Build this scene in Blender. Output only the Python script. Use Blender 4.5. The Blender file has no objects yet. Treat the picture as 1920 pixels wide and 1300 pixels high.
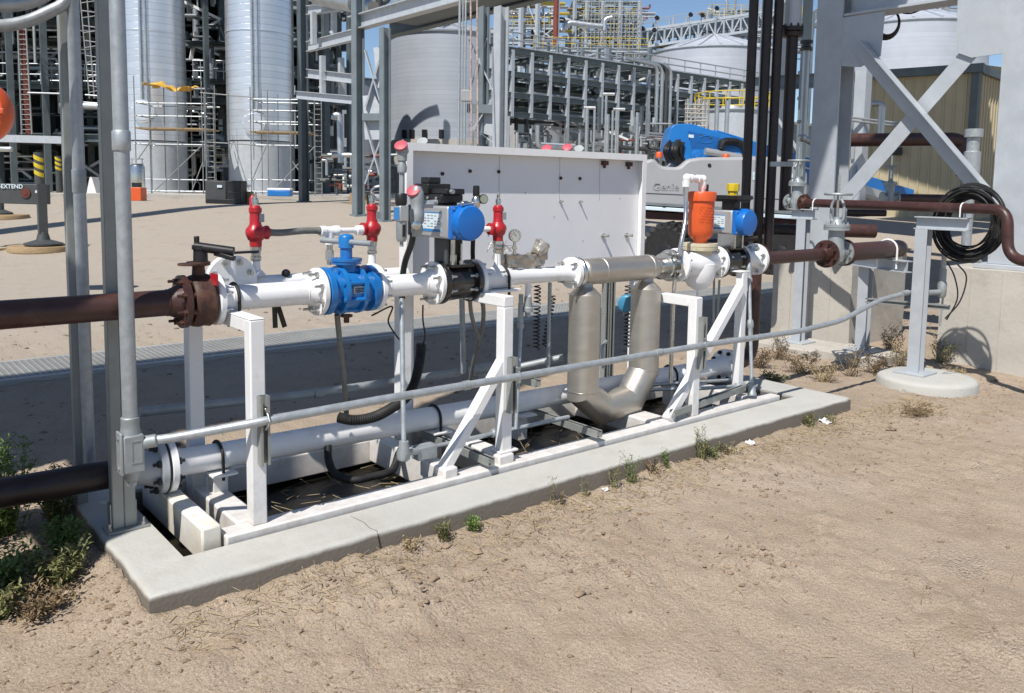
import bpy, bmesh, math, random
from mathutils import Vector as V, Matrix, noise
R = math.radians
sc = bpy.context.scene
COL = sc.collection

# ---------------------------------------------------------------- camera
CAMZ = 1.62
F_PX, PPY = 1582.74, 508.4          # focal length and principal row in 1920x1300 units
YAW, PITCH, ROLL = R(39.558), R(5.764), R(0.851)
_fw = V((math.sin(YAW)*math.cos(PITCH), math.cos(YAW)*math.cos(PITCH), -math.sin(PITCH)))
_r0 = V((math.cos(YAW), -math.sin(YAW), 0)); _u0 = _r0.cross(_fw)
_rt = _r0*math.cos(ROLL)+_u0*math.sin(ROLL); _up = _u0*math.cos(ROLL)-_r0*math.sin(ROLL)
cam = bpy.data.cameras.new('camera'); co = bpy.data.objects.new('camera', cam); COL.objects.link(co)
cam.sensor_width = 36; cam.lens = F_PX/1920*36; cam.shift_y = -(650-PPY)/1920
cam.clip_start = .05; cam.clip_end = 2000
co.matrix_world = Matrix(((_rt.x,_up.x,-_fw.x,0),(_rt.y,_up.y,-_fw.y,0),(_rt.z,_up.z,-_fw.z,CAMZ),(0,0,0,1)))
sc.camera = co

# ---------------------------------------------------------------- sky, sun, exposure
SUN = V((.65,.27,-1.0)).normalized()      # the way the light travels
elev = math.asin(-SUN.z); az = math.atan2(-SUN.x, -SUN.y)
w = bpy.data.worlds.new('World'); sc.world = w; w.use_nodes = True
nt = w.node_tree; bg = nt.nodes['Background']
sky = nt.nodes.new('ShaderNodeTexSky'); sky.sky_type = 'NISHITA'; sky.sun_disc = False
sky.sun_elevation = elev; sky.sun_rotation = az; sky.altitude = 1300; sky.air_density = 1.0; sky.dust_density = .1; sky.ozone_density = 3.0
nt.links.new(sky.outputs[0], bg.inputs[0]); bg.inputs[1].default_value = .095
sl = bpy.data.lights.new('sun', 'SUN'); sl.energy = 4.6; sl.angle = R(.53); sl.color = (1,.955,.89)
so = bpy.data.objects.new('sun', sl); COL.objects.link(so); so.rotation_euler = SUN.to_track_quat('-Z','Y').to_euler()
sc.view_settings.view_transform = 'Standard'; sc.view_settings.look = 'None'
sc.view_settings.exposure = 0.24; sc.view_settings.gamma = 1

# ---------------------------------------------------------------- measuring helpers: a photo point on a known real plane
def ray(px, py): return _rt*((px-960)/F_PX) - _up*((py-PPY)/F_PX) + _fw
CAM = V((0,0,CAMZ))
def az_(px, py, z): d = ray(px,py); return CAM + d*((z-CAMZ)/d.z)
def ay_(px, py, y): d = ray(px,py); return CAM + d*(y/d.y)
def ax_(px, py, x): d = ray(px,py); return CAM + d*(x/d.x)
def ad_(px, py, dep): return CAM + ray(px,py)*dep

# ---------------------------------------------------------------- materials
MATS = {}
def mat(name, col, rough=.5, metal=0., var=.12, scale=6., bump=0., bscale=40., col2=None, mix=(.45,.7), spec=.5, coat=0., stretch=None, detail=6):
    m = bpy.data.materials.new(name); m.use_nodes = True; t = m.node_tree; n = t.nodes; L = t.links
    p = n['Principled BSDF']; p.inputs['Roughness'].default_value = rough; p.inputs['Metallic'].default_value = metal
    p.inputs['Specular IOR Level'].default_value = spec; p.inputs['Coat Weight'].default_value = coat
    tc = n.new('ShaderNodeTexCoord'); src = tc.outputs['Object']
    if stretch:
        mp = n.new('ShaderNodeMapping'); mp.inputs['Scale'].default_value = stretch; L.new(src, mp.inputs[0]); src = mp.outputs[0]
    nz = n.new('ShaderNodeTexNoise'); nz.inputs['Scale'].default_value = scale; nz.inputs['Detail'].default_value = detail; nz.inputs['Roughness'].default_value = .62
    L.new(src, nz.inputs['Vector'])
    cr = n.new('ShaderNodeValToRGB'); e = cr.color_ramp.elements
    c = V(col); hi = c*(1+var); lo = c*(1-var)
    e[0].position = .3; e[0].color = (*lo,1); e[1].position = .72; e[1].color = (*hi,1)
    L.new(nz.outputs[0], cr.inputs[0]); out = cr.outputs[0]
    if col2 is not None:
        n2 = n.new('ShaderNodeTexNoise'); n2.inputs['Scale'].default_value = scale*.6+1.3; n2.inputs['Detail'].default_value = 9; n2.inputs['Roughness'].default_value = .7
        L.new(src, n2.inputs['Vector'])
        mr = n.new('ShaderNodeMapRange'); mr.inputs[1].default_value = mix[0]; mr.inputs[2].default_value = mix[1]; L.new(n2.outputs[0], mr.inputs[0])
        mx = n.new('ShaderNodeMixRGB'); L.new(mr.outputs[0], mx.inputs[0]); L.new(out, mx.inputs[1]); mx.inputs[2].default_value = (*col2,1); out = mx.outputs[0]
    L.new(out, p.inputs['Base Color'])
    rr = n.new('ShaderNodeMapRange'); rr.inputs[3].default_value = max(0,rough-.1); rr.inputs[4].default_value = min(1,rough+.12); L.new(nz.outputs[0], rr.inputs[0]); L.new(rr.outputs[0], p.inputs['Roughness'])
    if bump:
        nb = n.new('ShaderNodeTexNoise'); nb.inputs['Scale'].default_value = bscale; nb.inputs['Detail'].default_value = 8; L.new(src, nb.inputs['Vector'])
        b = n.new('ShaderNodeBump'); b.inputs['Strength'].default_value = 1; b.inputs['Distance'].default_value = bump; L.new(nb.outputs[0], b.inputs['Height']); L.new(b.outputs[0], p.inputs['Normal'])
    MATS[name] = m; return m
WHITE = mat('white_paint', (.82,.82,.82), .36, var=.03, scale=9, col2=(.60,.56,.48), mix=(.55,.9), bump=.0006, bscale=30)
WHITED = mat('dusty_white_paint', (.76,.75,.73), .45, var=.04, scale=5, col2=(.5,.43,.34), mix=(.52,.82), bump=.0006, bscale=30)
BOARD = mat('board_white', (.77,.77,.78), .5, var=.03, scale=3, bump=.0005, bscale=12)
PRIMER = mat('brown_primer', (.058,.024,.02), .42, var=.3, scale=14, col2=(.12,.06,.045), mix=(.55,.85), bump=.001, bscale=60)
DPRIMER = mat('dark_brown_primer', (.022,.013,.012), .45, var=.4, scale=10, col2=(.05,.03,.025), mix=(.55,.85), bump=.001, bscale=50)
RUST = mat('rusty_brown_iron', (.06,.025,.018), .6, var=.5, scale=20, col2=(.16,.07,.03), mix=(.5,.75), bump=.002, bscale=70)
GALV = mat('galvanised_steel', (.42,.45,.47), .47, metal=.5, var=.16, scale=26, bump=.0004, bscale=60)
GALVD = mat('dull_galvanised_steel', (.36,.39,.40), .55, metal=.45, var=.14, scale=12, col2=(.28,.29,.28), mix=(.5,.8), bump=.0006)
GSTEEL = mat('grey_painted_steel', (.47,.50,.53), .5, metal=.15, var=.08, scale=5, col2=(.40,.43,.465), mix=(.45,.75), bump=.0008, bscale=18)
STRUT = mat('strut_channel_steel', (.33,.345,.33), .5, metal=.4, var=.1, scale=14)
STAIN = mat('tan_brushed_stainless', (.50,.468,.415), .45, metal=.82, var=.07, scale=8, stretch=(1,1,3), bump=.0003, bscale=90)
CHROME = mat('bright_steel', (.62,.62,.6), .28, metal=1, var=.12, scale=30)
BOLT = mat('zinc_bolt', (.5,.5,.48), .4, metal=.85, var=.3, scale=60)
BBOLT = mat('black_bolt', (.02,.018,.018), .5, var=.5, scale=60)
BLUE = mat('blue_enamel', (.012,.16,.46), .3, var=.12, scale=9, coat=.3, bump=.0006, bscale=50)
BLUECAP = mat('bright_blue_cap', (.006,.145,.52), .33, var=.06, scale=9, coat=.2)
LIFTBLUE = mat('lift_blue_paint', (.01,.16,.48), .38, var=.1, scale=2, coat=.2)
RED = mat('red_enamel', (.42,.014,.022), .36, var=.14, scale=14, coat=.2, bump=.001, bscale=70)
ORANGE = mat('orange_paint', (.66,.098,.018), .4, var=.09, scale=8, coat=.2, bump=.001, bscale=60)
BLACK = mat('black_plastic', (.014,.014,.015), .4, var=.4, scale=20)
BLACKM = mat('black_valve_paint', (.018,.016,.014), .3, var=.4, scale=16, coat=.3, bump=.001, bscale=40)
RUBBER = mat('black_rubber', (.012,.012,.012), .62, var=.4, scale=20, col2=(.05,.045,.04), mix=(.5,.9))
GREYD = mat('dark_grey_paint', (.06,.065,.065), .5, var=.15, scale=8)
ALU = mat('silver_anodised', (.50,.51,.51), .4, metal=.55, var=.05, scale=8)
LABELW = mat('white_label', (.62,.72,.78), .4, var=.03, scale=30)
LABELB = mat('blue_label', (.03,.2,.48), .4, var=.05)
YELLOW = mat('yellow_paint', (.62,.46,.02), .5, var=.12, scale=10)
TAPE = mat('crumpled_foil_tape', (.45,.42,.37), .4, metal=.6, var=.3, scale=30, bump=.006, bscale=35)
CREAM = mat('cream_rusty_paint', (.55,.5,.36), .5, var=.15, scale=20, col2=(.2,.1,.04), mix=(.6,.8))
HOSE = mat('braided_grey_hose', (.19,.19,.17), .55, metal=.2, var=.2, scale=60, bump=.002, bscale=160)
LIFTGREY = mat('lift_grey_plastic', (.33,.335,.35), .5, var=.06, scale=1.5)
CONC = mat('pad_concrete', (.47,.465,.43), .82, var=.07, scale=2.2, col2=(.36,.335,.29), mix=(.5,.85), bump=.0025, bscale=60, detail=10)
FOUND = mat('foundation_concrete', (.48,.45,.40), .85, var=.1, scale=1.8, col2=(.30,.27,.22), mix=(.5,.8), bump=.003, bscale=26, detail=10)
TAN = mat('tan_metal_siding', (.45,.385,.25), .5, var=.05, scale=2)
DARK = mat('interior_shade_black', (.012,.014,.017), .8, var=.4, scale=2)  # near-black stands in for the deep shade inside the structures
DSTEEL = mat('dark_blue_grey_steel', (.11,.135,.145), .55, metal=.2, var=.25, scale=1.4)
MSTEEL = mat('mid_grey_steel', (.21,.25,.27), .55, metal=.25, var=.2, scale=1.4)
FPIPE = mat('far_pipe_cladding', (.5,.52,.53), .35, metal=.7, var=.15, scale=3)
WOOD = mat('plank_wood', (.34,.24,.13), .8, var=.25, scale=5, stretch=(1,6,6))
TARP = mat('yellow_tarp', (.62,.36,.05), .6, var=.25, scale=6, bump=.02, bscale=5)
RUSTRED = mat('rust_red_paint', (.2,.05,.03), .55, var=.25, scale=3)
def ringmat(name, col, metal, rough, pitch, band=0, dark=.72, joints=0):
    """cladding with horizontal sheet joints every `pitch` metres, as real relief and slightly dirty seams"""
    m = mat(name, col, rough, metal=metal, var=.05, scale=.7, detail=8); t = m.node_tree; n = t.nodes; L = t.links; p = n['Principled BSDF']
    tc = n.new('ShaderNodeTexCoord'); sp = n.new('ShaderNodeSeparateXYZ'); L.new(tc.outputs['Object'], sp.inputs[0])
    d = n.new('ShaderNodeMath'); d.operation = 'DIVIDE'; d.inputs[1].default_value = pitch; L.new(sp.outputs[2], d.inputs[0])
    fr = n.new('ShaderNodeMath'); fr.operation = 'FRACT'; L.new(d.outputs[0], fr.inputs[0])
    lt = n.new('ShaderNodeMath'); lt.operation = 'LESS_THAN'; lt.inputs[1].default_value = .09; L.new(fr.outputs[0], lt.inputs[0])
    fl = n.new('ShaderNodeMath'); fl.operation = 'FLOOR'; L.new(d.outputs[0], fl.inputs[0])
    wn = n.new('ShaderNodeTexWhiteNoise'); wn.noise_dimensions = '1D'; L.new(fl.outputs[0], wn.inputs['W'])
    base = p.inputs['Base Color'].links[0].from_socket
    mr = n.new('ShaderNodeMapRange'); mr.inputs[3].default_value = .95; mr.inputs[4].default_value = 1.04; L.new(wn.outputs[0], mr.inputs[0])
    mm = n.new('ShaderNodeMixRGB'); mm.blend_type = 'MULTIPLY'; mm.inputs[0].default_value = 1; L.new(base, mm.inputs[1]); L.new(mr.outputs[0], mm.inputs[2])
    mx = n.new('ShaderNodeMixRGB'); L.new(lt.outputs[0], mx.inputs[0]); L.new(mm.outputs[0], mx.inputs[1]); mx.inputs[2].default_value = (*(V(col)*dark),1); L.new(mx.outputs[0], p.inputs['Base Color'])
    b = n.new('ShaderNodeBump'); b.inputs['Distance'].default_value = .003; b.inputs['Strength'].default_value = .5; L.new(fr.outputs[0], b.inputs['Height']); L.new(b.outputs[0], p.inputs['Normal'])
    return m
SILO = ringmat('silo_aluminium_cladding', (.80,.82,.85), .85, .36, .30)
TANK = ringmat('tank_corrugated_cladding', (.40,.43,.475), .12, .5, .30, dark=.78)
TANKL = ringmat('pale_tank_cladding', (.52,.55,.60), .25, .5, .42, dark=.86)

# ---------------------------------------------------------------- mesh builder
def frame_of(ax):
    ax = ax.normalized(); a = V((0,0,1)) if abs(ax.z) < .92 else V((1,0,0))
    u = ax.cross(a).normalized(); return u, ax.cross(u).normalized()
class MB:
    def __init__(s): s.v = []; s.f = []
    def add(s, vs, fs):
        o = len(s.v); s.v += [V(q) for q in vs]; s.f += [tuple(i+o for i in f) for f in fs]; return s
    def bx(s, x0, x1, y0, y1, z0, z1):
        return s.add([(x,y,z) for z in (z0,z1) for y in (y0,y1) for x in (x0,x1)],
                     [(0,2,3,1),(4,5,7,6),(0,1,5,4),(2,6,7,3),(0,4,6,2),(1,3,7,5)])
    def bar(s, p, q, w, h=None, up=(0,0,1)):
        p = V(p); q = V(q); h = w if h is None else h; d = (q-p).normalized(); up = V(up)
        if abs(d.dot(up)) > .97: up = V((0,1,0))
        a = d.cross(up).normalized()*(w/2); b = a.cross(d).normalized()*(h/2)
        return s.add([p-a-b,p+a-b,p+a+b,p-a+b,q-a-b,q+a-b,q+a+b,q-a+b],[(0,3,2,1),(4,5,6,7),(0,1,5,4),(1,2,6,5),(2,3,7,6),(3,0,4,7)])
    def ibeam(s, p, q, w, h, tw=.012, tf=.016, up=(0,0,1)):
        p = V(p); q = V(q); d = (q-p).normalized(); u = V(up)
        if abs(d.dot(u)) > .97: u = V((0,1,0))
        a = d.cross(u).normalized(); b = a.cross(d).normalized()
        s.bar(p+b*(h/2-tf/2), q+b*(h/2-tf/2), w, tf, b); s.bar(p-b*(h/2-tf/2), q-b*(h/2-tf/2), w, tf, b)
        return s.bar(p, q, tw, h-2*tf, b)
    def strut(s, p, q, open_dir, w=.041, t=.0035):
        """U-shaped strut channel, open side towards open_dir"""
        p = V(p); q = V(q); d = (q-p).normalized(); o = V(open_dir); o = (o-d*o.dot(d)).normalized(); a = d.cross(o)
        s.bar(p-o*(w/2-t/2), q-o*(w/2-t/2), w, t, o)
        for k in (-1,1):
            s.bar(p+a*k*(w/2-t/2)+o*t/2, q+a*k*(w/2-t/2)+o*t/2, t, w-t, o)
            s.bar(p+a*k*(w/2-.007)+o*(w/2-t/2), q+a*k*(w/2-.007)+o*(w/2-t/2), .007, t, o)
        return s
    def lathe(s, o, ax, prof, n=24, cap=True):
        o = V(o); ax = V(ax).normalized(); u, w = frame_of(ax); vs = []; fs = []
        for t, r in prof:
            for k in range(n):
                a = 2*math.pi*k/n; vs.append(o+ax*t+(u*math.cos(a)+w*math.sin(a))*r)
        for i in range(len(prof)-1):
            for k in range(n):
                b = (k+1)%n; fs.append((i*n+k, i*n+b, (i+1)*n+b, (i+1)*n+k))
        if cap: fs.append(tuple(reversed(range(n)))); m = (len(prof)-1)*n; fs.append(tuple(range(m, m+n)))
        return s.add(vs, fs)
    def tube(s, p, q, r, n=16, r2=None):
        p = V(p); q = V(q); return s.lathe(p, q-p, [(0,r),((q-p).length, r if r2 is None else r2)], n)
    def path(s, pts, r, n=12, closed=False):
        pts = [V(p) for p in pts]; N = len(pts); vs = []; fs = []; u = None
        for i, p in enumerate(pts):
            if closed: d = pts[(i+1)%N]-pts[i-1]
            else: d = pts[min(i+1,N-1)]-pts[max(i-1,0)]
            d.normalize()
            if u is None: u, _ = frame_of(d)
            u = (u-d*u.dot(d)).normalized(); wv = d.cross(u); rr = r[i] if isinstance(r,(list,tuple)) else r
            for k in range(n):
                a = 2*math.pi*k/n; vs.append(p+(u*math.cos(a)+wv*math.sin(a))*rr)
        for i in range(N if closed else N-1):
            j = (i+1)%N
            for k in range(n): b = (k+1)%n; fs.append((i*n+k,i*n+b,j*n+b,j*n+k))
        if not closed: fs.append(tuple(reversed(range(n)))); fs.append(tuple(range((N-1)*n,N*n)))
        return s.add(vs, fs)
    def sph(s, c, r, n=16, m=10, sq=1.):
        return s.lathe(V(c)-V((0,0,r*sq)), (0,0,1), [(r*sq*(1-math.cos(math.pi*i/m)), max(1e-4, r*math.sin(math.pi*i/m))) for i in range(m+1)], n)
    def prism(s, poly, o, u, v, dep):
        o = V(o); u = V(u); v = V(v); nrm = u.cross(v).normalized()*dep; n = len(poly)
        vs = [o+u*a+v*b for a,b in poly]; vs += [p+nrm for p in vs]
        return s.add(vs, [tuple(reversed(range(n))), tuple(range(n,2*n))]+[(k,(k+1)%n,n+(k+1)%n,n+k) for k in range(n)])
    def hexbolt(s, p, ax, r=.012, h=.014, stud=.02):
        p = V(p); ax = V(ax).normalized(); s.lathe(p, ax, [(0,r),(h,r)], 6)
        if stud: s.lathe(p, ax, [(0,r*.52),(h+stud,r*.52)], 8)
        return s
    def ring_bolts(s, c, ax, R_, n=8, r=.012, h=.014, stud=.02, ph=.5):
        c = V(c); u, w = frame_of(V(ax))
        for k in range(n):
            a = 2*math.pi*(k+ph)/n; s.hexbolt(c+(u*math.cos(a)+w*math.sin(a))*R_, ax, r, h, stud)
        return s
    def flip(s): s.f = [tuple(reversed(f)) for f in s.f]; return s
def fillet(pts, rad, seg=6):
    pts = [V(p) for p in pts]; out = [pts[0]]
    for i in range(1, len(pts)-1):
        p = pts[i]; a = pts[i-1]-p; b = pts[i+1]-p; rr = min(rad, a.length*.49, b.length*.49); a = a.normalized()*rr; b = b.normalized()*rr
        for k in range(seg+1):
            t = k/seg; out.append((p+a)*(1-t)**2 + p*2*t*(1-t) + (p+b)*t*t)
    out.append(pts[-1]); return out
def curve(pts, seg=8):
    """Catmull-Rom through the points"""
    P = [V(p) for p in pts]; P = [P[0]*2-P[1]]+P+[P[-1]*2-P[-2]]; out = []
    for i in range(1, len(P)-2):
        for k in range(seg):
            t = k/seg; a,b,c,d = P[i-1:i+3]
            out.append(.5*((2*b)+(c-a)*t+(2*a-5*b+4*c-d)*t*t+(3*b-a-3*c+d)*t**3))
    out.append(P[-2]); return out
def coil(p, q, R_, turns, n=10):
    p = V(p); q = V(q); u, w = frame_of(q-p); N = int(turns*n)
    return [p+(q-p)*(i/N)+(u*math.cos(2*math.pi*i/n)+w*math.sin(2*math.pi*i/n))*R_ for i in range(N+1)]

ORG = {}
def thing(name, label, cat, loc, group=None):
    o = bpy.data.objects.new(name, None); COL.objects.link(o); o.location = V(loc); o.empty_display_size = .1
    o['label'] = label; o['category'] = cat
    if group: o['group'] = group
    ORG[o.name] = V(loc); return o
def org(o):
    return ORG.get(o.name, V((0,0,0)))
def B(name, m, material, parent=None, bev=0, label=None, ang=40, seg=2):
    """link a mesh built in world coordinates as one object (child of parent when given)"""
    off = org(parent) if parent else V((0,0,0))
    me = bpy.data.meshes.new(name); me.from_pydata([tuple(v-off) for v in m.v], [], m.f); me.materials.append(material)
    me.polygons.foreach_set('use_smooth', [True]*len(me.polygons))
    bm = bmesh.new(); bm.from_mesh(me); bmesh.ops.recalc_face_normals(bm, faces=bm.faces); bm.to_mesh(me); bm.free()
    me.set_sharp_from_angle(angle=R(ang)); me.update()
    o = bpy.data.objects.new(name, me); COL.objects.link(o)
    if parent: o.parent = parent; ORG[o.name] = off
    if bev:
        b = o.modifiers.new('bevel','BEVEL'); b.width = bev; b.segments = seg; b.limit_method = 'ANGLE'; b.angle_limit = R(50); b.harden_normals = False
    if label: o['label'] = label
    return o
def single(name, m, material, label, cat, group=None, bev=0, ang=40):
    """a thing that is one mesh: origin at its own base"""
    xs = [v.x for v in m.v]; ys = [v.y for v in m.v]; zs = [v.z for v in m.v]
    loc = V(((min(xs)+max(xs))/2,(min(ys)+max(ys))/2,min(zs)))
    off = loc; m.v = [v-off for v in m.v]; o = B(name, m, material, None, bev, None, ang); o.location = loc
    o['label'] = label; o['category'] = cat
    if group: o['group'] = group
    return o
def struct(name, m, material, kind='structure', ang=40):
    o = B(name, m, material, None, 0, None, ang); o['kind'] = kind; return o
def clone(o, delta, parent=None, label=None, rz=0, scale=1, lib=None):
    """copy a thing with its parts and sub-parts"""
    c = o.copy(); COL.objects.link(c)
    if parent: c.parent = parent
    else:
        c.location = V(o.location)+V(delta); c.rotation_euler = (0,0,rz); c.scale = (scale,)*3
        if label: c['label'] = label
    for k in list(o.children): clone(k, (0,0,0), c)
    return c
def text_mesh(body, size, o, u, v, depth, bold=0.):
    """lettering as real relief: text laid along u, up v, starting at o; returns a builder"""
    cu = bpy.data.curves.new('letters','FONT'); cu.body = body; cu.size = size; cu.extrude = depth/2; cu.offset = bold; cu.resolution_u = 3
    ob = bpy.data.objects.new('letters', cu); COL.objects.link(ob)
    dg = bpy.context.evaluated_depsgraph_get(); me = ob.evaluated_get(dg).to_mesh(); m = MB()
    o = V(o); u = V(u).normalized(); v = V(v).normalized(); nn = u.cross(v)
    m.add([o+u*p.co.x+v*p.co.y+nn*p.co.z for p in me.vertices], [tuple(p.vertices) for p in me.polygons])
    bpy.data.objects.remove(ob); bpy.data.curves.remove(cu); return m
X, Y, Z = V((1,0,0)), V((0,1,0)), V((0,0,1))
# ================================================================ GROUND
def gz(x, y):
    d = x*_fw.x+y*_fw.y
    g = 0 if d < 14 else (.85*(d-14)/14 if d < 28 else .85+.15*min(1,(d-28)/30))
    return g
SCUFFS = [tuple(az_(px,py,0).xy)+(r_,) for px,py,r_ in ((1470,897,.22),(1400,1035,.25),(1160,1065,.28),(1440,1080,.2),(1240,885,.2),(320,1085,.22),(450,1105,.25),(580,1085,.22),(820,1110,.2),(980,1010,.2),(1560,985,.22),(1100,1180,.3),(700,1230,.25),(1750,900,.3))]
def near_relief(x, y):
    h = .018*(noise.noise((x*.9,y*.9,3))+.5*noise.noise((x*2.3,y*2.3,7)))
    h += .012*noise.noise((x*6,y*6,1)) + .007*noise.noise((x*15,y*15,5))
    if y < 3.2: h -= .01
    dx = max(.86-x, 0, x-5.75); dy = max(3.07-y, 0, y-4.42); dd = math.hypot(dx,dy)
    if dd > 0:                                    # soil banked against the pad, deepest at its near left corner
        k = .035+.06*math.exp(-((x-.75)**2+(y-3.45)**2)/.16)+.02*noise.noise((x*3,y*3,9))
        h += max(0,k)*math.exp(-dd/.16)
        h += .02*abs(noise.noise((x*11,y*11,2)))*math.exp(-dd/.3)
    cl = noise.noise((x*1.3+3,y*1.3,11))+.25*math.exp(-abs(y-2.75)/.25)
    if cl > .05 and y < 3.3:
        cr = 1-abs(noise.noise((x*9,y*9,31)))*2.2; cr2 = 1-abs(noise.noise((x*21,y*21,37)))*2.2
        h += min(.4,cl-.05)*(.035*cr+.028*cr2)-min(.4,cl-.05)*.02
    for sx,sy,sr in SCUFFS:
        q = ((x-sx)**2*.5+(y-sy)**2)/(sr*sr)
        if q < 4: k = math.exp(-q)*(.5+.9*max(0,noise.noise((x*4,y*4,51)))); h += k*(.020*(1-2.4*abs(noise.noise((x*14,y*14,41))))+.012*(1-2.4*abs(noise.noise((x*30,y*30,43)))))
    if .98 < x < 5.55 and 3.2 < y < 4.35: h = -.03
    if y > 4.5: h += .012*noise.noise((x*8,y*8,21))*(y<9)
    return h
def axis_steps(a, b, lo, hi, fine):
    out = [lo+i*fine for i in range(int((hi-lo)/fine)+1)]; s = fine
    while out[-1] < b: s *= 1.13; out.append(out[-1]+s)
    s = fine
    while out[0] > a: s *= 1.13; out.insert(0, out[0]-s)
    return out
gx = axis_steps(-320, 620, -.6, 8.3, .028); gy = axis_steps(-60, 620, .6, 4.5, .028)
g = MB(); nx = len(gx)
for y in gy:
    for x in gx:
        near = -1.2 < x < 10 and 0 < y < 10
        g.v.append(V((x, y, gz(x,y)+(near_relief(x,y) if near else .03*noise.noise((x*.3,y*.3,0))))))
g.f = [(j*nx+i, j*nx+i+1, (j+1)*nx+i+1, (j+1)*nx+i) for j in range(len(gy)-1) for i in range(nx-1)]
DIRT = mat('sandy_dirt', (.372,.297,.224), .95, var=.08, scale=1.1, col2=(.30,.225,.165), mix=(.5,.8), bump=.011, bscale=60, spec=.15, detail=12)
def dirt_detail(m):                                # fine grain, straw-coloured flecks and darker damp patches
    t = m.node_tree; n = t.nodes; L = t.links; p = n['Principled BSDF']; base = p.inputs['Base Color'].links[0].from_socket
    tc = n.new('ShaderNodeTexCoord'); a = n.new('ShaderNodeTexNoise'); a.inputs['Scale'].default_value = 190; a.inputs['Detail'].default_value = 4; L.new(tc.outputs['Object'], a.inputs['Vector'])
    mr = n.new('ShaderNodeMapRange'); mr.inputs[1].default_value = .3; mr.inputs[2].default_value = .7; mr.inputs[3].default_value = .62; mr.inputs[4].default_value = 1.30; L.new(a.outputs[0], mr.inputs[0])
    mm = n.new('ShaderNodeMixRGB'); mm.blend_type = 'MULTIPLY'; mm.inputs[0].default_value = 1; L.new(base, mm.inputs[1]); L.new(mr.outputs[0], mm.inputs[2])
    sy = n.new('ShaderNodeSeparateXYZ'); L.new(tc.outputs['Object'], sy.inputs[0]); wv = n.new('ShaderNodeTexNoise'); wv.inputs['Scale'].default_value = .5; wv.inputs['Detail'].default_value = 6; L.new(tc.outputs['Object'], wv.inputs['Vector'])
    my = n.new('ShaderNodeMath'); my.operation = 'MULTIPLY_ADD'; my.inputs[1].default_value = 5; L.new(wv.outputs[0], my.inputs[0]); L.new(sy.outputs[1], my.inputs[2])
    ry = n.new('ShaderNodeMapRange'); ry.inputs[1].default_value = 9.5; ry.inputs[2].default_value = 12.5; L.new(my.outputs[0], ry.inputs[0])      # compacted paler yard beyond the grating
    yd = n.new('ShaderNodeMixRGB'); L.new(ry.outputs[0], yd.inputs[0]); L.new(base, yd.inputs[1]); yd.inputs[2].default_value = (.40,.350,.288,1); base = yd.outputs[0]; L.new(base, mm.inputs[1])
    vo = n.new('ShaderNodeTexVoronoi'); vo.inputs['Scale'].default_value = 34; L.new(tc.outputs['Object'], vo.inputs['Vector'])
    ms = n.new('ShaderNodeMapRange'); ms.inputs[1].default_value = .13; ms.inputs[2].default_value = .06; L.new(vo.outputs['Distance'], ms.inputs[0])
    sx = n.new('ShaderNodeSeparateXYZ'); L.new(vo.outputs['Color'], sx.inputs[0])
    gt = n.new('ShaderNodeMath'); gt.operation = 'GREATER_THAN'; gt.inputs[1].default_value = .78; L.new(sx.outputs[0], gt.inputs[0])
    mu = n.new('ShaderNodeMath'); mu.operation = 'MULTIPLY'; L.new(gt.outputs[0], mu.inputs[0]); L.new(ms.outputs[0], mu.inputs[1])
    mx = n.new('ShaderNodeMixRGB'); L.new(mu.outputs[0], mx.inputs[0]); L.new(mm.outputs[0], mx.inputs[1]); mx.inputs[2].default_value = (.42,.36,.28,1)
    L.new(mx.outputs[0], p.inputs['Base Color'])
dirt_detail(DIRT)
def patches(m):                                  # wind-blown greyer areas and browner, coarser disturbed soil
    t = m.node_tree; n = t.nodes; L = t.links; p = n['Principled BSDF']; base = p.inputs['Base Color'].links[0].from_socket; tc = n.new('ShaderNodeTexCoord')
    for sc_,lo,hi,c_,k in ((.55,.5,.68,(.40,.335,.275),.6),(2.6,.56,.74,(.25,.18,.115),.55),(9,.6,.72,(.22,.16,.11),.35)):
        a = n.new('ShaderNodeTexNoise'); a.inputs['Scale'].default_value = sc_; a.inputs['Detail'].default_value = 9; a.inputs['Roughness'].default_value = .68; L.new(tc.outputs['Object'], a.inputs['Vector'])
        mr = n.new('ShaderNodeMapRange'); mr.inputs[1].default_value = lo; mr.inputs[2].default_value = hi; mr.inputs[4].default_value = k; L.new(a.outputs[0], mr.inputs[0])
        mx = n.new('ShaderNodeMixRGB'); L.new(mr.outputs[0], mx.inputs[0]); L.new(base, mx.inputs[1]); mx.inputs[2].default_value = (*c_,1); base = mx.outputs[0]
    L.new(base, p.inputs['Base Color'])
patches(DIRT)
def second_bump(m, scale, dist):
    t = m.node_tree; n = t.nodes; L = t.links; p = n['Principled BSDF']; b0 = p.inputs['Normal'].links[0].from_node
    tc = n.new('ShaderNodeTexCoord'); mp = n.new('ShaderNodeMapping'); mp.inputs['Scale'].default_value = (1,1.6,1); L.new(tc.outputs['Object'], mp.inputs[0])
    v = n.new('ShaderNodeTexVoronoi'); v.inputs['Scale'].default_value = scale; v.feature = 'F1'; L.new(mp.outputs[0], v.inputs['Vector'])
    nz = n.new('ShaderNodeTexNoise'); nz.inputs['Scale'].default_value = 2.2; L.new(tc.outputs['Object'], nz.inputs['Vector'])
    mr = n.new('ShaderNodeMapRange'); mr.inputs[1].default_value = .54; mr.inputs[2].default_value = .72; L.new(nz.outputs[0], mr.inputs[0])
    b = n.new('ShaderNodeBump'); b.invert = True; b.inputs['Distance'].default_value = dist; L.new(mr.outputs[0], b.inputs['Strength']); L.new(v.outputs['Distance'], b.inputs['Height']); L.new(b0.outputs[0], b.inputs['Normal']); L.new(b.outputs[0], p.inputs['Normal'])
second_bump(DIRT, 48, .010)
struct('ground', g, DIRT, ang=180)

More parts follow.
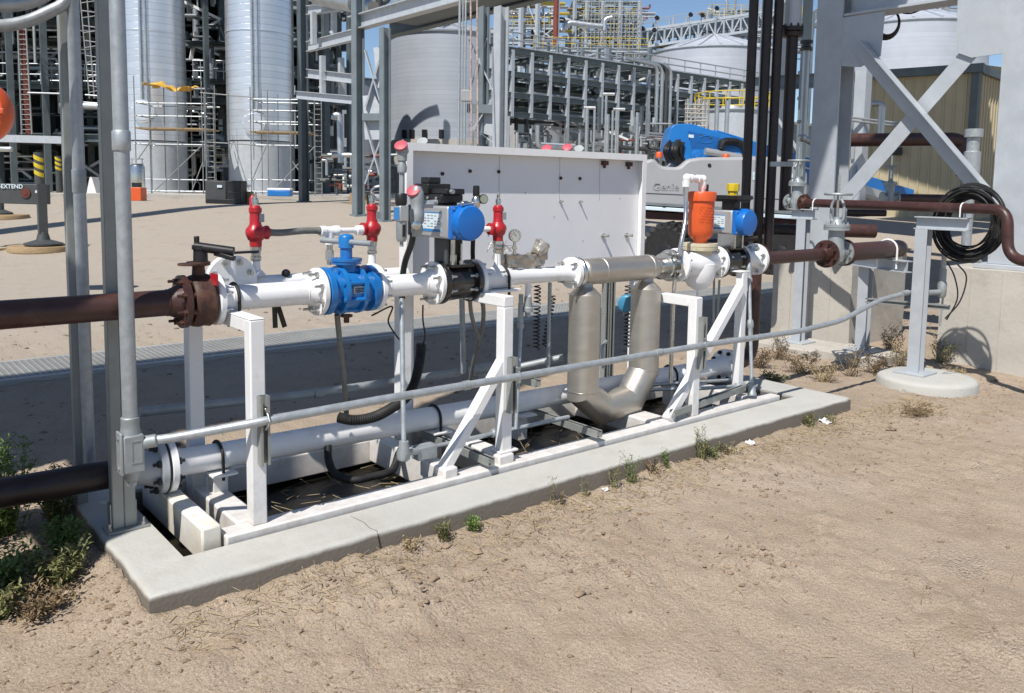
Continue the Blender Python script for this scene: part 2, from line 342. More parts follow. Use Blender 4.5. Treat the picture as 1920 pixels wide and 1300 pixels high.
# clods and pebbles lying about: nobody could count them
random.seed(4); cl = MB()
def clod(c, r):
    ph = [random.random()*6 for _ in range(3)]; n = 6; vs = [V((0,0,r*.7))]; 
    for i,(z,q) in enumerate(((.35,.85),(-.15,1.0))):
        for k in range(n):
            a = 2*math.pi*k/n+ph[0]+i*.5; rr = r*q*random.uniform(.55,1.3); vs.append(V((math.cos(a)*rr*1.35, math.sin(a)*rr, z*r*random.uniform(.4,.9))))
    fs = [(0,1+k,1+(k+1)%n) for k in range(n)]+[(1+k,1+n+k,1+n+(k+1)%n,1+(k+1)%n) for k in range(n)]
    cl.add([c+v for v in vs], fs)
for i in range(9000):
    t = random.random()
    if t < .45: x = random.uniform(.2,8); y = 3.05-abs(random.gauss(0,.45))
    elif t < .55: x = .83-abs(random.gauss(0,.18)); y = random.uniform(2.9,4.1)
    else: x = random.uniform(-.2,9); y = random.uniform(.6,3.4)
    if .86 < x < 5.76 and 3.06 < y < 4.45: continue
    r = .002+.0095*random.random()**7
    if random.random() < .006: r = random.uniform(.012,.022)
    clod(V((x,y,near_relief(x,y)+r*.1)), r)
for px_,py_,sp,n_ in ((1470,897,.10,70),(1590,880,.12,60),(1400,1035,.12,80),(1150,1065,.16,70),(1440,1072,.10,60),(1430,925,.10,60),(1240,885,.10,50),(300,1085,.10,70),(430,1112,.10,70),(560,1085,.12,70),(1700,800,.14,40),(820,1120,.14,50)):
    c = az_(px_,py_,0)
    for k in range(n_):
        x = c.x+random.gauss(0,sp*1.4); y = c.y+random.gauss(0,sp*.6)
        if .86 < x < 5.76 and 3.06 < y < 4.45: continue
        r = .0025+.011*random.random()**3; clod(V((x,y,near_relief(x,y)+r*.05)), r)
for i in range(2500):
    x = random.uniform(-.5,12); y = random.uniform(4.6,12); r = .006+.02*random.random()**5
    clod(V((x,y,near_relief(x,y) if y<10 and x<10 else 0)), r)
CLOD = mat('dirt_clods', (.27,.20,.14), .95, var=.35, scale=7, spec=.1)
struct('clods', cl, CLOD, 'stuff', ang=180)

# trench grating strip
def gratemat():
    m = mat('trench_grating_steel', (.5,.5,.48), .5, metal=.4, var=.1, scale=3); t = m.node_tree; n = t.nodes; L = t.links; p = n['Principled BSDF']
    return m
GRATE = gratemat(); gr = MB()
x0g, x1g, y0g, y1g = -1.2, 15.4, 7.62, 8.33
nb = int((x1g-x0g)/.05)
for i in range(nb): gr.bx(x0g+i*.05, x0g+i*.05+.008, y0g, y1g, -.03, .035)
for k in range(15): yy = y0g+k*(y1g-y0g)/14; gr.bx(x0g, x1g, yy-.004, yy+.004, -.015, .037)
gr.bx(x0g,x1g,y0g-.06,y0g-.004,-.05,.036).bx(x0g,x1g,y1g+.004,y1g+.06,-.05,.036)
t = thing('trench_grating', 'long pale steel trench grating across the dirt behind the skid', 'grating', ((x0g+x1g)/2,8,0))
B('grate', gr, GRATE, t); B('trench_bed', MB().bx(x0g,x1g,y0g-.05,y1g+.05,-.02,.014), CONC, t)
# ================================================================ CONCRETE PAD AND SKID FRAME
SX0, SX1, SY0, SY1 = .86, 5.76, 3.07, 4.43
PX0, PX1, PY0, PY1 = 1.068, 5.45, 3.335, 4.23
def ring_slab(z0, z1, jit=.006):
    m = MB()
    def loop(x0,x1,y0,y1,z,step=.07, j=0, rnd=0):
        pts = []
        def seg(a,b):
            n = max(1,int((V(b)-V(a)).length/step))
            for i in range(n):
                t = i/n; pts.append((a[0]+(b[0]-a[0])*t, a[1]+(b[1]-a[1])*t))
        seg((x0,y0),(x1,y0)); seg((x1,y0),(x1,y1)); seg((x1,y1),(x0,y1)); seg((x0,y1),(x0,y0))
        return pts
    N = None; loops = []
    out = loop(SX0,SX1,SY0,SY1,0)
    def scaled(inset):
        res = []
        for (x,y) in out:
            xx = SX0+inset+(x-SX0)*(SX1-SX0-2*inset)/(SX1-SX0); yy = SY0+inset+(y-SY0)*(SY1-SY0-2*inset)/(SY1-SY0); res.append((xx,yy))
        return res
    def inner():
        return [(PX0+(x-SX0)*(PX1-PX0)/(SX1-SX0), PY0+(y-SY0)*(PY1-PY0)/(SY1-SY0)) for x,y in out]
    def w(p,k): return k*noise.noise((p[0]*4,p[1]*4,1.7))+k*.7*noise.noise((p[0]*15,p[1]*15,4))
    rows = [[V((x,y,z0)) for x,y in out]]
    for ins, dz in ((0,-.022),(.003,-.012),(.007,-.005),(.014,-.001),(.03,0)):
        rows.append([V((x+w((x,y),jit),y+w((y,x),jit),z1+dz+w((x,y+3),.003))) for x,y in scaled(ins)])
    rows.append([V((x,y,z1)) for x,y in inner()]); rows.append([V((x,y,z0)) for x,y in inner()])
    n = len(out)
    for r_ in rows: m.v += r_
    for i in range(len(rows)-1):
        for k in range(n): b = (k+1)%n; m.f.append((i*n+k,i*n+b,(i+1)*n+b,(i+1)*n+k))
    return m
t = thing('concrete_pad', 'low rectangular concrete pad with a sunken pit under the white pipe skid', 'concrete pad', (3.3,3.75,-.06))
def soil_and_shade(m):            # soil on the pad's sides, with their shade painted into the same dark band
    t = m.node_tree; n = t.nodes; L = t.links; p = n['Principled BSDF']; base = p.inputs['Base Color'].links[0].from_socket
    g = n.new('ShaderNodeNewGeometry'); sp = n.new('ShaderNodeSeparateXYZ'); L.new(g.outputs['Position'], sp.inputs[0]); nz = n.new('ShaderNodeTexNoise'); nz.inputs['Scale'].default_value = 9; nz.inputs['Detail'].default_value = 8; L.new(g.outputs['Position'], nz.inputs['Vector'])
    ma = n.new('ShaderNodeMath'); ma.operation = 'MULTIPLY_ADD'; L.new(nz.outputs[0], ma.inputs[0]); ma.inputs[1].default_value = -.025; L.new(sp.outputs[2], ma.inputs[2])
    mr = n.new('ShaderNodeMapRange'); mr.inputs[1].default_value = .100; mr.inputs[2].default_value = .086; L.new(ma.outputs[0], mr.inputs[0])
    mx = n.new('ShaderNodeMixRGB'); L.new(mr.outputs[0], mx.inputs[0]); L.new(base, mx.inputs[1]); mx.inputs[2].default_value = (.165,.142,.116,1); L.new(mx.outputs[0], p.inputs['Base Color']); return m
PADC = soil_and_shade(mat('pad_concrete_soil_shade', (.47,.465,.43), .82, var=.07, scale=2.2, col2=(.37,.34,.29), mix=(.5,.85), bump=.0025, bscale=60, detail=10))
B('curb', ring_slab(-.06,.12), PADC, t, ang=60)
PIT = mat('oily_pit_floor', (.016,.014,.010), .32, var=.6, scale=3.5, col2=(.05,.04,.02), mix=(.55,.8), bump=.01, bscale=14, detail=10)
B('crack', MB().path([V((1.80,3.30,.121)),V((1.812,3.20,.121)),V((1.80,3.13,.121)),V((1.81,3.085,.120)),V((1.806,3.068,.105)),V((1.815,3.066,.05))],[.0006,.001,.0014,.0018,.0022,.002],6), BBOLT, t)
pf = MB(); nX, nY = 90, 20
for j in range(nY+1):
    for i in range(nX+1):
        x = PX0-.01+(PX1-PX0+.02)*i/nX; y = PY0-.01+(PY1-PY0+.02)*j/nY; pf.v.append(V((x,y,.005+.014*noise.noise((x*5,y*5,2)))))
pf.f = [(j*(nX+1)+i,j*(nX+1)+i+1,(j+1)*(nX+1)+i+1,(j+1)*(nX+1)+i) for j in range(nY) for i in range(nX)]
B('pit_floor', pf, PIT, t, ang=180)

def splash(m, col, lo, hi, k):       # mud splashed over the feet of the frame
    t = m.node_tree; n = t.nodes; L = t.links; p = n['Principled BSDF']; base = p.inputs['Base Color'].links[0].from_socket
    g = n.new('ShaderNodeNewGeometry'); sp = n.new('ShaderNodeSeparateXYZ'); L.new(g.outputs['Position'], sp.inputs[0]); nz = n.new('ShaderNodeTexNoise'); nz.inputs['Scale'].default_value = 16; nz.inputs['Detail'].default_value = 10; nz.inputs['Roughness'].default_value = .7; L.new(g.outputs['Position'], nz.inputs['Vector'])
    ma = n.new('ShaderNodeMath'); ma.operation = 'MULTIPLY_ADD'; L.new(nz.outputs[0], ma.inputs[0]); ma.inputs[1].default_value = -.55; L.new(sp.outputs[2], ma.inputs[2])
    mr = n.new('ShaderNodeMapRange'); mr.inputs[1].default_value = hi; mr.inputs[2].default_value = lo; mr.inputs[4].default_value = k; L.new(ma.outputs[0], mr.inputs[0])
    mx = n.new('ShaderNodeMixRGB'); L.new(mr.outputs[0], mx.inputs[0]); L.new(base, mx.inputs[1]); mx.inputs[2].default_value = (*col,1); L.new(mx.outputs[0], p.inputs['Base Color']); return m
SKIDW = splash(mat('skid_white_paint', (.80,.80,.80), .4, var=.03, scale=9, col2=(.52,.47,.40), mix=(.58,.9), bump=.0007, bscale=30), (.42,.35,.27), -.22, .05, .55)
STAINED = splash(mat('yellow_stained_paint', (.80,.79,.76), .42, var=.04, scale=5, col2=(.77,.72,.56), mix=(.46,.68), bump=.0007, bscale=30), (.42,.35,.27), -.22, .0, .4)
sk = thing('skid_frame', 'white welded steel skid frame with legs and braces standing in the concrete pad', 'skid frame', (3.3,3.75,.02))
B('front_rail', MB().bx(1.25,5.29,3.352,3.46,.03,.150), SKIDW, sk, .008)
B('back_rail', MB().bx(1.24,5.29,4.12,4.205,.035,.165), SKIDW, sk, .006)
def xbeam(x0,x1,y0=3.36,y1=4.12,z1=.2,z0=.045): return MB().bx(x0,x1,y0,y1,z0,z1)
B('cross_beam', xbeam(1.155,1.238,3.372,4.20), STAINED, sk, .01)
B('cross_beam', xbeam(1.335,1.455,3.462,4.12,.155), SKIDW, sk, .01)
B('cross_beam', xbeam(2.365,2.45,3.37,4.12), SKIDW, sk, .01)
B('cross_beam', xbeam(2.715,2.82,3.37,4.12), SKIDW, sk, .01)
B('cross_beam', xbeam(3.98,4.15,3.37,4.12,.16), SKIDW, sk, .01)
B('cross_beam', xbeam(5.0,5.12,3.46,4.12,.16), SKIDW, sk, .01)
LEG = .066
def leg(x, y, z0, z1, w=LEG): return MB().bx(x-w/2,x+w/2,y-w/2,y+w/2,z0,z1)
# near left gallows leg with its arm under the pipe
B('leg', leg(1.412,3.42,.150,1.042), SKIDW, sk, .006); B('arm', MB().bx(1.379,1.445,3.387,3.74,1.042,1.049).bx(1.381,1.443,3.453,3.74,.985,1.0415), SKIDW, sk, .005)
# middle leg, saddle and brace
B('leg', leg(2.79,3.43,.2,.985), SKIDW, sk, .006); B('arm', MB().bx(2.757,2.823,3.397,3.80,.985,1.043), SKIDW, sk, .005)
B('base_plate', MB().bx(2.735,2.86,3.385,3.475,.2005,.212), SKIDW, sk, .003)
B('brace', MB().bar((2.40,3.43,.18),(2.775,3.43,.69),.05,.062,(0,1,0)), SKIDW, sk, .005)
B('leg', leg(4.345,3.40,.150,.925), SKIDW, sk, .006); B('arm', MB().bx(4.312,4.378,3.4335,3.74,.862,.925), SKIDW, sk, .005)
B('leg', leg(5.06,3.56,.150,1.035,.06), SKIDW, sk, .006); B('brace', MB().bar((4.09,3.39,.16),(5.02,3.54,.93),.055,.06,(0,1,0)), SKIDW, sk, .005)
B('saddle', MB().bx(5.0,5.12,3.53,3.80,1.0355,1.043), SKIDW, sk, .003)
# far legs
B('leg', leg(1.362,4.03,.06,1.04,.07), SKIDW, sk, .006); B('leg', leg(2.535,4.03,.06,1.04,.074), SKIDW, sk, .006)
for x in (1.42,2.66,3.3,4.72):             # stubs that carry the lower pipe
    z_ = .318-(x-1.48)*.0143-.0635
    B('pipe_stub', MB().bx(x-.035,x+.035,3.865,3.935,.06,z_-.012).bx(x-.06,x+.06,3.80,4.0,z_-.0118,z_), SKIDW, sk, .003)

# galvanised strut channels across the pit and on the legs
def strutpart(p,q,od,parent=sk,w=.041): return B('strut_channel', MB().strut(p,q,od,w), STRUT, parent)
strutpart((2.637,4.0,.195),(2.637,3.335,.195),(0,0,1)); strutpart((3.43,4.0,.20),(3.43,3.335,.20),(0,0,1)); strutpart((4.10,3.36,.21),(5.05,3.50,.21),(0,0,1))
strutpart((1.424,3.365,.72),(1.424,3.365,.42),(0,-1,0)); strutpart((2.80,3.375,.72),(2.80,3.375,.42),(0,-1,0)); strutpart((4.358,3.345,.80),(4.358,3.345,.46),(0,-1,0))
strutpart((3.05,3.45,.53),(3.05,3.85,.53),(0,0,1)); strutpart((3.06,3.80,.40),(3.06,3.80,.72),(-1,0,0))

# ================================================================ PIPING ON THE SKID
PY_, PZ = 3.70, 1.10
def P(x, y=PY_, z=PZ): return V((x,y,z))
def flange(x, r=.115, th=.024, side=0): # side -1: hub to the left, +1: hub to the right
    return [(0,.0)]
def spool(x0, x1, r, rf0=None, rf1=None, y=PY_, z=PZ, th=.025, neck=.05):
    """pipe with weld-neck flanges at its ends"""
    pr = []
    if rf0: pr += [(0,rf0-.004),(.004,rf0),(th,rf0),(th+.001,r*1.35),(th+neck,r*1.02),(th+neck+.002,r+.0022),(th+neck+.007,r+.0022),(th+neck+.009,r)]
    else: pr += [(0,r)]
    L_ = x1-x0
    if rf1: pr += [(L_-th-neck-.009,r),(L_-th-neck-.007,r+.0022),(L_-th-neck-.002,r+.0022),(L_-th-neck,r*1.02),(L_-th-.001,r*1.35),(L_-th,rf1),(L_-.004,rf1),(L_,rf1-.004)]
    else: pr += [(L_,r)]
    return MB().lathe((x0,y,z), X, pr, 40)
BOLTME = {}
def bolts(c, ax, R_, n=8, r=.0125, h=.015, stud=.022, mat_=BOLT, parent=None, ph=.5):
    """a ring of bolts, each one an object of its own sharing one mesh"""
    c = V(c); ax = V(ax).normalized(); u, w = frame_of(ax); key = (round(r,4),round(h,4),round(stud,4),mat_.name,tuple(round(q,2) for q in ax))
    if key not in BOLTME:
        o = B('flange_bolt', MB().hexbolt((0,0,0),ax,r,h,stud), mat_); BOLTME[key] = o.data; bpy.data.objects.remove(o)
    for k in range(n):
        a = 2*math.pi*(k+ph)/n; o = bpy.data.objects.new('flange_bolt', BOLTME[key]); COL.objects.link(o)
        o.parent = parent; o.location = c+(u*math.cos(a)+w*math.sin(a))*R_-org(parent)
def fbolts(x, R_=.094, y=PY_, z=PZ, d=1, n=8, r=.0125, mat_=BOLT, parent=None, stud=.022):
    bolts((x,y,z), X*d, R_, n, r, .015, stud, mat_, parent)
def ubolt(x, r, y=PY_, z=PZ, zb=1.0, parent=None, m=RUBBER, wr=.008):
    pts = [V((x,y-r-wr,zb))]+[V((x,y-math.cos(math.pi*i/14)*(r+wr),z+math.sin(math.pi*i/14)*(r+wr))) for i in range(15)]+[V((x,y+r+wr,zb))]
    return B('u_bolt', MB().path(pts,wr,8), m, parent)

# brown pipe coming in from the left
t = thing('pipe', 'upper brown primer-painted pipe entering from the left at valve height', 'pipe', (.3,3.7,1.04))
B('pipe_body', spool(-2.6,1.222,.056,None,.115), PRIMER, t); fbolts(1.197,.094,d=-1,parent=t,mat_=RUST)
fbolts(1.222,.094,d=1,parent=t,mat_=RUST,stud=.03)
t = thing('butterfly_valve', 'rusty brown wafer valve with a black lever clamped at the skid\'s left end', 'valve', (1.285,3.7,.98))
B('body', MB().lathe((1.236,3.7,1.10),X,[(0,.105),(.01,.112),(.03,.116),(.055,.112),(.08,.116),(.09,.108)],36).lathe((1.28,3.7,1.19),Z,[(0,.03),(.06,.026),(.065,.05),(.08,.05)],20), RUST, t)
B('tag', MB().bx(1.31,1.318,3.57,3.64,1.175,1.225), RED, t)
B('neck', MB().lathe((1.29,3.70,1.262),Z,[(0,.032),(.06,.030),(.063,.036),(.08,.036)],18), BLACK, t)
B('lever', MB().tube((1.264,3.702,1.338),(1.405,3.61,1.315),.021,14).bar((1.34,3.66,1.308),(1.395,3.58,1.287),.024,.02).lathe((1.275,3.70,1.352),Z,[(0,.012),(.03,.012)],8), BLACK, t, .003)
B('notch_plate', MB().lathe((1.23,3.66,1.26),Z,[(0,.05),(.008,.05)],16), RUST, t)

W = dict(WH=WHITE)
t = thing('pipe_spool', 'white spool between the brown wafer valve and the blue ball valve', 'pipe', (1.6,3.7,1.04))
B('pipe_body', spool(1.337,1.858,.057,.115,.115), WHITE, t); fbolts(1.362,d=1,parent=t); fbolts(1.833,d=-1,parent=t,stud=.03)
ubolt(1.435,.057,zb=.96,parent=t)
# bypass pipe behind
t = thing('bypass_pipe', 'white bypass pipe with a bolted blind flange running behind the main line', 'pipe', (2.0,3.95,1.08))
B('pipe_body', spool(1.50,2.50,.045,None,None,3.95,1.12), WHITE, t)
bfc = ay_(436,527,3.86)
B('blind_flange', MB().lathe(bfc,Y,[(0,.118),(.004,.122),(.034,.122)],44).lathe(bfc+Y*.034,Y,[(0,.06),(.06,.05)],28), WHITE, t); bolts(bfc+Y*.002,-Y,.094,8,.016,.014,.012,BOLT,t,.5)
ubolt(1.615,.047,3.95,1.12,1.04,t,wr=.011)
for x_,z0_,z1_,dx in ((1.735,1.07,.90,.0),(1.735,1.07,.90,.05),(2.33,1.07,.95,.0)): B('drain_lever', MB().bar((x_,3.95,z0_),(x_+dx,3.94,z1_),.024,.007,Y), BLACK, t)
B('drain_valve', MB().lathe((1.74,3.95,1.085),-Z,[(0,.02),(.03,.024),(.05,.02)],8).sph((1.79,3.93,1.17),.022), BLACK, t)

t = thing('ball_valve', 'blue flanged ball valve with a grey cross bar handle on the white line', 'valve', (2.0,3.7,.98))
b0 = 1.864
B('body', MB().lathe((b0,3.7,1.10),X,[(0,.112),(.004,.116),(.032,.116),(.034,.088),(.075,.088),(.079,.118),(.10,.12),(.102,.098),(.15,.103),(.178,.098),(.18,.12),(.20,.118),(.204,.088),(.24,.088),(.242,.116),(.272,.116),(.276,.112)],44)
   .lathe((2.0,3.7,1.19),Z,[(0,.055),(.035,.05),(.037,.073),(.05,.075),(.052,.078),(.064,.078)],28), BLUE, t)
bb = MB()
for k in range(8):
    a = 2*math.pi*(k+.5)/8; bb.tube((b0+.07,3.7+.106*math.cos(a),1.1+.106*math.sin(a)),(b0+.21,3.7+.106*math.cos(a),1.1+.106*math.sin(a)),.011,8)
B('body_studs', bb, BLUE, t)
B('stem', MB().lathe((2.0,3.7,1.254),Z,[(0,.03),(.05,.03),(.052,.037),(.105,.037),(.115,.03),(.12,.012)],20), BLUE, t)
B('handle', MB().tube((1.955,3.87,1.335),(2.045,3.53,1.335),.014,14), GALVD, t)
B('name_plate', MB().bx(1.985,2.055,3.5985,3.6,1.09,1.125), GALVD, t); B('plate_letters', MB().bx(1.992,2.046,3.597,3.5984,1.112,1.116).bx(1.992,2.04,3.597,3.5984,1.104,1.108).bx(1.992,2.046,3.597,3.5984,1.096,1.10), BLACK, t)
B('drain_plug', MB().lathe((2.0,3.7,.975),-Z,[(0,.03),(.012,.03),(.013,.014),(.04,.014)],6), RUST, t)

t = thing('pipe_spool', 'short white spool between the blue ball valve and the black control valve', 'pipe', (2.34,3.7,1.04))
B('pipe_body', spool(2.146,2.528,.057,.115,.115), WHITE, t); fbolts(2.171,d=1,parent=t); fbolts(2.503,d=-1,parent=t,stud=.03)
t = thing('control_valve', 'glossy black control valve carrying the nearer blue capped actuator', 'valve', (2.65,3.7,.98))
B('body', MB().lathe((2.534,3.7,1.10),X,[(0,.112),(.004,.115),(.026,.115),(.03,.095),(.09,.10),(.15,.095),(.205,.09),(.208,.115),(.232,.115),(.236,.112)],44).bx(2.57,2.72,3.61,3.78,1.185,1.2), BLACKM, t)
fbolts(2.56,.098,d=1,parent=t,mat_=BOLT,stud=.03); fbolts(2.742,.098,d=-1,parent=t,mat_=BOLT,stud=.035)
B('mounting_bracket', MB().bx(2.56,2.572,3.64,3.76,1.2,1.33).bx(2.65,2.662,3.64,3.76,1.2,1.33).bx(2.56,2.662,3.64,3.76,1.33,1.338), GREYD, t, .002)
B('coupling', MB().lathe((2.612,3.67,1.2),Z,[(0,.03),(.05,.03),(.051,.022),(.13,.022)],16).ring_bolts((2.612,3.65,1.2),Z,.04,4,.011,.02,.09), CHROME, t)
t = thing('pipe_spool', 'white reducing spool between the black control valve and the tan flow meter', 'pipe', (3.15,3.7,1.04))
B('pipe_body', MB().lathe((2.777,3.7,1.1),X,[(0,.111),(.004,.115),(.025,.115),(.026,.078),(.075,.057),(.25,.056),(.275,.045),(.68,.045),(.73,.058),(.735,.095),(.764,.095),(.768,.091)],40), WHITE, t)
fbolts(2.802,d=1,parent=t); fbolts(3.512,.078,d=-1,parent=t,n=4,r=.014,stud=.03); ubolt(2.985,.056,zb=.96,parent=t)
B('saddle_plate', MB().bx(2.83,3.06,3.62,3.80,1.028,1.0425), WHITE, t, .002)

# ---- flow meter: top tube, two legs with coned necks, mitred U bend
t = thing('flow_meter', 'tan brushed stainless flow meter with a mitred U tube hanging into the pit', 'flow meter', (3.92,3.7,.13))
B('process_flange', MB().lathe((3.552,3.7,1.1),X,[(0,.091),(.004,.095),(.022,.095),(.024,.06),(.05,.06)],36), CHROME, t)
B('top_tube', MB().lathe((3.60,3.7,1.1),X,[(0,.06),(.012,.076),(.03,.081),(.165,.081),(.168,.084),(.178,.084),(.181,.081),(.60,.081),(.603,.084),(.613,.084),(.616,.079),(.655,.079),(.70,.056)],44), STAIN, t)
B('process_flange', MB().lathe((4.295,3.7,1.1),X,[(0,.055),(.07,.055),(.072,.088),(.086,.09),(.09,.06),(.13,.06),(.132,.108),(.155,.108)],36), CHROME, t); fbolts(4.425,.085,d=-1,parent=t,n=8,r=.012,mat_=CHROME)
def mitre(pts, r, n=40):
    pts = [V(p) for p in pts]; m = MB()
    for i in range(len(pts)):
        a = (pts[i]-pts[i-1]).normalized() if i else (pts[1]-pts[0]).normalized(); b = (pts[i+1]-pts[i]).normalized() if i < len(pts)-1 else a
        bis = (a+b).normalized(); u = Y
        for k in range(n):
            ang = 2*math.pi*k/n; v = a.cross(u).normalized(); q = pts[i]+u*math.cos(ang)*r+v*math.sin(ang)*r
            s = -(q-pts[i]).dot(bis)/a.dot(bis); m.v.append(q+a*s)
        if i:
            for k in range(n): c = (k+1)%n; m.f.append(((i-1)*n+k,(i-1)*n+c,i*n+c,i*n+k))
    return m
LR = .099
UL, UR = 3.645, 4.205
B('u_tube', mitre([(UL,3.7,.955),(UL,3.7,.345),(3.815,3.7,.212),(4.075,3.7,.232),(UR,3.7,.41),(UR,3.7,.955)], LR), STAIN, t, ang=20)
for x, z in ((UL,.355),(UR,.425)): B('weld_seam', MB().lathe((x,3.7,z),Z,[(-.003,LR),(-.002,LR+.0025),(.002,LR+.0025),(.003,LR)],40,False), CHROME, t)
for x in (UL,UR): B('neck', MB().lathe((x,3.7,.9545),Z,[(0,LR),(.006,LR),(.05,.05),(.054,.047),(.11,.047)],36), STAIN, t)
B('badge', MB().bx(UL+.06,UL+.075,3.595,3.6,.84,.85), CHROME, t)

# ---- strainer with the orange canister, second black valve
t = thing('strainer', 'white strainer body with a round bolted flange and a bulging bowl after the meter', 'strainer', (4.75,3.7,.9))
B('body', MB().lathe((4.50,3.7,1.1),X,[(0,.111),(.004,.115),(.026,.115),(.03,.075),(.07,.062),(.16,.09),(.22,.10),(.29,.10),(.35,.08),(.42,.07),(.425,.115),(.45,.115)],40).lathe((4.755,3.7,1.10),-Z,[(0,.115),(.05,.115),(.12,.10),(.16,.075),(.185,.03),(.19,.014),(.25,.014)],30), WHITE, t)
fbolts(4.524,d=1,parent=t,r=.014); fbolts(4.928,d=-1,parent=t)
B('cover_flange', MB().lathe((4.755,3.7,1.16),Z,[(0,.085),(.032,.085),(.034,.122),(.055,.124),(.058,.12),(.062,.124),(.082,.122)],32), CREAM, t)
t = thing('air_release_canister', 'orange cast canister with a wide lid standing on the white strainer', 'canister', (4.755,3.7,1.245))
B('canister_body', MB().lathe((4.755,3.7,1.2455),Z,[(0,.045),(.02,.05),(.035,.068),(.055,.083),(.09,.088),(.285,.088),(.29,.099),(.345,.1),(.352,.095),(.356,.07)],40), ORANGE, t)
lt = MB()
for k in range(6):
    zz = 1.49-.02*k
    for j in range(9):
        a = math.radians(-105-9*j*.9+22); 
        if (j*7+k*3)%5: lt.bx(4.755+.0885*math.cos(a)-.003,4.755+.0885*math.cos(a)+.003,3.7+.0885*math.sin(a)-.003,3.7+.0885*math.sin(a)+.003,zz,zz+.008)
B('cast_lettering', lt, ORANGE, t)
B('vent_fitting', MB().path(fillet([(4.755,3.7,1.59),(4.755,3.7,1.685),(4.575,3.69,1.69),(4.565,3.69,1.625)],.012,4),.021,14).sph((4.755,3.7,1.685),.030).sph((4.575,3.69,1.69),.030).lathe((4.755,3.7,1.60),Z,[(0,.014),(.02,.029),(.065,.029)],14).lathe((4.72,3.698,1.686),-X,[(0,.029),(.03,.029)],14).lathe((4.63,3.693,1.688),-X,[(0,.029),(.03,.029)],14).lathe((4.568,3.69,1.63),Z,[(0,.027),(.04,.029)],14), WHITE, t)
B('braided_hose', MB().path(curve([(4.566,3.69,1.63),(4.56,3.68,1.5),(4.535,3.66,1.40),(4.48,3.64,1.27),(4.44,3.64,1.10),(4.44,3.66,.90),(4.44,3.66,.30)],8),.0145,12).lathe((4.566,3.69,1.56),Z,[(0,.02),(.06,.02)],6), CHROME, t)
t = thing('control_valve', 'black control valve with white flanges under the farther blue capped actuator', 'valve', (5.1,3.7,.98))
B('body', MB().lathe((4.957,3.7,1.1),X,[(0,.115),(.028,.115),(.032,.092),(.11,.10),(.2,.092),(.205,.115),(.235,.115)],40).bx(5.0,5.15,3.62,3.78,1.19,1.2), BLACKM, t)
fbolts(4.985,.098,d=1,parent=t); fbolts(5.16,.098,d=-1,parent=t)
B('mounting_bracket', MB().bx(5.03,5.045,3.61,3.76,1.2,1.31).bx(5.12,5.135,3.61,3.76,1.2,1.31), CHROME, t, .002)
t = thing('pipe_spool', 'short white flanged spool with rust at its rim before the right brown pipe', 'pipe', (5.45,3.7,1.0))
B('pipe_body', MB().lathe((5.198,3.7,1.1),X,[(0,.115),(.026,.115),(.03,.08),(.09,.064),(.17,.064),(.20,.08),(.203,.117),(.228,.117),(.232,.113)],40), WHITE, t); fbolts(5.401,d=-1,parent=t,r=.014)

# ---- right brown pipe, gate valve, end
t = thing('pipe', 'short brown primer-painted pipe between the white spool and the grey gate valve', 'pipe', (5.9,3.7,1.04))
B('pipe_body', spool(5.433,6.424,.05,.114,.114), PRIMER, t); fbolts(5.458,d=1,parent=t,mat_=RUST); fbolts(6.398,d=-1,parent=t,mat_=RUST,stud=.03)
def gate_valve(c, ax, s, label, group=None, wheel_r=.115, loc=None):
    """rising-stem gate valve: flanged body, bonnet, yoke, handwheel, stem; c on the pipe axis"""
    c = V(c); a = V(ax).normalized(); u = a.cross(Z)
    t = thing('gate_valve', label, 'valve', c-Z*.13*s, group)
    B('body', MB().lathe(c-a*.14*s,a,[(0,.112*s),(.024*s,.114*s),(.027*s,.07*s),(.08*s,.062*s),(.14*s,.09*s),(.2*s,.062*s),(.253*s,.07*s),(.256*s,.114*s),(.28*s,.112*s)],32).lathe(c-Z*.10*s,Z,[(0,.03*s),(.03*s,.075*s),(.10*s,.085*s),(.19*s,.072*s),(.316*s,.07*s)],28), GALVD, t)
    B('bonnet', MB().lathe(c+Z*.215*s,Z,[(0,.115*s),(.022*s,.115*s),(.024*s,.11*s),(.028*s,.115*s),(.05*s,.115*s),(.052*s,.06*s),(.09*s,.04*s),(.10*s,.035*s),(.12*s,.035*s)],28).ring_bolts(c+Z*.265*s,Z,.095*s,8,.011*s,.012*s,.014*s), GALVD, t)
    yk = MB()
    for k in (-1,1): yk.path(curve([c+Z*.29*s+u*k*.04*s,c+Z*.33*s+u*k*.062*s,c+Z*.44*s+u*k*.06*s,c+Z*.50*s+u*k*.03*s],6),.013*s,10)
    yk.lathe(c+Z*.49*s,Z,[(0,.034*s),(.035*s,.034*s),(.05*s,.026*s)],18)
    B('yoke', yk, GALVD, t)
    hw = MB(); N = 28; hc = c+Z*.545*s
    hw.path([hc+V((math.cos(2*math.pi*i/N),math.sin(2*math.pi*i/N),0))*wheel_r*s for i in range(N)],.0125*s,8,True)
    for k in range(4): hw.tube(hc, hc+V((math.cos(math.pi*k/2+.4),math.sin(math.pi*k/2+.4),0))*wheel_r*s,.009*s,8)
    hw.lathe(hc-Z*.015*s,Z,[(0,.03*s),(.03*s,.03*s)],16)
    B('handwheel', hw, GALVD, t)
    B('stem', MB().lathe(c+Z*.30*s,Z,[(0,.012*s),(.42*s,.012*s)],10), CHROME, t)
    for k in (-1,1): bolts(c+a*.116*s*k,-a*k,.094*s,8,.0125*s,.015*s,.02*s,BOLT,t)
    return t
gate_valve((6.552,3.7,1.1), X, .9, 'grey gate valve with a flat handwheel on the short brown pipe')
t = thing('pipe', 'thick brown pipe stub with a capped end and white hoop beyond the grey gate valve', 'pipe', (7.2,3.7,1.0))
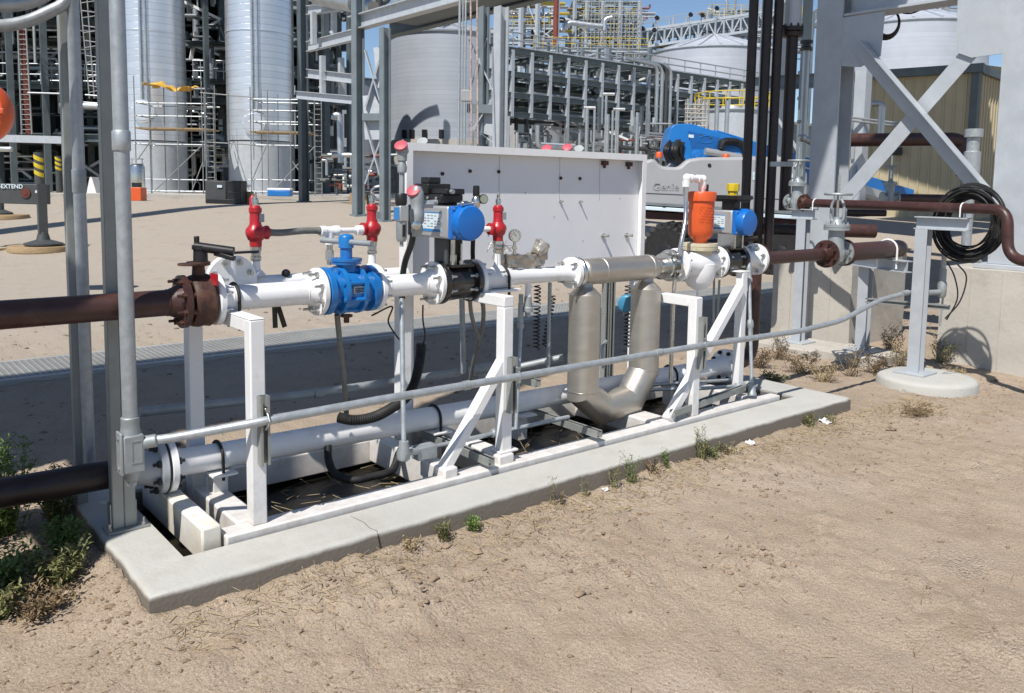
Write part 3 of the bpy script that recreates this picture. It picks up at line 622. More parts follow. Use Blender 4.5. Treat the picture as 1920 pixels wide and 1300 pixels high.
B('pipe_body', MB().lathe((6.681,3.7,1.1),X,[(0,.112),(.024,.114),(.027,.08),(.09,.075),(.16,.078),(.95,.08),(.99,.075),(1.02,.05),(1.03,.01)],36), PRIMER, t)
ubolt(7.44,.08,zb=.93,parent=t,m=WHITE,wr=.009); fbolts(6.705,d=1,parent=t,mat_=RUST)

# ---- lower pipe line
LY = 3.90
def LZ(x): return .318-(x-1.48)*.0143
t = thing('pipe', 'lower brown pipe lying close to the ground at the left edge', 'pipe', (.1,LY,.33))
B('pipe_body', MB().lathe((-2.6,LY,LZ(-2.6)+.005),(1,0,-.0143),[(0,.062),(3.62,.062)],36), DPRIMER, t); B('flange', MB().lathe((1.02,LY,LZ(1.02)),X,[(0,.064),(.05,.068),(.11,.092),(.112,.121),(.116,.125),(.142,.125),(.145,.12)],36), GSTEEL, t); bolts((1.133,LY,LZ(1.133)),-X,.105,8,.016,.016,.02,BBOLT,t)
t = thing('return_pipe', 'long white lower pipe running the length of the skid near the pit', 'pipe', (3.3,LY,.3))
B('insulating_gasket', MB().lathe((1.166,LY,LZ(1.166)),X,[(0,.123),(.008,.123)],36), BLACK, t)
B('pipe_body', MB().lathe((1.175,LY,LZ(1.175)),(1,0,-.0143),[(0,.121),(.004,.125),(.03,.125),(.032,.085),(.08,.0625),(4.148,.0625),(4.188,.085),(4.191,.125),(4.223,.123)],40), WHITE, t)
bolts((1.206,LY,LZ(1.206)),X,.104,8,.016,.014,.015,BBOLT,t); bolts((5.363,LY,LZ(5.36)),-X,.104,8,.016,.014,.015,BBOLT,t)
for x in (1.42,2.66,4.72): ubolt(x,.0625,LY,LZ(x),LZ(x)-.10,t)
t = thing('riser_pipe', 'brown pipe elbow rising beside the skid from the white lower pipe', 'pipe', (5.6,LY,.25))
ex = 5.402; zz = LZ(ex)
B('pipe_body', MB().path(fillet([(ex,LY,zz),(5.72,LY,zz),(5.72,LY,.98)],.17,10),.05,24).lathe((ex,LY,zz),X,[(0,.115),(.024,.117),(.026,.085),(.06,.052)],36), PRIMER, t)

# ---- relief valves
def relief(x, y, z0, name_label, side=1, inlet=.12, outlet=True, s=1.0, top='cap'):
    t = thing('relief_valve', name_label, 'relief valve', (x,y,z0))
    B('inlet_nipple', MB().lathe((x,y,z0),Z,[(0,.05),(.02,.034),(.03,.022),(.07,.019),(inlet*.6,.019)],18), WHITE, t)
    B('isolation_valve', MB().lathe((x,y,z0+inlet*.6),Z,[(0,.021),(.008,.026),(.02,.026),(.024,.022),(.05,.024),(.052,.027),(.07,.027),(.075,.02)],6).tube((x-.03,y-.02,z0+inlet*.6+.04),(x+.0,y-.03,z0+inlet*.6+.04),.01,8), CHROME, t)
    zb = z0+inlet*.6+.07
    B('valve_body', MB().lathe((x,y,zb),Z,[(0,.02),(.002,.029),(.03,.03),(.033,.036),(.055,.046),(.07,.049),(.085,.046),(.10,.033),(.11,.028),(.165,.027),(.168,.031),(.188,.031),(.19,.026),(.20,.022)],24).lathe((x,y,zb+.068),X*side,[(0,.03),(.045,.03),(.05,.034),(.062,.034)],18), RED, t)
    B('cap', MB().lathe((x,y,zb+.20),Z,[(0,.014),(.012,.014),(.014,.017),(.03,.016),(.036,.010),(.055,.009),(.058,.011),(.064,.006)],12), CHROME if top=='cap' else GALVD, t)
    B('tag', MB().bx(x+.008,x+.032,y-.0325,y-.029,zb+.12,zb+.16), GALVD, t)
    return t, zb
t1, zb1 = relief(1.645,3.95,1.165,'left red relief valve with a braided hose at its outlet on the bypass',1,.12)
B('valve_lever', MB().bar((1.64,3.93,1.285),(1.44,3.86,1.288),.034,.010), BLACK, t1)
t2, zb2 = relief(2.29,3.95,1.165,'red relief valve joined to a white tee right of the blue valve',-1,.13)
t3, zb3 = relief(2.95,3.70,1.145,'red relief valve in front of the white board wrapped in foil at its base',-1,.16)
t = thing('vent_line', 'braided hose and white pipe tee linking two red relief valves', 'pipe', (2.0,3.95,1.45))
zz = zb1+.068
B('braided_hose', MB().path(curve([(1.705,3.95,zz),(1.78,3.95,zz-.003),(1.9,3.95,zz+.004),(2.0,3.95,zz+.002)],6),[.021]*2+[.017]*15+[.021]*2,12), HOSE, t)
B('white_fittings', MB().tube((1.99,3.95,zz),(2.24,3.95,zz),.015,14).lathe((1.985,3.95,zz),X,[(0,.02),(.004,.027),(.03,.027),(.034,.023),(.075,.023),(.08,.027),(.106,.027)],14).lathe((2.04,3.95,zz),-Z,[(0,.023),(.04,.023),(.043,.027),(.07,.027)],14).lathe((2.195,3.95,zz),X,[(0,.025),(.035,.027)],14), WHITE, t)
B('drop_pipe', MB().tube((2.04,3.95,zz-.07),(2.04,3.95,1.2),.016,12).lathe((2.04,3.95,zz-.1),-Z,[(0,.022),(.05,.022)],6), CHROME, t)
t = thing('vent_pipe', 'white vent pipe stub feeding the red relief valve before the board', 'pipe', (2.8,3.7,1.36))
B('stub', MB().tube((2.70,3.72,zb3+.068),(2.90,3.70,zb3+.068),.016,14), WHITE, t)

# ---- actuators
def actuator(x, y, z, label, s=1.0):
    t = thing('actuator', label, 'actuator', (x,y,z-.09*s))
    w_, h_ = .085*s, .085*s; yb0, yb1 = y-.10*s, y+.24*s
    B('housing', MB().prism([(-w_,-h_*.8),(-w_*.8,-h_),(w_*.8,-h_),(w_,-h_*.8),(w_,h_*.8),(w_*.8,h_),(-w_*.8,h_),(-w_,h_*.8)],(x,yb1,z),-X,Z,-(yb1-yb0)) if False else MB().bx(x-w_,x+w_,yb0,yb1,z-h_,z+h_), ALU, t, .012*s)
    B('end_cap', MB().bx(x-w_*1.01,x+w_*1.01,yb0-.035*s,yb0-.001,z-h_*1.01,z+h_*1.01).lathe((x,yb0-.03*s,z),-Y,[(0,.092*s),(.05*s,.092*s),(.062*s,.086*s),(.066*s,.07*s),(.067*s,.002)],40).bx(x-.03*s,x+.03*s,yb0-.06*s,yb0-.002,z+h_,z+h_+.012*s), BLUECAP, t, .006*s)
    B('rear_cap', MB().bx(x-w_*1.01,x+w_*1.01,yb1+.001,yb1+.05*s,z-h_*1.01,z+h_*1.01), GREYD, t, .012*s)
    for sx in (-1,1):
        for sz in (-1,1): B('cap_bolt', MB().hexbolt((x+sx*.072*s,yb0-.035*s,z+sz*.072*s),-Y,.008*s,.008*s,0), CHROME, t)
    xf = x-w_-.0012
    lb = B('label', MB().bx(xf,xf+.001,yb0+.06*s,yb1-.02*s,z-.052*s,z+.052*s), LABELW, t)
    B('label_stripes', MB().bx(xf-.001,xf-.0002,yb0+.061*s,yb1-.021*s,z-.052*s,z-.038*s).bx(xf-.001,xf-.0002,yb0+.061*s,yb1-.021*s,z+.046*s,z+.052*s), LABELB, lb)
    pr = MB()
    for k in range(5):
        for j in range(6):
            if (k*5+j*3)%4: pr.bx(xf-.001,xf-.0002,yb0+(.07+.032*j)*s,yb0+(.07+.032*j+.02)*s,z+(.03-.014*k)*s,z+(.033-.014*k)*s)
    B('label_print', pr, GREYD, lb)
    return t
actuator(2.60,3.67,1.425,'nearer silver pneumatic actuator with a round blue end cap on the black valve')
PO = V((-.03,.17,0))
def sh(m): m.v = [v+PO for v in m.v]; return m
t = thing('positioner', 'black valve positioner box on top of the nearer silver actuator', 'positioner', (2.63,3.6,1.512))
B('case', sh(MB().bx(2.56,2.70,3.48,3.72,1.525,1.57).bx(2.57,2.69,3.45,3.60,1.57,1.60).bx(2.555,2.705,3.60,3.735,1.57,1.625).bx(2.58,2.66,3.63,3.71,1.625,1.66).bx(2.58,2.68,3.50,3.70,1.511,1.525)), BLACK, t, .006)
B('cover_bolts', sh(MB().hexbolt((2.556,3.52,1.55),-X,.008,.006,0).hexbolt((2.556,3.60,1.55),-X,.008,.006,0).hexbolt((2.556,3.68,1.55),-X,.008,.006,0).tube((2.60,3.475,1.585),(2.60,3.43,1.585),.012,10)), GALVD, t)
actuator(5.085,3.72,1.385,'farther silver pneumatic actuator with a round blue end cap beside the orange canister',1.0)
t = thing('positioner', 'flat black positioner with a yellow indicator on the farther silver actuator', 'positioner', (5.08,3.7,1.47))
B('case', MB().bx(5.0,5.16,3.58,3.83,1.53,1.545).bx(4.99,5.17,3.57,3.84,1.545,1.575).bx(5.05,5.12,3.64,3.75,1.47,1.53), BLACK, t, .004); B('indicator', MB().lathe((5.08,3.68,1.575),Z,[(0,.035),(.03,.035),(.031,.045),(.08,.045),(.085,.035)],8), YELLOW, t)
B('vent_stub', MB().tube((4.99,3.84,1.575),(4.99,3.84,1.65),.012,10), BLACK, t)

# ---- filter regulator and conduit body left of the positioner
def gauge(c, fdir, label, r=.042, stemlen=.06, mat_=CHROME):
    c = V(c); f = V(fdir).normalized(); t = thing('pressure_gauge', label, 'gauge', c-Z*(r+stemlen))
    B('case', MB().lathe(c-f*.02,f,[(0,r*.9),(.006,r),(.03,r),(.034,r*.92)],28), mat_, t)
    d = B('dial', MB().lathe(c+f*.0145,f,[(0,r*.88),(.0006,r*.88)],28), mat('gauge_dial_'+str(len(MATS)),(.42,.42,.4),.4,var=.05), t)
    u, w_ = frame_of(f); mk = MB()
    for k in range(9):
        a = math.radians(-40+k*32.5); dv = u*math.cos(a)+Z*math.sin(a); mk.bar(c+f*.0158+dv*r*.62,c+f*.0158+dv*r*.8,.003,.0012,f)
    mk.bar(c+f*.0158-(u*.4+Z*.2)*r*.3,c+f*.0158+(u*.5+Z*.6)*r*.7,.003,.0012,f); B('needle', mk, BLACK, d)
    B('stem', MB().tube(c-Z*r*.95,c-Z*(r+stemlen),.009,10).lathe(c-Z*(r+.02),-Z,[(0,.015),(.02,.015)],6), CHROME, t)
    return t
gauge((3.04,3.66,1.34),(-.35,-.93,0),'steel pressure gauge standing on the foil-wrapped fittings before the board',.036,.07)
def a(px,py,y): return ay_(px,py,y)
# ================================================================ SIGN BOARD, HOSES, CONDUITS, POSTS
t = thing('sign_board', 'large blank white framed board standing behind the pipe skid', 'board', (3.66,4.15,.16))
bx0, bx1, bz0, bz1 = 2.593, 4.612, 1.0, 1.855
B('panel', MB().bx(bx0+.01,bx1-.01,4.15,4.154,bz0+.01,bz1-.01), BOARD, t)
fr = MB(); d0, d1 = 4.085, 4.165
fr.bx(bx0,bx0+.042,d0,d0+.005,bz0,bz1).bx(bx1-.042,bx1,d0,d0+.005,bz0,bz1).bx(bx0+.0421,bx1-.0421,d0,d0+.005,bz1-.044,bz1).bx(bx0+.0421,bx1-.0421,d0,d0+.005,bz0,bz0+.044)
fr.bx(bx0,bx0+.005,d0+.0051,d1,bz0,bz1).bx(bx1-.005,bx1,d0+.0051,d1,bz0,bz1).bx(bx0+.0051,bx1-.0051,d0+.0051,d1,bz1-.005,bz1).bx(bx0+.0051,bx1-.0051,d0+.0051,d1,bz0,bz0+.005)
B('frame', fr, WHITE, t)
for x in (bx0+.03, bx1-.05): B('leg', MB().bx(x-.03,x+.03,4.1,4.15,.166,bz0-.001), WHITE, t, .004)
bc = lambda q,r: (740+q*.26042, 240+r*.26042)
for i_,j_ in ((342,331),(541,312),(747,316),(1193,362),(1332,366)): q = ay_(*bc(i_,j_),4.149); B('bolt', MB().hexbolt(q,-Y,.012,.008,.006), RUST, t)
for i_,j_ in ((1190,530),(1330,530)): q = ay_(*bc(i_,j_),4.149); B('stud', MB().hexbolt(q,-Y,.011,.008,.024), BOLT, t)
for i_,j_ in ((1495,775),(1665,772)): q = ay_(*bc(i_,j_),4.149); B('stud', MB().hexbolt(q,-Y,.018,.01,.05), BOLT, t)
for i_,j_ in ((1512,253),(1686,262)): q = ay_(*bc(i_,j_),4.14); B('clip', MB().bx(q.x-.025,q.x+.025,4.125,4.1495,q.z-.015,q.z+.015).tube(q-Z*.01,q-Z*.035,.01,8), RUST, t)
for i_ in (755,1190,1480): q = ay_(*bc(i_,205),4.149); B('seam', MB().bx(q.x-.0012,q.x+.0012,4.1475,4.1498,q.z-.30,q.z), GSTEEL, t)
for k in range(7): q = ay_(*bc(200+k*230+(k*37)%60,430+(k*173)%480),4.149); B('screw_hole', MB().lathe(q,-Y,[(0,.0035),(.001,.0035)],8), BBOLT, t)

def captube(x, y, z0, z1, label, cap=True):
    t = thing('conduit_fitting', label, 'conduit fitting', (x,y,z0))
    B('riser', MB().lathe((x,y,z0),Z,[(0,.014),(z1-z0-.16,.014),(z1-z0-.158,.024),(z1-z0-.13,.026),(z1-z0-.10,.02),(z1-z0-.095,.026),(z1-z0-.05,.028)],14), GALVD, t)
    f = V((-.55,-.45,.7)).normalized(); c = V((x,y,z1-.035))
    B('hub', MB().lathe(c-f*.03,f,[(0,.02),(.01,.032),(.05,.034)],18), GALVD, t)
    if cap: B('cap', MB().lathe(c+f*.0205,f,[(0,.036),(.012,.036),(.015,.03),(.016,.002)],18), mat('faded_red_cap'+str(len(MATS)),(.50,.09,.12),.5,var=.1), t)
    return t
p = ay_(754,268,3.9); captube(p.x, 3.9, 1.32, p.z, 'grey conduit riser with a faded red cap by the board\'s upper left corner')
for i_,j_,cp,lb in ((1026,283,True,'left red capped transmitter peeping over the board\'s top edge'),(1064,281,True,'right red capped transmitter peeping over the board\'s top edge'),(1086,281,False,'grey domed transmitter peeping over the board beside the red caps'),(793,268,False,'grey domed transmitter peeping over the board\'s top left')):
    p = ay_(i_,j_,4.40); captube(p.x,4.40,1.1,p.z+.03,lb,cp)
# conduit body + filter regulator at the positioner
p = ay_(782,385,3.62)
t = thing('conduit_fitting', 'grey cast conduit body with a faded red cap left of the positioner', 'conduit fitting', (p.x,3.62,1.3))
f = V((-.6,-.4,.68)).normalized(); c = ay_(775,358,3.62)
B('body', MB().lathe((p.x,3.62,1.36),Z,[(0,.018),(.02,.03),(.05,.03),(.052,.022),(.07,.035),(.12,.038),(.14,.03),(.18,.036),(.22,.034),(.25,.02)],18).lathe(c-f*.06,f,[(0,.03),(.05,.034)],16).tube((p.x,3.62,1.52),(p.x+.12,3.62,1.53),.014,12).lathe((p.x+.02,3.62,1.52),X,[(0,.024),(.03,.024),(.031,.019),(.05,.022),(.07,.022)],6).bx(p.x-.005,p.x+.03,3.60,3.66,1.44,1.50), GALVD, t)
B('cap', MB().lathe(c-f*.0095,f,[(0,.036),(.014,.036),(.017,.03),(.018,.002)],18), mat('faded_red_lid',(.50,.09,.12),.5,var=.1), t)
B('plug', MB().lathe((p.x-.02,3.60,1.415),(-.4,-.9,0),[(0,.024),(.02,.024),(.024,.012)],8), CHROME, t)
p = ay_(752,372,3.60)
t = thing('filter_regulator', 'air filter regulator with a black dome and blue label left of the positioner', 'regulator', (p.x,3.6,1.38))
B('bonnet', MB().lathe((p.x,3.6,1.515),Z,[(0,.026),(.01,.03),(.055,.03),(.06,.026)],20), BLACK, t)
B('body', MB().bx(p.x-.025,p.x+.028,3.57,3.63,1.435,1.514), ALU, t, .006)
B('bowl', MB().lathe((p.x+.003,3.6,1.434),-Z,[(0,.028),(.085,.027),(.10,.02),(.101,.010),(.125,.010)],20), GALVD, t); B('sight_glass', MB().bx(p.x-.008,p.x+.008,3.569,3.574,1.36,1.42), BLACK, t)
B('label', MB().bx(p.x-.0275,p.x-.0252,3.575,3.625,1.445,1.505), LABELB, t)
p = ay_(893,357,3.50)
t = thing('pressure_regulator', 'small regulator with black knob and round gauge right of the positioner', 'regulator', (p.x,3.5,1.41))
B('knob', MB().lathe((p.x,3.5,p.z-.03),Z,[(0,.016),(.005,.018),(.05,.017),(.054,.012)],16), BLACK, t)
B('body', MB().lathe((p.x,3.5,p.z-.095),Z,[(0,.013),(.015,.022),(.045,.024),(.06,.016),(.064,.018)],14).tube((p.x-.1,3.5,p.z-.068),(p.x,3.5,p.z-.068),.008,10).lathe((p.x-.09,3.5,p.z-.068),X,[(0,.015),(.03,.015)],6), CHROME, t)
B('gauge', MB().lathe((p.x+.032,3.49,p.z-.045),(-.25,-.97,0),[(0,.02),(.004,.025),(.02,.025),(.022,.022)],22), BLACK, t)
B('gauge_face', MB().lathe((p.x+.0265,3.4682,p.z-.045),(-.25,-.97,0),[(0,.021),(.001,.021)],22), mat('green_grey_dial',(.28,.32,.25),.4,var=.1), t)
B('hose', MB().path(curve([a(893,382,3.5),a(892,400,3.62),a(887,450,3.80),a(887,490,3.85),a(893,525,3.85)],6),.013,10), RUBBER, t)

# foil wrapped instrument manifold
def lumpy(m, amp, sc_, seed):
    m.v = [v+V((noise.noise(v*sc_+V((seed,0,0))),noise.noise(v*sc_+V((0,seed,5))),noise.noise(v*sc_+V((9,0,seed)))))*amp for v in m.v]; return m
def gridbox(x0,x1,y0,y1,z0,z1,n=7):
    m = MB()
    def face(o,u,v):
        b = len(m.v)
        for j in range(n+1):
            for i in range(n+1): m.v.append(V(o)+V(u)*(i/n)+V(v)*(j/n))
        for j in range(n):
            for i in range(n): m.f.append((b+j*(n+1)+i,b+j*(n+1)+i+1,b+(j+1)*(n+1)+i+1,b+(j+1)*(n+1)+i))
    dx,dy,dz = (x1-x0,0,0),(0,y1-y0,0),(0,0,z1-z0)
    face((x0,y0,z0),dx,dz); face((x0,y1,z0),dx,dz); face((x0,y0,z0),dy,dz); face((x1,y0,z0),dy,dz); face((x0,y0,z0),dx,dy); face((x0,y0,z1),dx,dy); return m
t = thing('wrapped_transmitter', 'instrument manifold bundled in crumpled foil tape above the white reducing pipe', 'transmitter', (3.15,3.72,1.13))
B('manifold_wrap', lumpy(gridbox(3.02,3.29,3.68,3.76,1.155,1.225,9),.022,22,1), TAPE, t, ang=25)
B('left_wrap', lumpy(MB().lathe((2.975,3.72,1.14),Z,[(0,.02),(.03,.024),(.06,.03),(.10,.026),(.13,.032),(.16,.02)],12),.02,26,3), TAPE, t, ang=25)
B('head_wrap', lumpy(MB().lathe((3.235,3.70,1.225),(.55,-.1,.8),[(0,.03),(.02,.04),(.06,.045),(.075,.05),(.085,.046)],14),.012,28,5), TAPE, t, ang=25)
B('right_wrap', lumpy(gridbox(3.27,3.32,3.69,3.74,1.20,1.28,5),.016,24,8), TAPE, t, ang=25)
for x in (3.09,3.19,3.26): B('tapping', MB().lathe((x,3.71,1.14),Z,[(0,.016),(.02,.016),(.021,.022),(.04,.022)],8), WHITED, t)
wr = MB(); random.seed(8)
for k in range(16):
    an = random.random()*6.28; wr.path(curve([V((2.955,3.70,1.27)),V((2.955+.05*math.cos(an),3.69+.03*math.sin(an),1.28+.03*random.uniform(-1,1))),V((2.955+.09*math.cos(an),3.68+.05*math.sin(an),1.26+.05*random.uniform(-1,1)))],4),.0015,4)
B('tie_wire', wr, TAPE, t)

# hoses, tubes and cables between pipe and pit
def tubething(name, pts, r, material, label, cat, n=10, fit=()):
    t = thing(name, label, cat, V(pts[-1]))
    B('run', MB().path(pts,r,n), material, t)
    for q,ax,pr in fit: B('fitting', MB().lathe(q,ax,pr,10), GALVD, t)
    return t
tubething('drain_hose', curve([a(632,590,3.72),a(637,640,3.76),a(644,700,3.80),a(648,752,3.84),a(650,790,3.86)],6), .014, HOSE, 'braided grey drain hose hanging from the blue ball valve', 'hose')
tubething('air_hose', curve([a(776,425,3.66),a(772,455,3.7),a(760,490,3.8),a(755,520,3.84),a(754,560,3.86)],6), .017, RUBBER, 'dark rubber hose running down from the filter regulator past the board', 'hose', fit=((a(778,415,3.66),-Z,[(0,.02),(.05,.02),(.055,.016),(.08,.016)]),))
p0 = a(753,560,3.66); p1 = a(757,835,3.47)
t = thing('conduit', 'thin grey vertical conduit dropping to a tee fitting and junction box in the pit', 'conduit', (p1.x,3.5,.2))
B('riser', MB().tube(p0,p1,.0125,12), GALV, t)
B('tee_fitting', MB().lathe(p1+Z*.02,-Z,[(0,.024),(.03,.026),(.06,.036),(.09,.032),(.10,.02)],16).tube(p1-Z*.04,a(783,846,3.5),.018,12), GALVD, t)
q = a(795,846,3.53); B('junction_box', MB().bx(q.x-.06,q.x+.06,3.49,3.56,q.z-.035,q.z+.035), GALVD, t, .008)
tubething('signal_cable', curve([a(697,592,3.75),a(735,575,3.78),a(728,603,3.8),a(742,628,3.82),a(752,640,3.84)],8), .0045, RUBBER, 'thin black cable looping left of the tall conduit below the white spool', 'cable')
tubething('signal_cable', curve([a(793,572,3.7),a(793,600,3.7),a(797,630,3.72),a(792,650,3.74)],6), .0045, RUBBER, 'thin black cable hanging straight down under the black control valve', 'cable')
def ribbed(pts, r, pitch=.011):
    pts = curve(pts, 10); out = [pts[0]]; acc = 0; res = []
    tot = sum((pts[i+1]-pts[i]).length for i in range(len(pts)-1)); N = int(tot/(pitch/2)); k = 0
    for i in range(N):
        dd = i*pitch/2
        while k < len(pts)-2 and acc+(pts[k+1]-pts[k]).length < dd: acc += (pts[k+1]-pts[k]).length; k += 1
        L_ = (pts[k+1]-pts[k]).length or 1; res.append(pts[k]+(pts[k+1]-pts[k])*min(1,(dd-acc)/L_))
    return res, [r*(1 if i%2 else .84) for i in range(len(res))]
def hose_ribbed(pts, r, label):
    ps, rs = ribbed(pts, r); t = thing('corrugated_hose', label, 'hose', V(pts[-1])); B('ribbed_sleeve', MB().path(ps,rs,10), RUBBER, t, ang=60)
hose_ribbed([a(790,645,3.75),a(787,675,3.76),a(778,715,3.77),a(762,745,3.76),a(730,768,3.74),a(698,783,3.72),a(662,788,3.74),a(632,782,3.80)], .029, 'black corrugated hose sagging across the white return pipe')
hose_ribbed([a(615,835,3.85),a(616,862,3.82),a(628,888,3.72),a(660,900,3.62),a(700,893,3.60),a(735,882,3.62),a(748,850,3.75)], .021, 'black corrugated hose lying in the dark pit between the cross beams')
tubething('braided_hose', curve([a(881,562,3.72),a(884,590,3.74),a(892,620,3.78),a(899,634,3.82)],6), .012, HOSE, 'grey hose hanging left of a crossing pair beside the black valve', 'hose')
tubething('braided_hose', curve([a(897,545,3.72),a(906,575,3.76),a(905,612,3.82),a(898,642,3.9),a(889,675,4.0),a(882,712,4.1)],6), .013, HOSE, 'grey hose curving down to the rear conduit beside the black valve', 'hose')
tubething('support_tube', [a(866,560,4.18),a(869,700,4.18)], .018, GALVD, 'plain grey upright tube behind the black control valve', 'tube')
tubething('drain_tube', [a(977,612,3.72),a(967,805,3.60)], .011, GALV, 'slim grey tube below the black sleeved valve right of the middle leg', 'tube', fit=((a(977,552,3.72),-Z,[(0,.014),(.05,.014),(.052,.017),(.17,.017),(.172,.021),(.20,.021)]),))
p = a(990,560,3.70)
t = thing('tapping_valve', 'white tapping with a grey needle valve under the reducing pipe', 'valve', (p.x,3.7,.9)); B('nipple', MB().tube((p.x,3.7,1.06),(p.x,3.7,.98),.019,14), WHITE, t); B('body', MB().lathe((p.x,3.7,.98),-Z,[(0,.022),(.06,.024),(.065,.03),(.09,.03),(.092,.016),(.12,.016)],10).tube((p.x,3.7,.93),(p.x+.07,3.68,.925),.012,8), GALVD, t)
t = thing('coiled_cable', 'springy black coiled cable hanging free left of the flow meter', 'cable', a(1008,655,3.76)); B('coil', MB().path(coil(a(1008,535,3.76),a(1005,655,3.76),.019,17),.0042,5), RUBBER, t)
t = thing('coiled_cable', 'black coiled cable hanging close behind the left meter leg', 'cable', a(1022,650,3.84)); B('coil', MB().path(coil(a(1038,555,3.84),a(1020,650,3.84),.016,14),.0042,5), RUBBER, t)
t = thing('coiled_cable', 'black coiled cable behind the right meter leg by the blue device', 'cable', a(1174,650,3.9)); B('coil', MB().path(coil(a(1177,535,3.9),a(1174,650,3.9),.018,17),.0042,5), RUBBER, t)
tubething('support_tube', [a(1031,530,3.78),a(1028,690,3.78)], .012, GALVD, 'thin grey upright tube just left of the flow meter', 'tube')
for px_,lb in ((1136,'left galvanised strut upright seen between the meter legs'),(1146,'right galvanised strut upright seen between the meter legs')):
    p = a(px_,560,4.10); single('strut_post', MB().strut((p.x,4.10,.17),(p.x,4.10,1.10),(0,-1,0)), STRUT, lb, 'post')
tubething('conduit', curve([a(1132,690,3.9),a(1130,670,3.9),a(1130,650,3.92),a(1136,640,3.96)],5), .012, GALV, 'short bent conduit stub behind the left meter leg', 'conduit')
p = a(1163,566,3.92)
t = thing('sensor_housing', 'light blue round sensor housing between the meter legs', 'sensor', (p.x,3.92,p.z-.07))
B('housing', MB().lathe((p.x+.05,3.90,p.z),(-.75,-.55,-.1),[(0,.05),(.01,.056),(.07,.058),(.075,.05),(.09,.05),(.094,.04)],26), mat('light_blue_paint',(.06,.27,.45),.35,var=.1), t); B('neck', MB().tube((p.x+.05,3.9,p.z),(p.x+.06,3.92,p.z-.10),.02,12), GALVD, t)
tubething('drain_tube', [a(1339,520,3.82),a(1337,640,3.82)], .0085, GALVD, 'left of two thin tubes under the farther black control valve', 'tube')
tubething('drain_tube', [a(1349,525,3.86),a(1343,640,3.86)], .0085, GALVD, 'right of two thin tubes under the farther black control valve', 'tube')
p = a(1404,490,3.60); p1 = a(1410,738,3.42)
t = thing('drain_line', 'stepped vertical drain line below the short white spool at the skid\'s right end', 'pipe', (p1.x,3.45,.13))
B('pipe_body', MB().path([p,p+(p1-p)*.45,p1],.0125,12), GALV, t)
d_ = (p1-p).normalized(); L_ = (p1-p).length
B('fittings', MB().lathe(p,d_,[(0,.012),(.03,.02),(.06,.024),(.08,.018),(.12,.018),(.125,.023),(.15,.023),(.153,.013)],10).lathe(p+d_*L_*.45,d_,[(0,.02),(.025,.024),(.05,.024),(.06,.018),(.12,.018)],8), GALVD, t)
B('base_fitting', MB().lathe(p1-d_*.07,d_,[(0,.018),(.01,.027),(.06,.027),(.07,.032),(.085,.032)],14), GALVD, t)
# pit-level conduits
tubething('conduit', [V((2.45,3.62,.235)),V((3.45,3.62,.235))], .013, GALV, 'small grey conduit lying across the pit between middle leg and meter', 'conduit', fit=((V((2.86,3.62,.235)),X,[(0,.022),(.01,.028),(.10,.028),(.11,.02)]),))
tubething('conduit', fillet([V((4.15,3.95,.23)),V((4.75,3.62,.225)),V((5.10,3.52,.215))],.1), .013, GALV, 'small bent conduit in the pit behind the right gallows leg', 'conduit', fit=((V((5.02,3.545,.217)),V((1,-.25,0)),[(0,.02),(.02,.03),(.07,.03),(.08,.02)]),))
tubething('conduit', [V((4.2,3.86,.27)),V((5.2,3.66,.22))], .011, GALV, 'straight thin conduit in the pit below the white return pipe', 'conduit')
# rear conduit
t = thing('conduit', 'rear grey conduit running low behind the skid legs', 'conduit', (2.2,4.27,.4))
B('pipe_body', MB().path([a(262,773,4.27),a(560,742,4.27),a(862,698,4.27)],.024,14), GALVD, t)
B('coupling', MB().tube(a(588,739,4.27),a(606,737,4.27),.03,14), GALVD, t); q = a(905,692,4.27); B('conduit_body', MB().lathe(q-X*.10,X,[(0,.026),(.02,.034),(.08,.036),(.17,.036),(.18,.03)],16).tube(q-Z*.0,q-Z*.16,.024,12), GALVD, t)
tubething('conduit', [a(975,688,4.1),a(1056,670,3.95)], .022, GALVD, 'short grey conduit stub ending just left of the flow meter', 'conduit')

# ---- foreground conduit with clamps
t = thing('conduit', 'long galvanised conduit running along the front of the skid', 'conduit', (3.2,3.33,.5))
fc = [V((1.03,3.57,.548)),V((1.10,3.53,.556)),V((1.42,3.325,.622)),V((2.0,3.325,.628)),a(1322,647,3.325),a(1500,621,3.325),a(1576,602,3.325),a(1650,563,3.33),a(1700,549,3.34),a(1758,548,3.36)]
B('pipe_body', MB().path(fillet(fc,.10,6),.0195,16), GALV, t)
for px_,py_ in ((868,724),(1228,663),(1690,551)):
    q = a(px_,py_,3.325); q2 = a(px_+12,py_-2.4,3.325); B('coupling', MB().tube(q,q2,.0235,16), GALVD, t)
for x,zc in ((1.424,.623),(2.80,.627),(4.358,.62)): B('clamp', MB().path([V((x,3.344,zc-.045)),V((x,3.318,zc-.022)),V((x,3.304,zc)),V((x,3.318,zc+.022)),V((x,3.344,zc+.045))],.0045,8).hexbolt((x,3.33,zc+.042),-Y,.009,.012,0), BOLT, t)

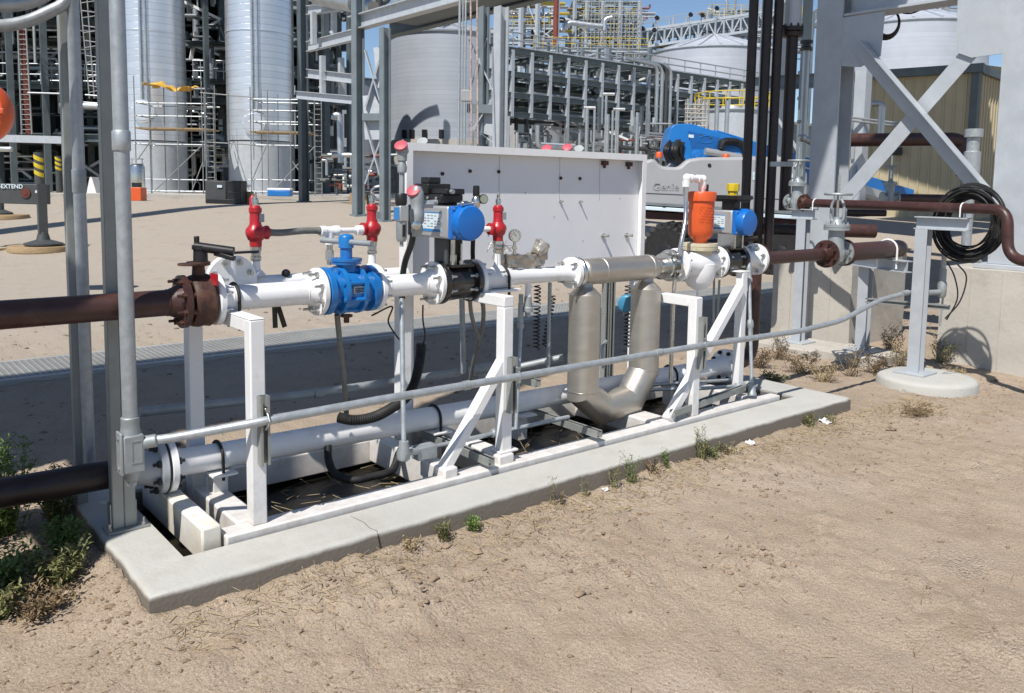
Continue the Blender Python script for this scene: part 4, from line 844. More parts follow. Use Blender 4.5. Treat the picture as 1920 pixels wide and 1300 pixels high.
# ---- left strut posts with tall conduits
t = thing('strut_post', 'nearer galvanised strut post bolted to the pad\'s left end', 'post', (.955,3.74,.12))
B('base_plate', MB().bx(.885,1.055,3.725,3.83,.1205,.130), STRUT, t, .002)
for k,x in enumerate((.936,.984)):
    B('upright', MB().strut((x,3.785,.131),(x+.012,3.785,3.4),(0,-1,0),.046), STRUT, t); B('face_plate', MB().bar((x,3.7605,.131),(x+.012,3.7605,3.4),.040,.003,Y), STRUT, t)
for x in (.895,1.035): B('anchor_bolt', MB().hexbolt((x,3.745,.131),Z,.011,.012,.02), BOLT, t)
B('gusset', MB().bx(1.008,1.013,3.765,3.81,.131,.24), STRUT, t); B('gusset', MB().bx(.905,.910,3.765,3.81,.131,.24), STRUT, t)
t = thing('conduit', 'thick galvanised conduit dropping down the nearer strut post into a cast fitting', 'conduit', (.98,3.70,.4))
cx, cy = .953, 3.60
B('pipe_body', MB().lathe((cx,cy,.62),Z,[(0,.0295),(1.10,.0295),(2.9,.0295)],20).lathe((cx,cy,1.735),Z,[(0,.033),(.004,.035),(.075,.035),(.08,.032)],20), GALV, t)
B('conduit_body', MB().lathe((cx,cy,.385),Z,[(0,.02),(.01,.032),(.05,.036),(.07,.042),(.12,.045),(.19,.045),(.22,.037),(.24,.036),(.27,.036)],20).bx(cx-.04,cx+.04,cy-.05,cy+.02,.43,.585).tube((cx,cy-.01,.54),(cx+.09,cy-.045,.55),.027,16).lathe((cx,cy,.36),Z,[(0,.018),(.012,.021),(.028,.021)],8), GALVD, t, .005)
B('cover', MB().bx(cx-.052,cx-.041,cy-.048,cy+.02,.425,.60), GALVD, t, .004)
B('cast_mark', MB().bx(cx-.012,cx+.03,cy-.0525,cy-.0501,.47,.475).bx(cx-.012,cx+.03,cy-.0525,cy-.0501,.56,.565).bx(cx-.012,cx-.008,cy-.0525,cy-.0501,.475,.56).bx(cx+.026,cx+.03,cy-.0525,cy-.0501,.475,.56), GALVD, t)
for z in (.45,.575): B('cover_screw', MB().hexbolt((cx-.0525,cy-.015,z),-X,.008,.006,0), BOLT, t)
t = thing('strut_post', 'farther galvanised strut post behind the lower brown pipe', 'post', (.92,4.2,.1))
B('upright', MB().bx(.868,.914,4.19,4.235,.02,3.5), STRUT, t, .002); B('face_plate', MB().bx(.874,.908,4.1865,4.1895,.02,3.5), STRUT, t)
t = thing('conduit', 'thick galvanised conduit bending left at the top of the farther strut post', 'conduit', (.93,4.15,.2))
q = a(121,18,4.13); q2 = a(152,110,4.13); q3 = a(172,850,4.13)
B('pipe_body', MB().path(fillet([a(-150,46,4.13)+V((-.6,0,-.02)),a(30,52,4.13),q-V((.0,0,-.02)),V((.912,4.13,2.43)),V((.912,4.13,2.1)),V((.912,4.13,.30))],.13,8),.026,18), GALV, t)
B('coupling', MB().lathe((.912,4.13,1.56),Z,[(0,.028),(.005,.0295),(.10,.0295),(.105,.028)],18), GALVD, t); B('base_fitting', MB().lathe((.912,4.13,.24),Z,[(0,.02),(.02,.034),(.06,.034),(.065,.03)],14), GALVD, t)
t = thing('conduit', 'upper of two galvanised conduits crossing the top left corner', 'conduit', (.4,4.0,2.4))
B('pipe_body', MB().path(fillet([a(-120,14,4.0)+V((-.8,0,-.02)),a(40,12,4.0),a(110,-22,4.0),a(150,-120,4.0)],.13,8),.029,18), GALV, t)

# ================================================================ RIGHT-HAND STEELWORK, SUPPORTS AND FOUNDATIONS
def hcol(x, y, z0, z1, s=.30, tw=.016, tf=.022):
    """wide-flange upright, flanges facing -X and +X"""
    return MB().bx(x-s/2,x-s/2+tf,y-s/2,y+s/2,z0,z1).bx(x+s/2-tf,x+s/2,y-s/2,y+s/2,z0,z1).bx(x-s/2+tf,x+s/2-tf,y-tw/2,y+tw/2,z0,z1)
def bent(x, ya, yb, tag_, near=True):
    """pipe-rack bent: foundations, two columns, transverse beam, gussets, X bracing, high deck"""
    for y, nm in ((ya,'far'),(yb,'near')):
        f = thing('foundation', 'big board-marked concrete foundation block under the %s grey column'%nm if near else 'concrete foundation block under the %s column beside the camera'%nm, 'foundation', (x+.2,y,0))
        w_ = .53 if nm=='far' else .62
        m = gridbox(x-.37,x+.8,y-w_,y+w_*.75,-.05,.92,14)
        m.v = [v+V((noise.noise(v*5),noise.noise(v*5+V((3,1,2))),noise.noise(v*4+V((7,7,1)))))*.006 for v in m.v]
        B('block', m, FOUND, f, ang=60)
        jl = MB()
        for k in range(1,4): jl.bx(x-.3775,x-.3715,y-w_+k*w_*.44-.002,y-w_+k*w_*.44+.002,0,.9)
        B('form_marks', jl, FOUND, f)
        c = thing('steel_column', '%s grey painted wide-flange column on a concrete foundation%s'%('left' if nm=='far' else 'right',' with gusset plates' if near else ' left of the camera'), 'column', (x,y,.92))
        B('shaft', hcol(x,y,.965,9.4), GSTEEL, c); B('base_plate', MB().bx(x-.24,x+.24,y-.24,y+.24,.921,.962), GSTEEL, c, .004)
        for sx in (-1,1):
            for sy in (-1,1): B('anchor_bolt', MB().hexbolt((x+sx*.2,y+sy*.2,.962),Z,.022,.025,.05), BOLT, c)
    xf = x-.16
    bm = thing('transverse_beam', 'deep grey cross beam at the top of the braced frame' if near else 'deep grey cross beam of the frame left of the camera', 'beam', (x,(ya+yb)/2,3.4))
    B('web', MB().bx(x-.008,x+.008,yb+.16,ya-.16,3.47,3.98), GSTEEL, bm); B('bottom_flange', MB().bx(x-.15,x+.15,yb+.16,ya-.16,3.445,3.469), GSTEEL, bm); B('top_flange', MB().bx(x-.15,x+.15,yb+.16,ya-.16,3.981,4.0), GSTEEL, bm)
    g1 = [(ya-.15,3.43),(ya-.15,2.93),(ya-.37,2.90),(4.42-5+ya+.0,2.99),(4.40-5+ya,3.43)]
    g2 = [(yb+.15,3.43),(yb+.15,2.89),(yb+.42,2.88),(yb+.56,2.945),(yb+.58,3.43)]
    for poly, nm in ((g1,'left'),(g2,'right')):
        m = MB().prism(poly,(xf+.012,0,0),Y,Z,.016); single('gusset_plate', m, GSTEEL, '%s grey gusset plate under the deep cross beam%s'%(nm,'' if near else ' left of the camera'), 'steel plate')
    def brace(p,q,label,side=-1):
        b = thing('brace', label+('' if near else ' left of the camera'), 'brace', V(p)); B('flange', MB().bar(p,q,.012,.155,(0,0,1)) if False else MB().bar(p,q,.155,.012,X), GSTEEL, b)
        d = (V(q)-V(p)).normalized(); o = d.cross(X).normalized(); s_ = 1 if o.z>0 else -1
        B('outstand', MB().bar(V(p)+o*s_*.072+X*.062*side,V(q)+o*s_*.072+X*.062*side,.010,.11,X), GSTEEL, b)
    brace((xf-.02,ya-.37,3.10),(xf-.02,yb+.22,1.62),'front angle brace falling to the right across the braced frame')
    brace((xf+.05,yb+.43,2.96),(xf+.05,ya-.22,1.50),'rear angle brace rising to the right across the braced frame',1)
    # high rack deck (its shadow falls behind the skid)
    return
bent(8.60, 4.98, 3.09, 'right')
bent(-1.05, 4.98, 3.09, 'left', near=False)
dk = thing('overhead_deck', 'high pipe rack deck carried by the grey columns above the frame of view', 'pipe rack', (4,4,9.4))
B('deck_beam', MB().ibeam((-14,3.09,9.6),(60,3.09,9.6),.3,.4), GSTEEL, dk); B('deck_beam', MB().ibeam((-14,4.98,9.6),(60,4.98,9.6),.3,.4), GSTEEL, dk)
B('floor_plate', MB().bx(-14,60,3.25,4.82,9.66,9.70), GSTEEL, dk)

def isupport(x, y, z0, z1, label, beam=None, s=.10, pad=None, lit=True):
    t = thing('pipe_support', label, 'pipe support', (x,y,z0))
    B('post', hcol(x,y,z0+.016,z1,s,.007,.009), GSTEEL, t, .001); B('base_plate', MB().bx(x-.13,x+.13,y-.13,y+.13,z0,z0+.0155), GSTEEL, t, .002)
    if beam: B('cap_beam', MB().ibeam(*beam,.10,.105,.007,.009), GSTEEL, t, .001)
    return t
# near support on its round footing
ft = thing('footing', 'round low concrete footing under the nearest pipe support', 'footing', (7.16,3.16,-.05))
B('disc', MB().lathe((7.16,3.16,-.06),Z,[(0,.395),(.11,.39),(.128,.382),(.14,.36),(.144,.3),(.146,.01)],56), CONC, ft)
isupport(7.15,3.255,.086,1.31,'nearest grey I-beam pipe support standing on the round footing',((7.15,3.32,1.363),(7.15,2.90,1.363)))
f2 = thing('footing', 'square low concrete footing under the left pipe support', 'footing', (7.75,4.72,0)); B('block', MB().bx(7.42,8.08,4.40,5.04,-.05,.06), FOUND, f2, .012)
isupport(7.75,4.74,.06,1.325,'left grey I-beam pipe support beneath the small flanged gate valve',((7.75,4.88,1.378),(7.75,4.62,1.378)))
f3 = thing('footing', 'square low concrete footing under the shaded middle pipe support', 'footing', (7.75,4.05,0)); B('block', MB().bx(7.45,8.05,3.75,4.35,-.05,.08), FOUND, f3, .012)
isupport(7.75,4.05,.08,.905,'shaded middle grey pipe support below the thick brown pipe stub',((7.74,4.18,.958),(7.42,3.50,.958)))
t = thing('pipe', 'thin brown pipe on the pipe supports bending down at the right edge', 'pipe', (7.15,3.4,1.45))
PA, PB = V((7.15,2.955,1.493)), V((7.75,4.74,1.493)); PD = (PB-PA).normalized()
B('pipe_body', MB().path(fillet([PB,PA-PD*.40,PA-PD*.43-Z*.36,PA-PD*.9-Z*.42],.12,8),.0415,22), PRIMER, t)
B('flange', MB().lathe(PB+PD*.02,-PD,[(0,.085),(.02,.088),(.022,.06),(.06,.044)],28), RUST, t); bolts(PB-PD*.002,-PD,.072,8,.009,.01,.012,RUST,t)
for q in (PB-PD*.16, PA):
    pts = [V((q.x-.05,q.y,1.42))]+[V((q.x-math.cos(math.pi*i/12)*.05,q.y,1.485+math.sin(math.pi*i/12)*.05)) for i in range(13)]+[V((q.x+.05,q.y,1.42))]
    B('u_bolt', MB().path(pts,.006,8), WHITE, t)
gate_valve(PB+PD*.12, PD, .78, 'small grey gate valve on the thin brown pipe before the left column', wheel_r=.13)
# cable coil
random.seed(12); cc = ax_(1818,415,7.32); t = thing('cable_coil', 'big coil of black cable hung on the steel behind the nearest pipe support', 'cable coil', cc-Z*.34)
cm = MB()
for k in range(26):
    R1 = random.uniform(.235,.315); off = V((random.uniform(-.05,.06),random.uniform(-.03,.03),random.uniform(-.03,.03))); tl = random.uniform(-.12,.12); pts = []
    for i in range(40):
        an = 2*math.pi*i/40; r_ = R1*(1+.03*math.sin(3*an+k)); pts.append(cc+off+V((r_*math.cos(an)*tl+.02*math.sin(2*an+k), r_*.86*math.cos(an), r_*1.04*math.sin(an)-.02*(1+math.sin(an)))))
    cm.path(pts,.0085,6,True)
B('turns', cm, RUBBER, t)
for pts in ([a(1775,490,2.95),a(1790,520,2.92),a(1795,560,2.92),a(1775,600,2.98)],[a(1795,495,2.9),a(1812,520,2.86),a(1800,565,2.88),a(1772,598,2.96)]): B('loose_end', MB().path(curve(pts,8),.006,6), RUBBER, t)
# conduit riser and cross strut behind the near support
q = ax_(1766,548,7.42)
t = thing('conduit', 'grey conduit riser with a cast elbow behind the nearest pipe support', 'conduit', (q.x,q.y,.5)); B('riser', MB().tube(q,q+Z*.62,.02,14), GALV, t)
B('conduit_body', MB().lathe(q-Z*.05,Z,[(0,.02),(.02,.035),(.12,.038),(.15,.028),(.25,.028)],16).tube(q,q-X*.16+Y*.05,.024,12), GALVD, t)
B('drain_tube', MB().tube(q+V((.03,0,-.02)),q+V((.03,.01,-.30)),.009,8), GALVD, t)
s0 = ax_(1625,563,7.22); s1 = ax_(1780,577,7.22); single('strut_channel', MB().strut(s0,s1,(-1,0,0)), STRUT, 'horizontal strut channel clamped across two pipe supports', 'strut channel')

ap = thing('high_deck','added unseen plate that shades the left gusset plate and column','platform',(6.75,4.3,5.4))
B('grating', MB().bx(6.45,7.9,3.72,4.75,5.38,5.42), GSTEEL, ap); B('bracket', MB().bx(7.9,8.45,4.25,4.33,5.30,5.378), GSTEEL, ap); B('bracket', MB().bx(7.9,8.45,4.70,4.76,5.30,5.378), GSTEEL, ap)  # solid plate and brackets added above the view just to cast shade
# ================================================================ BACKGROUND PLANT
random.seed(31)
def vat(px, py, d): return ad_(px, py, d)
def up(px, y0, y1, d):
    """vertical line in the world: foot at pixel (px,y1), top level with pixel row y0, at depth d"""
    p = ad_(px, y1, d); q = ad_(px, y0, d); return p, V((p.x,p.y,q.z))
HR = V((_rt.x,_rt.y,0)).normalized(); HF = V((_fw.x,_fw.y,0)).normalized()     # level directions across and away from the viewer
def wpx(n, d): return n*d/F_PX
def pole(px, y0, y1, d, w_, m, parent, name='column', shape='bar', sink=0):
    p, q = up(px,y0,y1,d); p = p-Z*sink
    return B(name, MB().bar(p,q,wpx(w_,d)) if shape=='bar' else MB().tube(p,q,wpx(w_,d)/2,10), m, parent)

# ---- low concrete plinth under the silos
p0, p1 = ad_(60,384,33), ad_(655,381,37)
gz_ = lambda q: gz(q.x,q.y)
def slab(p,q,dep,h,name,label,cat):
    p = V((p.x,p.y,0)); q = V((q.x,q.y,0)); n = HF*dep; t = thing(name,label,cat,V((p.x,p.y,.8)))
    z = max(gz_(p),gz_(q)); m = MB(); m.add([V((v.x,v.y,zz)) for zz in (.3,z+h) for v in (p,q,q+n,p+n)],[(0,3,2,1),(4,5,6,7),(0,1,5,4),(1,2,6,5),(2,3,7,6),(3,0,4,7)]); B('slab',m,FOUND,t); return z+h
SZ = slab(p0,p1,14,.16,'plinth','long low concrete plinth under the two silver silos','plinth')

# ---- two silver silos
def silo(px, label, d=41.0, r=1.52):
    c = ad_(px,340,d); c = V((c.x,c.y,SZ)); t = thing('silo', label, 'silo', c, 'silver clad silos')
    zb = ad_(px,266,d).z
    B('shell', MB().lathe((c.x,c.y,zb),Z,[(0,r),(11,r)],64), SILO, t)
    B('skirt', MB().lathe((c.x,c.y,SZ-.1),Z,[(0,r-.05),(zb-SZ+.06,r-.05)],48), GSTEEL, t)
    B('shell_band', MB().lathe((c.x,c.y,ad_(px,72,d).z),Z,[(0,r+.002),(.01,r+.03),(.07,r+.03),(.08,r+.002)],64,False), SILO, t)
    th = HR*.12-HF
    for k,o in ((0,.10),(1,.24)):
        q = c+(HR*o-HF*math.sqrt(1-o*o)).normalized()*(r+.09); B('standpipe', MB().tube((q.x,q.y,zb+(1.5 if px<400 else .6)),(q.x,q.y,zb+11),.055,10), FPIPE, t)
    o = (HR*.12-HF).normalized(); mc = V((c.x,c.y,ad_(px,215 if px<400 else 236,d).z)); B('manway', MB().lathe(mc+o*(r-.08),o,[(0,.46),(.2,.46),(.201,.53),(.24,.53),(.25,.44),(.27,.43)],28), SILO, t)
    for k in range(3):
        q = c+(HR*(.02*k+.2)-HF*.95).normalized()*(r+.02)
    return t
silo(291,'left silver clad silo standing behind the scaffold with the yellow tarp'); silo(489,'right silver clad silo standing behind the scaffold with the bare planks')

# ---- scaffolds
SCAF = mat('scaffold_tube', (.24,.25,.245), .6, metal=.3, var=.25, scale=3)
def scaffold(xs, ytop, plat, ybot, d, label, tarp=False, ladder=None, rails=(), diag=(), back=1.6):
    t = thing('scaffold', label, 'scaffold', ad_(xs[0],ybot,d), 'tube scaffolds in front of the silos')
    for i,x in enumerate(xs):
        for b in (0,back):
            p,q = up(x,ytop[i%len(ytop)],ybot,d); p = V((p.x,p.y,gz_(p)))+HF*b; q = q+HF*b; B('upright', MB().tube(p,q,.024,8), SCAF, t)
    for ri,yy in enumerate(rails):
        p,_ = up(xs[0],0,yy,d); q,_ = up(xs[-1],0,yy,d); q.z = p.z; o = (q-p).normalized()*.15
        for b in ((0,back) if ri%2==0 else (0,)): B('ledger', MB().tube(p-o+HF*b,q+o+HF*b,.025,8), GALV, t)
        for x in xs[::max(1,len(xs)-1)]:
            p2,_ = up(x,0,yy,d); p2.z = p.z; B('ledger', MB().tube(p2-HF*.1,p2+HF*(back+.1),.021,8), SCAF, t)
    for (xa,ya,xb,yb) in diag: B('brace', MB().tube(ad_(xa,ya,d-.1),ad_(xb,yb,d-.1),.024,8), SCAF, t)
    p,_ = up(xs[0],0,plat,d); q,_ = up(xs[-1],0,plat,d); q.z = p.z; u = (q-p).normalized()
    for k in range(5): B('plank', MB().bar(p-u*.1+HF*(.1+k*.32),q+u*.15+HF*(.1+k*.32),.29,.06), WOOD, t)
    if ladder:
        lx0,lx1,ly0,ly1 = ladder
        for x in (lx0,lx1): pole(x,ly0,ly1,d-.3,2.0,SCAF,t,'ladder_rail','tube')
        for k in range(int((ly1-ly0)/10)): yy = ly0+5+k*10; B('rung', MB().tube(ad_(lx0,yy,d-.3),ad_(lx1,yy,d-.3),.013,6), SCAF, t)
    if tarp:
        tm = MB(); nx_,ny_ = 26,10; p = ad_(264,160,d); q = ad_(352,170,d); q.z = p.z-.1
        for j in range(ny_+1):
            for i in range(nx_+1):
                a_,b_ = i/nx_, j/ny_; v = p+(q-p)*a_+HF*(b_*1.5); v.z += .10*math.sin(a_*7)+.22*noise.noise((a_*6,b_*4,3))-.25*(1-b_)*(1-a_)*0 + .12*b_; tm.v.append(v)
        tm.f = [(j*(nx_+1)+i,j*(nx_+1)+i+1,(j+1)*(nx_+1)+i+1,(j+1)*(nx_+1)+i) for j in range(ny_) for i in range(nx_)]
        single('tarp', tm, TARP, 'crumpled yellow tarp lying over the left scaffold\'s top rails', 'tarp')
scaffold([257,284,336,382],[145,150,350 and 160,155],240,370,37,'left tube scaffold under the yellow tarp with planks and a ladder',True,(388,403,178,345),(193,217,270,336,358),((290,358,382,270),(258,300,284,262),(382,300,360,358)))
scaffold([472,504,546,575],[165,172,180,172],247,372,37,'right tube scaffold with bare planks and a ladder in front of the silver silo',False,(591,604,190,368),(186,207,228,272,337,359),((512,358,590,275),(472,340,500,272),(546,300,575,340)))
# handrail bridge between the scaffolds
t = thing('handrail','long tube handrail running between the two silo scaffolds','handrail',ad_(400,270,36)); 
for yy,dy in ((174,9),(266,6)): B('rail', MB().tube(ad_(375,yy,36),ad_(478,yy+dy,36),.024,8), SCAF, t)
for x in (385,430,476): pole(x,176,300,36,2,SCAF,t,'post','tube')

# ---- steel module, generic: columns, beams, braces, pipes, rails, ladders
def module(name, label, cat, d, xs, ys, depth, mat_c, mat_b, cw, bw, ybot, pipes=0, pm=None, brace=(), rails=None, extra=None, dark=False, nz=2, group=None, seed=1):
    rn = random.Random(seed); base = ad_(xs[0],ybot,d); t = thing(name,label,cat,V((base.x,base.y,gz_(base))),group)
    top = min(ys)
    for j in range(nz):
        for x in xs:
            p,q = up(x,top,ybot,d); o = HF*(depth*j/max(1,nz-1)); p = V((p.x,p.y,min(p.z,gz_(p)))); B('column', MB().bar(p+o,q+o,cw), mat_c, t)
    for y in ys:
        p = ad_(xs[0],y,d); q = ad_(xs[-1],y,d); q = V((q.x,q.y,p.z))
        for j in range(nz):
            o = HF*(depth*j/max(1,nz-1)); B('beam', MB().ibeam(p+o,q+o,bw*.7,bw,bw*.1,bw*.12), mat_b, t)
        for x in xs:
            r_ = ad_(x,y,d); r_.z = p.z; B('cross_beam', MB().ibeam(r_,r_+HF*depth,bw*.6,bw*.85,bw*.1,bw*.12), mat_b, t)
    for (i,a_,b_) in brace:
        for sgn in (0,1):
            p = ad_(xs[i],ys[a_] if sgn else ys[b_],d); q = ad_(xs[i+1],ys[b_] if sgn else ys[a_],d); B('brace', MB().bar(p,q,cw*.5,cw*.3), mat_b, t)
    if rails:
        for y in rails:
            for dz in (.55,1.1):
                p = ad_(xs[0],y,d-.2); q = ad_(xs[-1],y,d-.2); q.z = p.z; B('guard_rail', MB().tube(p+Z*dz,q+Z*dz,.03,6), extra or GALV, t)
            n = 3*(len(xs)-1)
            for k in range(n+1):
                p = ad_(xs[0]+(xs[-1]-xs[0])*k/n,y,d-.2); p.z = ad_(xs[0],y,d-.2).z; B('rail_post', MB().tube(p,p+Z*1.1,.025,6), extra or GALV, t)
    zlo, zhi = ad_(xs[0],ybot,d).z, ad_(xs[0],top,d).z; Lx = (ad_(xs[-1],ybot,d)-ad_(xs[0],ybot,d)).length
    for k in range(pipes):
        o = V((base.x,base.y,0)); u0 = rn.uniform(0,Lx*.9); dd = rn.uniform(.1,depth*.8); z = rn.uniform(zlo+.5,zhi); r_ = rn.choice((.05,.08,.08,.12,.2))
        m = pm if pm else rn.choice((FPIPE,FPIPE,GALVD,GSTEEL,GREYD))
        if rn.random() < .55:
            L_ = rn.uniform(.25,.8)*Lx; p = o+HR*u0+HF*dd+Z*z; q = o+HR*min(Lx,u0+L_)+HF*dd+Z*z; pts = [p,q]
            if rn.random()<.6: pts.append(q+Z*rn.choice((-1,1))*rn.uniform(.6,2.2))
        else:
            p = o+HR*u0+HF*dd+Z*z; q = p+Z*rn.uniform(1,3.5); pts = [p,q]
            if rn.random()<.5: pts.append(q+HR*rn.choice((-1,1))*rn.uniform(.5,1.5))
        B('pipe', MB().path(fillet(pts,r_*2.5,4),r_,10), m, t)
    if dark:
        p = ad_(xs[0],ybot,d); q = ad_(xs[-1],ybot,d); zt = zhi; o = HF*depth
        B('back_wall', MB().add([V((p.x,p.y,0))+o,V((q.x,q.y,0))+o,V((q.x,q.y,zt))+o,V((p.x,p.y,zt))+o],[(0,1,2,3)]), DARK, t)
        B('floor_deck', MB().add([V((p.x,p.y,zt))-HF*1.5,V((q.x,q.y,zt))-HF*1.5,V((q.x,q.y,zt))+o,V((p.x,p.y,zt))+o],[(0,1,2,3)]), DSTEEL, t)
        for y in ys[1:]:
            z = ad_(xs[0],y,d).z; B('floor_deck', MB().add([V((p.x,p.y,z))+HF*.2,V((q.x,q.y,z))+HF*.2,V((q.x,q.y,z))+o,V((p.x,p.y,z))+o],[(0,1,2,3)]), DSTEEL, t)
    return t
# dark process building behind the silos: open decks one above the other, so its inside lies in their shade
CLAD = mat('shade_dark_cladding', (.035,.04,.045), .7, var=.4, scale=.6)  # near-black colour carries the deep shade of the building's inside
t = thing('process_building','deep dark open-decked process building filling the left behind the silos','building',ad_(250,360,48))
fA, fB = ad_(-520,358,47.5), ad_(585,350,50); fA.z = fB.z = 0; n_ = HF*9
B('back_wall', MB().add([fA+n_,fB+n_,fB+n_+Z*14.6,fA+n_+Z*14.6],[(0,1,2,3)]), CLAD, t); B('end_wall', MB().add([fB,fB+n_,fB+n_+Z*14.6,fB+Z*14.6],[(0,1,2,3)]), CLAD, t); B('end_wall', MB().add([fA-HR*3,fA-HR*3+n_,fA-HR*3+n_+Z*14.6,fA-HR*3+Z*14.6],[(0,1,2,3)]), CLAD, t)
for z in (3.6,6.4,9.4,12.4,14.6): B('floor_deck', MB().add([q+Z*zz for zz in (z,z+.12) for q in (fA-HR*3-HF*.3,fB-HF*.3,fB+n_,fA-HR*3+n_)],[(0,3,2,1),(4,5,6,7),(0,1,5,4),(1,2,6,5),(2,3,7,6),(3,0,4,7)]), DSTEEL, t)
for k in range(14):
    q = fA+(fB-fA)*(k/13); B('column', MB().bar(q,q+Z*14.6,.28,.28), DSTEEL, t)
rn = random.Random(66)
for k in range(95):
    q = fA+(fB-fA)*rn.random()+HF*rn.uniform(.2,3)+Z*rn.uniform(.9,14); L_ = rn.uniform(1,6); r_ = rn.choice((.05,.08,.12,.2,.35)); pts = [q,q+HR*L_]
    if rn.random()<.6: pts.append(q+HR*L_+Z*rn.choice((-1,1))*rn.uniform(.8,2.5))
    B('pipe', MB().path(fillet(pts,r_*2.5,4),r_,10), rn.choice((FPIPE,GALVD,GSTEEL,GREYD,DSTEEL)), t)
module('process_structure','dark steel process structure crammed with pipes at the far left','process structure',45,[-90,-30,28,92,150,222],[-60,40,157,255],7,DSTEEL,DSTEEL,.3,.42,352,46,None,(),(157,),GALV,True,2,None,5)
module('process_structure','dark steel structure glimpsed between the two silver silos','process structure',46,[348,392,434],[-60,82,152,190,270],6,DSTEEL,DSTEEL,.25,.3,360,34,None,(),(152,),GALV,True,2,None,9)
module('process_structure','dark steel structure right of the right silver silo','process structure',46,[546,574,612,658],[-60,10,70,134,187],3,DSTEEL,MSTEEL,.32,.5,352,30,None,(),None,None,False,2,None,13)
# ladder and scaffold tower left
t = thing('cage_ladder','tall vertical ladder with a reddish back on the far left structure','ladder',ad_(52,252,43))
for x,dx in ((33,8),(48,12)):
    B('ladder_rail', MB().tube(ad_(x,40,43),ad_(x+dx,252,43),.045,8), SCAF, t)
for k in range(22): yy = 46+k*9.4; f_ = (yy-40)/212; B('rung', MB().tube(ad_(33+8*f_,yy,43),ad_(48+12*f_,yy,43),.022,6), SCAF, t)
B('cable_tray', MB().bar(ad_(40,50,43.2),ad_(53,252,43.2),.22,.05), RUSTRED, t)
t = thing('scaffold_tower','narrow leaning tube tower between the two strut posts','scaffold',ad_(175,200,43))
for x,dx in ((150,18),(163,14),(178,6)): B('upright', MB().tube(ad_(x,-10,43),ad_(x+dx,185,43),.035,8), SCAF, t)
for k in range(13): yy = 6+k*14; f_ = yy/190; B('ledger', MB().tube(ad_(150+18*f_,yy,43),ad_(180+5*f_,yy-4+8*(k%2),43),.028,6), SCAF, t)
for x0_,x1_,yy in ((160,183,178),(157,183,192),(52,118,174)): B('guard_rail', MB().tube(ad_(x0_,yy,42),ad_(x1_,yy+2,42),.04,8), GALV, t)
t = thing('pipe','pale horizontal duct beam low across the far left structure','pipe',ad_(60,262,42)); B('beam', MB().bar(ad_(-60,258,42),ad_(118,263,42),.3,.36), GSTEEL, t)
t = thing('pipe','short pale pipe end at the far left edge','pipe',ad_(10,280,40)); B('pipe_body', MB().tube(ad_(-60,279,40),ad_(20,280,40),.13,14).sph(ad_(20,280,40),.13), FPIPE, t)
def striped(px,y0,y1,d,w_,label):
    p,q = up(px,y0,y1,d); t = thing('guard_post',label,'guard post',V((p.x,p.y,gz_(p)))); r_ = wpx(w_,d)/2; B('post', MB().tube(V((p.x,p.y,gz_(p))),q,r_,16), GREYD, t)
    L_ = (q-p).length; u = HR; 
    for k in range(3):
        z0 = p.z+.1+k*L_*.3; m = MB(); n = 18; vs=[]; fs=[]
        for i in range(n+1):
            an = math.pi*i/n; dx = -math.cos(an); dv = HR*dx-HF*math.sin(an); s_ = .18*L_*(dx*.5)
            vs += [V((p.x,p.y,z0-s_))+dv*(r_+.006), V((p.x,p.y,z0+.17*L_-s_))+dv*(r_+.006)]
        fs = [(2*i,2*i+2,2*i+3,2*i+1) for i in range(n)]; B('stripe', MB().add(vs,fs), YELLOW, t)
striped(74,286,333,39,17,'yellow and black striped guard post at the far left'); striped(110,293,322,41,11,'narrower striped guard post half hidden by the farther strut post')
t = thing('pump_base','white sloping cover beside the farther strut post','cover',ad_(172,370,36)); B('cover', MB().prism([(0,0),(.55,0),(.30,.95),(.22,.95)],ad_(160,374,36),HR,Z,-.6), WHITED, t)

# ---- site clutter in front of the silos
def box_on(px0,px1,y0,y1,d,dep,m,parent,name='case',bev=.02,lift=0):
    p = ad_(px0,y1,d); q = ad_(px1,y1,d); h = (y1-y0)*d/F_PX; z = gz_(p)+lift; u = V((q.x-p.x,q.y-p.y,0)); p = V((p.x,p.y,z)); n = HF*dep
    vs = [p,p+u,p+u+n,p+n]; vs += [v+Z*h for v in vs]; return B(name, MB().add(vs,[(0,3,2,1),(4,5,6,7),(0,1,5,4),(1,2,6,5),(2,3,7,6),(3,0,4,7)]), m, parent, bev)
t = thing('welding_generator','dark grey welding generator with a black end on the dirt below the silos','generator',ad_(418,388,29.5)); box_on(385,424,342,384,29.5,.7,GREYD,t,'case'); box_on(424.5,452,345,388,29.3,.7,BLACK,t,'engine_end'); box_on(386,450,383,391,29.3,.7,BLACK,t,'skid_base',.005)
q = ad_(407,352,29.4); B('label', MB().bar(q,q+HR*.18,.006,.09,Z) if False else MB().add([q,q+HR*.17,q+HR*.17+Z*.09,q+Z*.09],[(0,1,2,3)]), LABELW, t)
B('vent_slot', MB().bar(ad_(428,360,29.25),ad_(449,362,29.25),.05,.03), GREYD, t)
t = thing('carton','brown carton beside the welding generator','box',ad_(462,386,30)); box_on(455,470,364,386,30,.5,WOOD,t,'box',.01)
t = thing('cooler','blue drink cooler with a white lid on the silo plinth','cooler',ad_(522,371,35)); box_on(501,544,360,371,35,.5,LIFTBLUE,t,'tub',.03,.16); box_on(500.5,544.5,356,360,35,.5,WHITE,t,'lid',.02,.16+.245)
t = thing('toolbox','bright orange toolbox on the dirt at the foot of the left silo','toolbox',ad_(254,386,31)); box_on(244,265,361,386,31,.5,ORANGE,t,'case',.02); box_on(247,262,352,360.5,31,.2,BLACK,t,'tray',.01,.5)
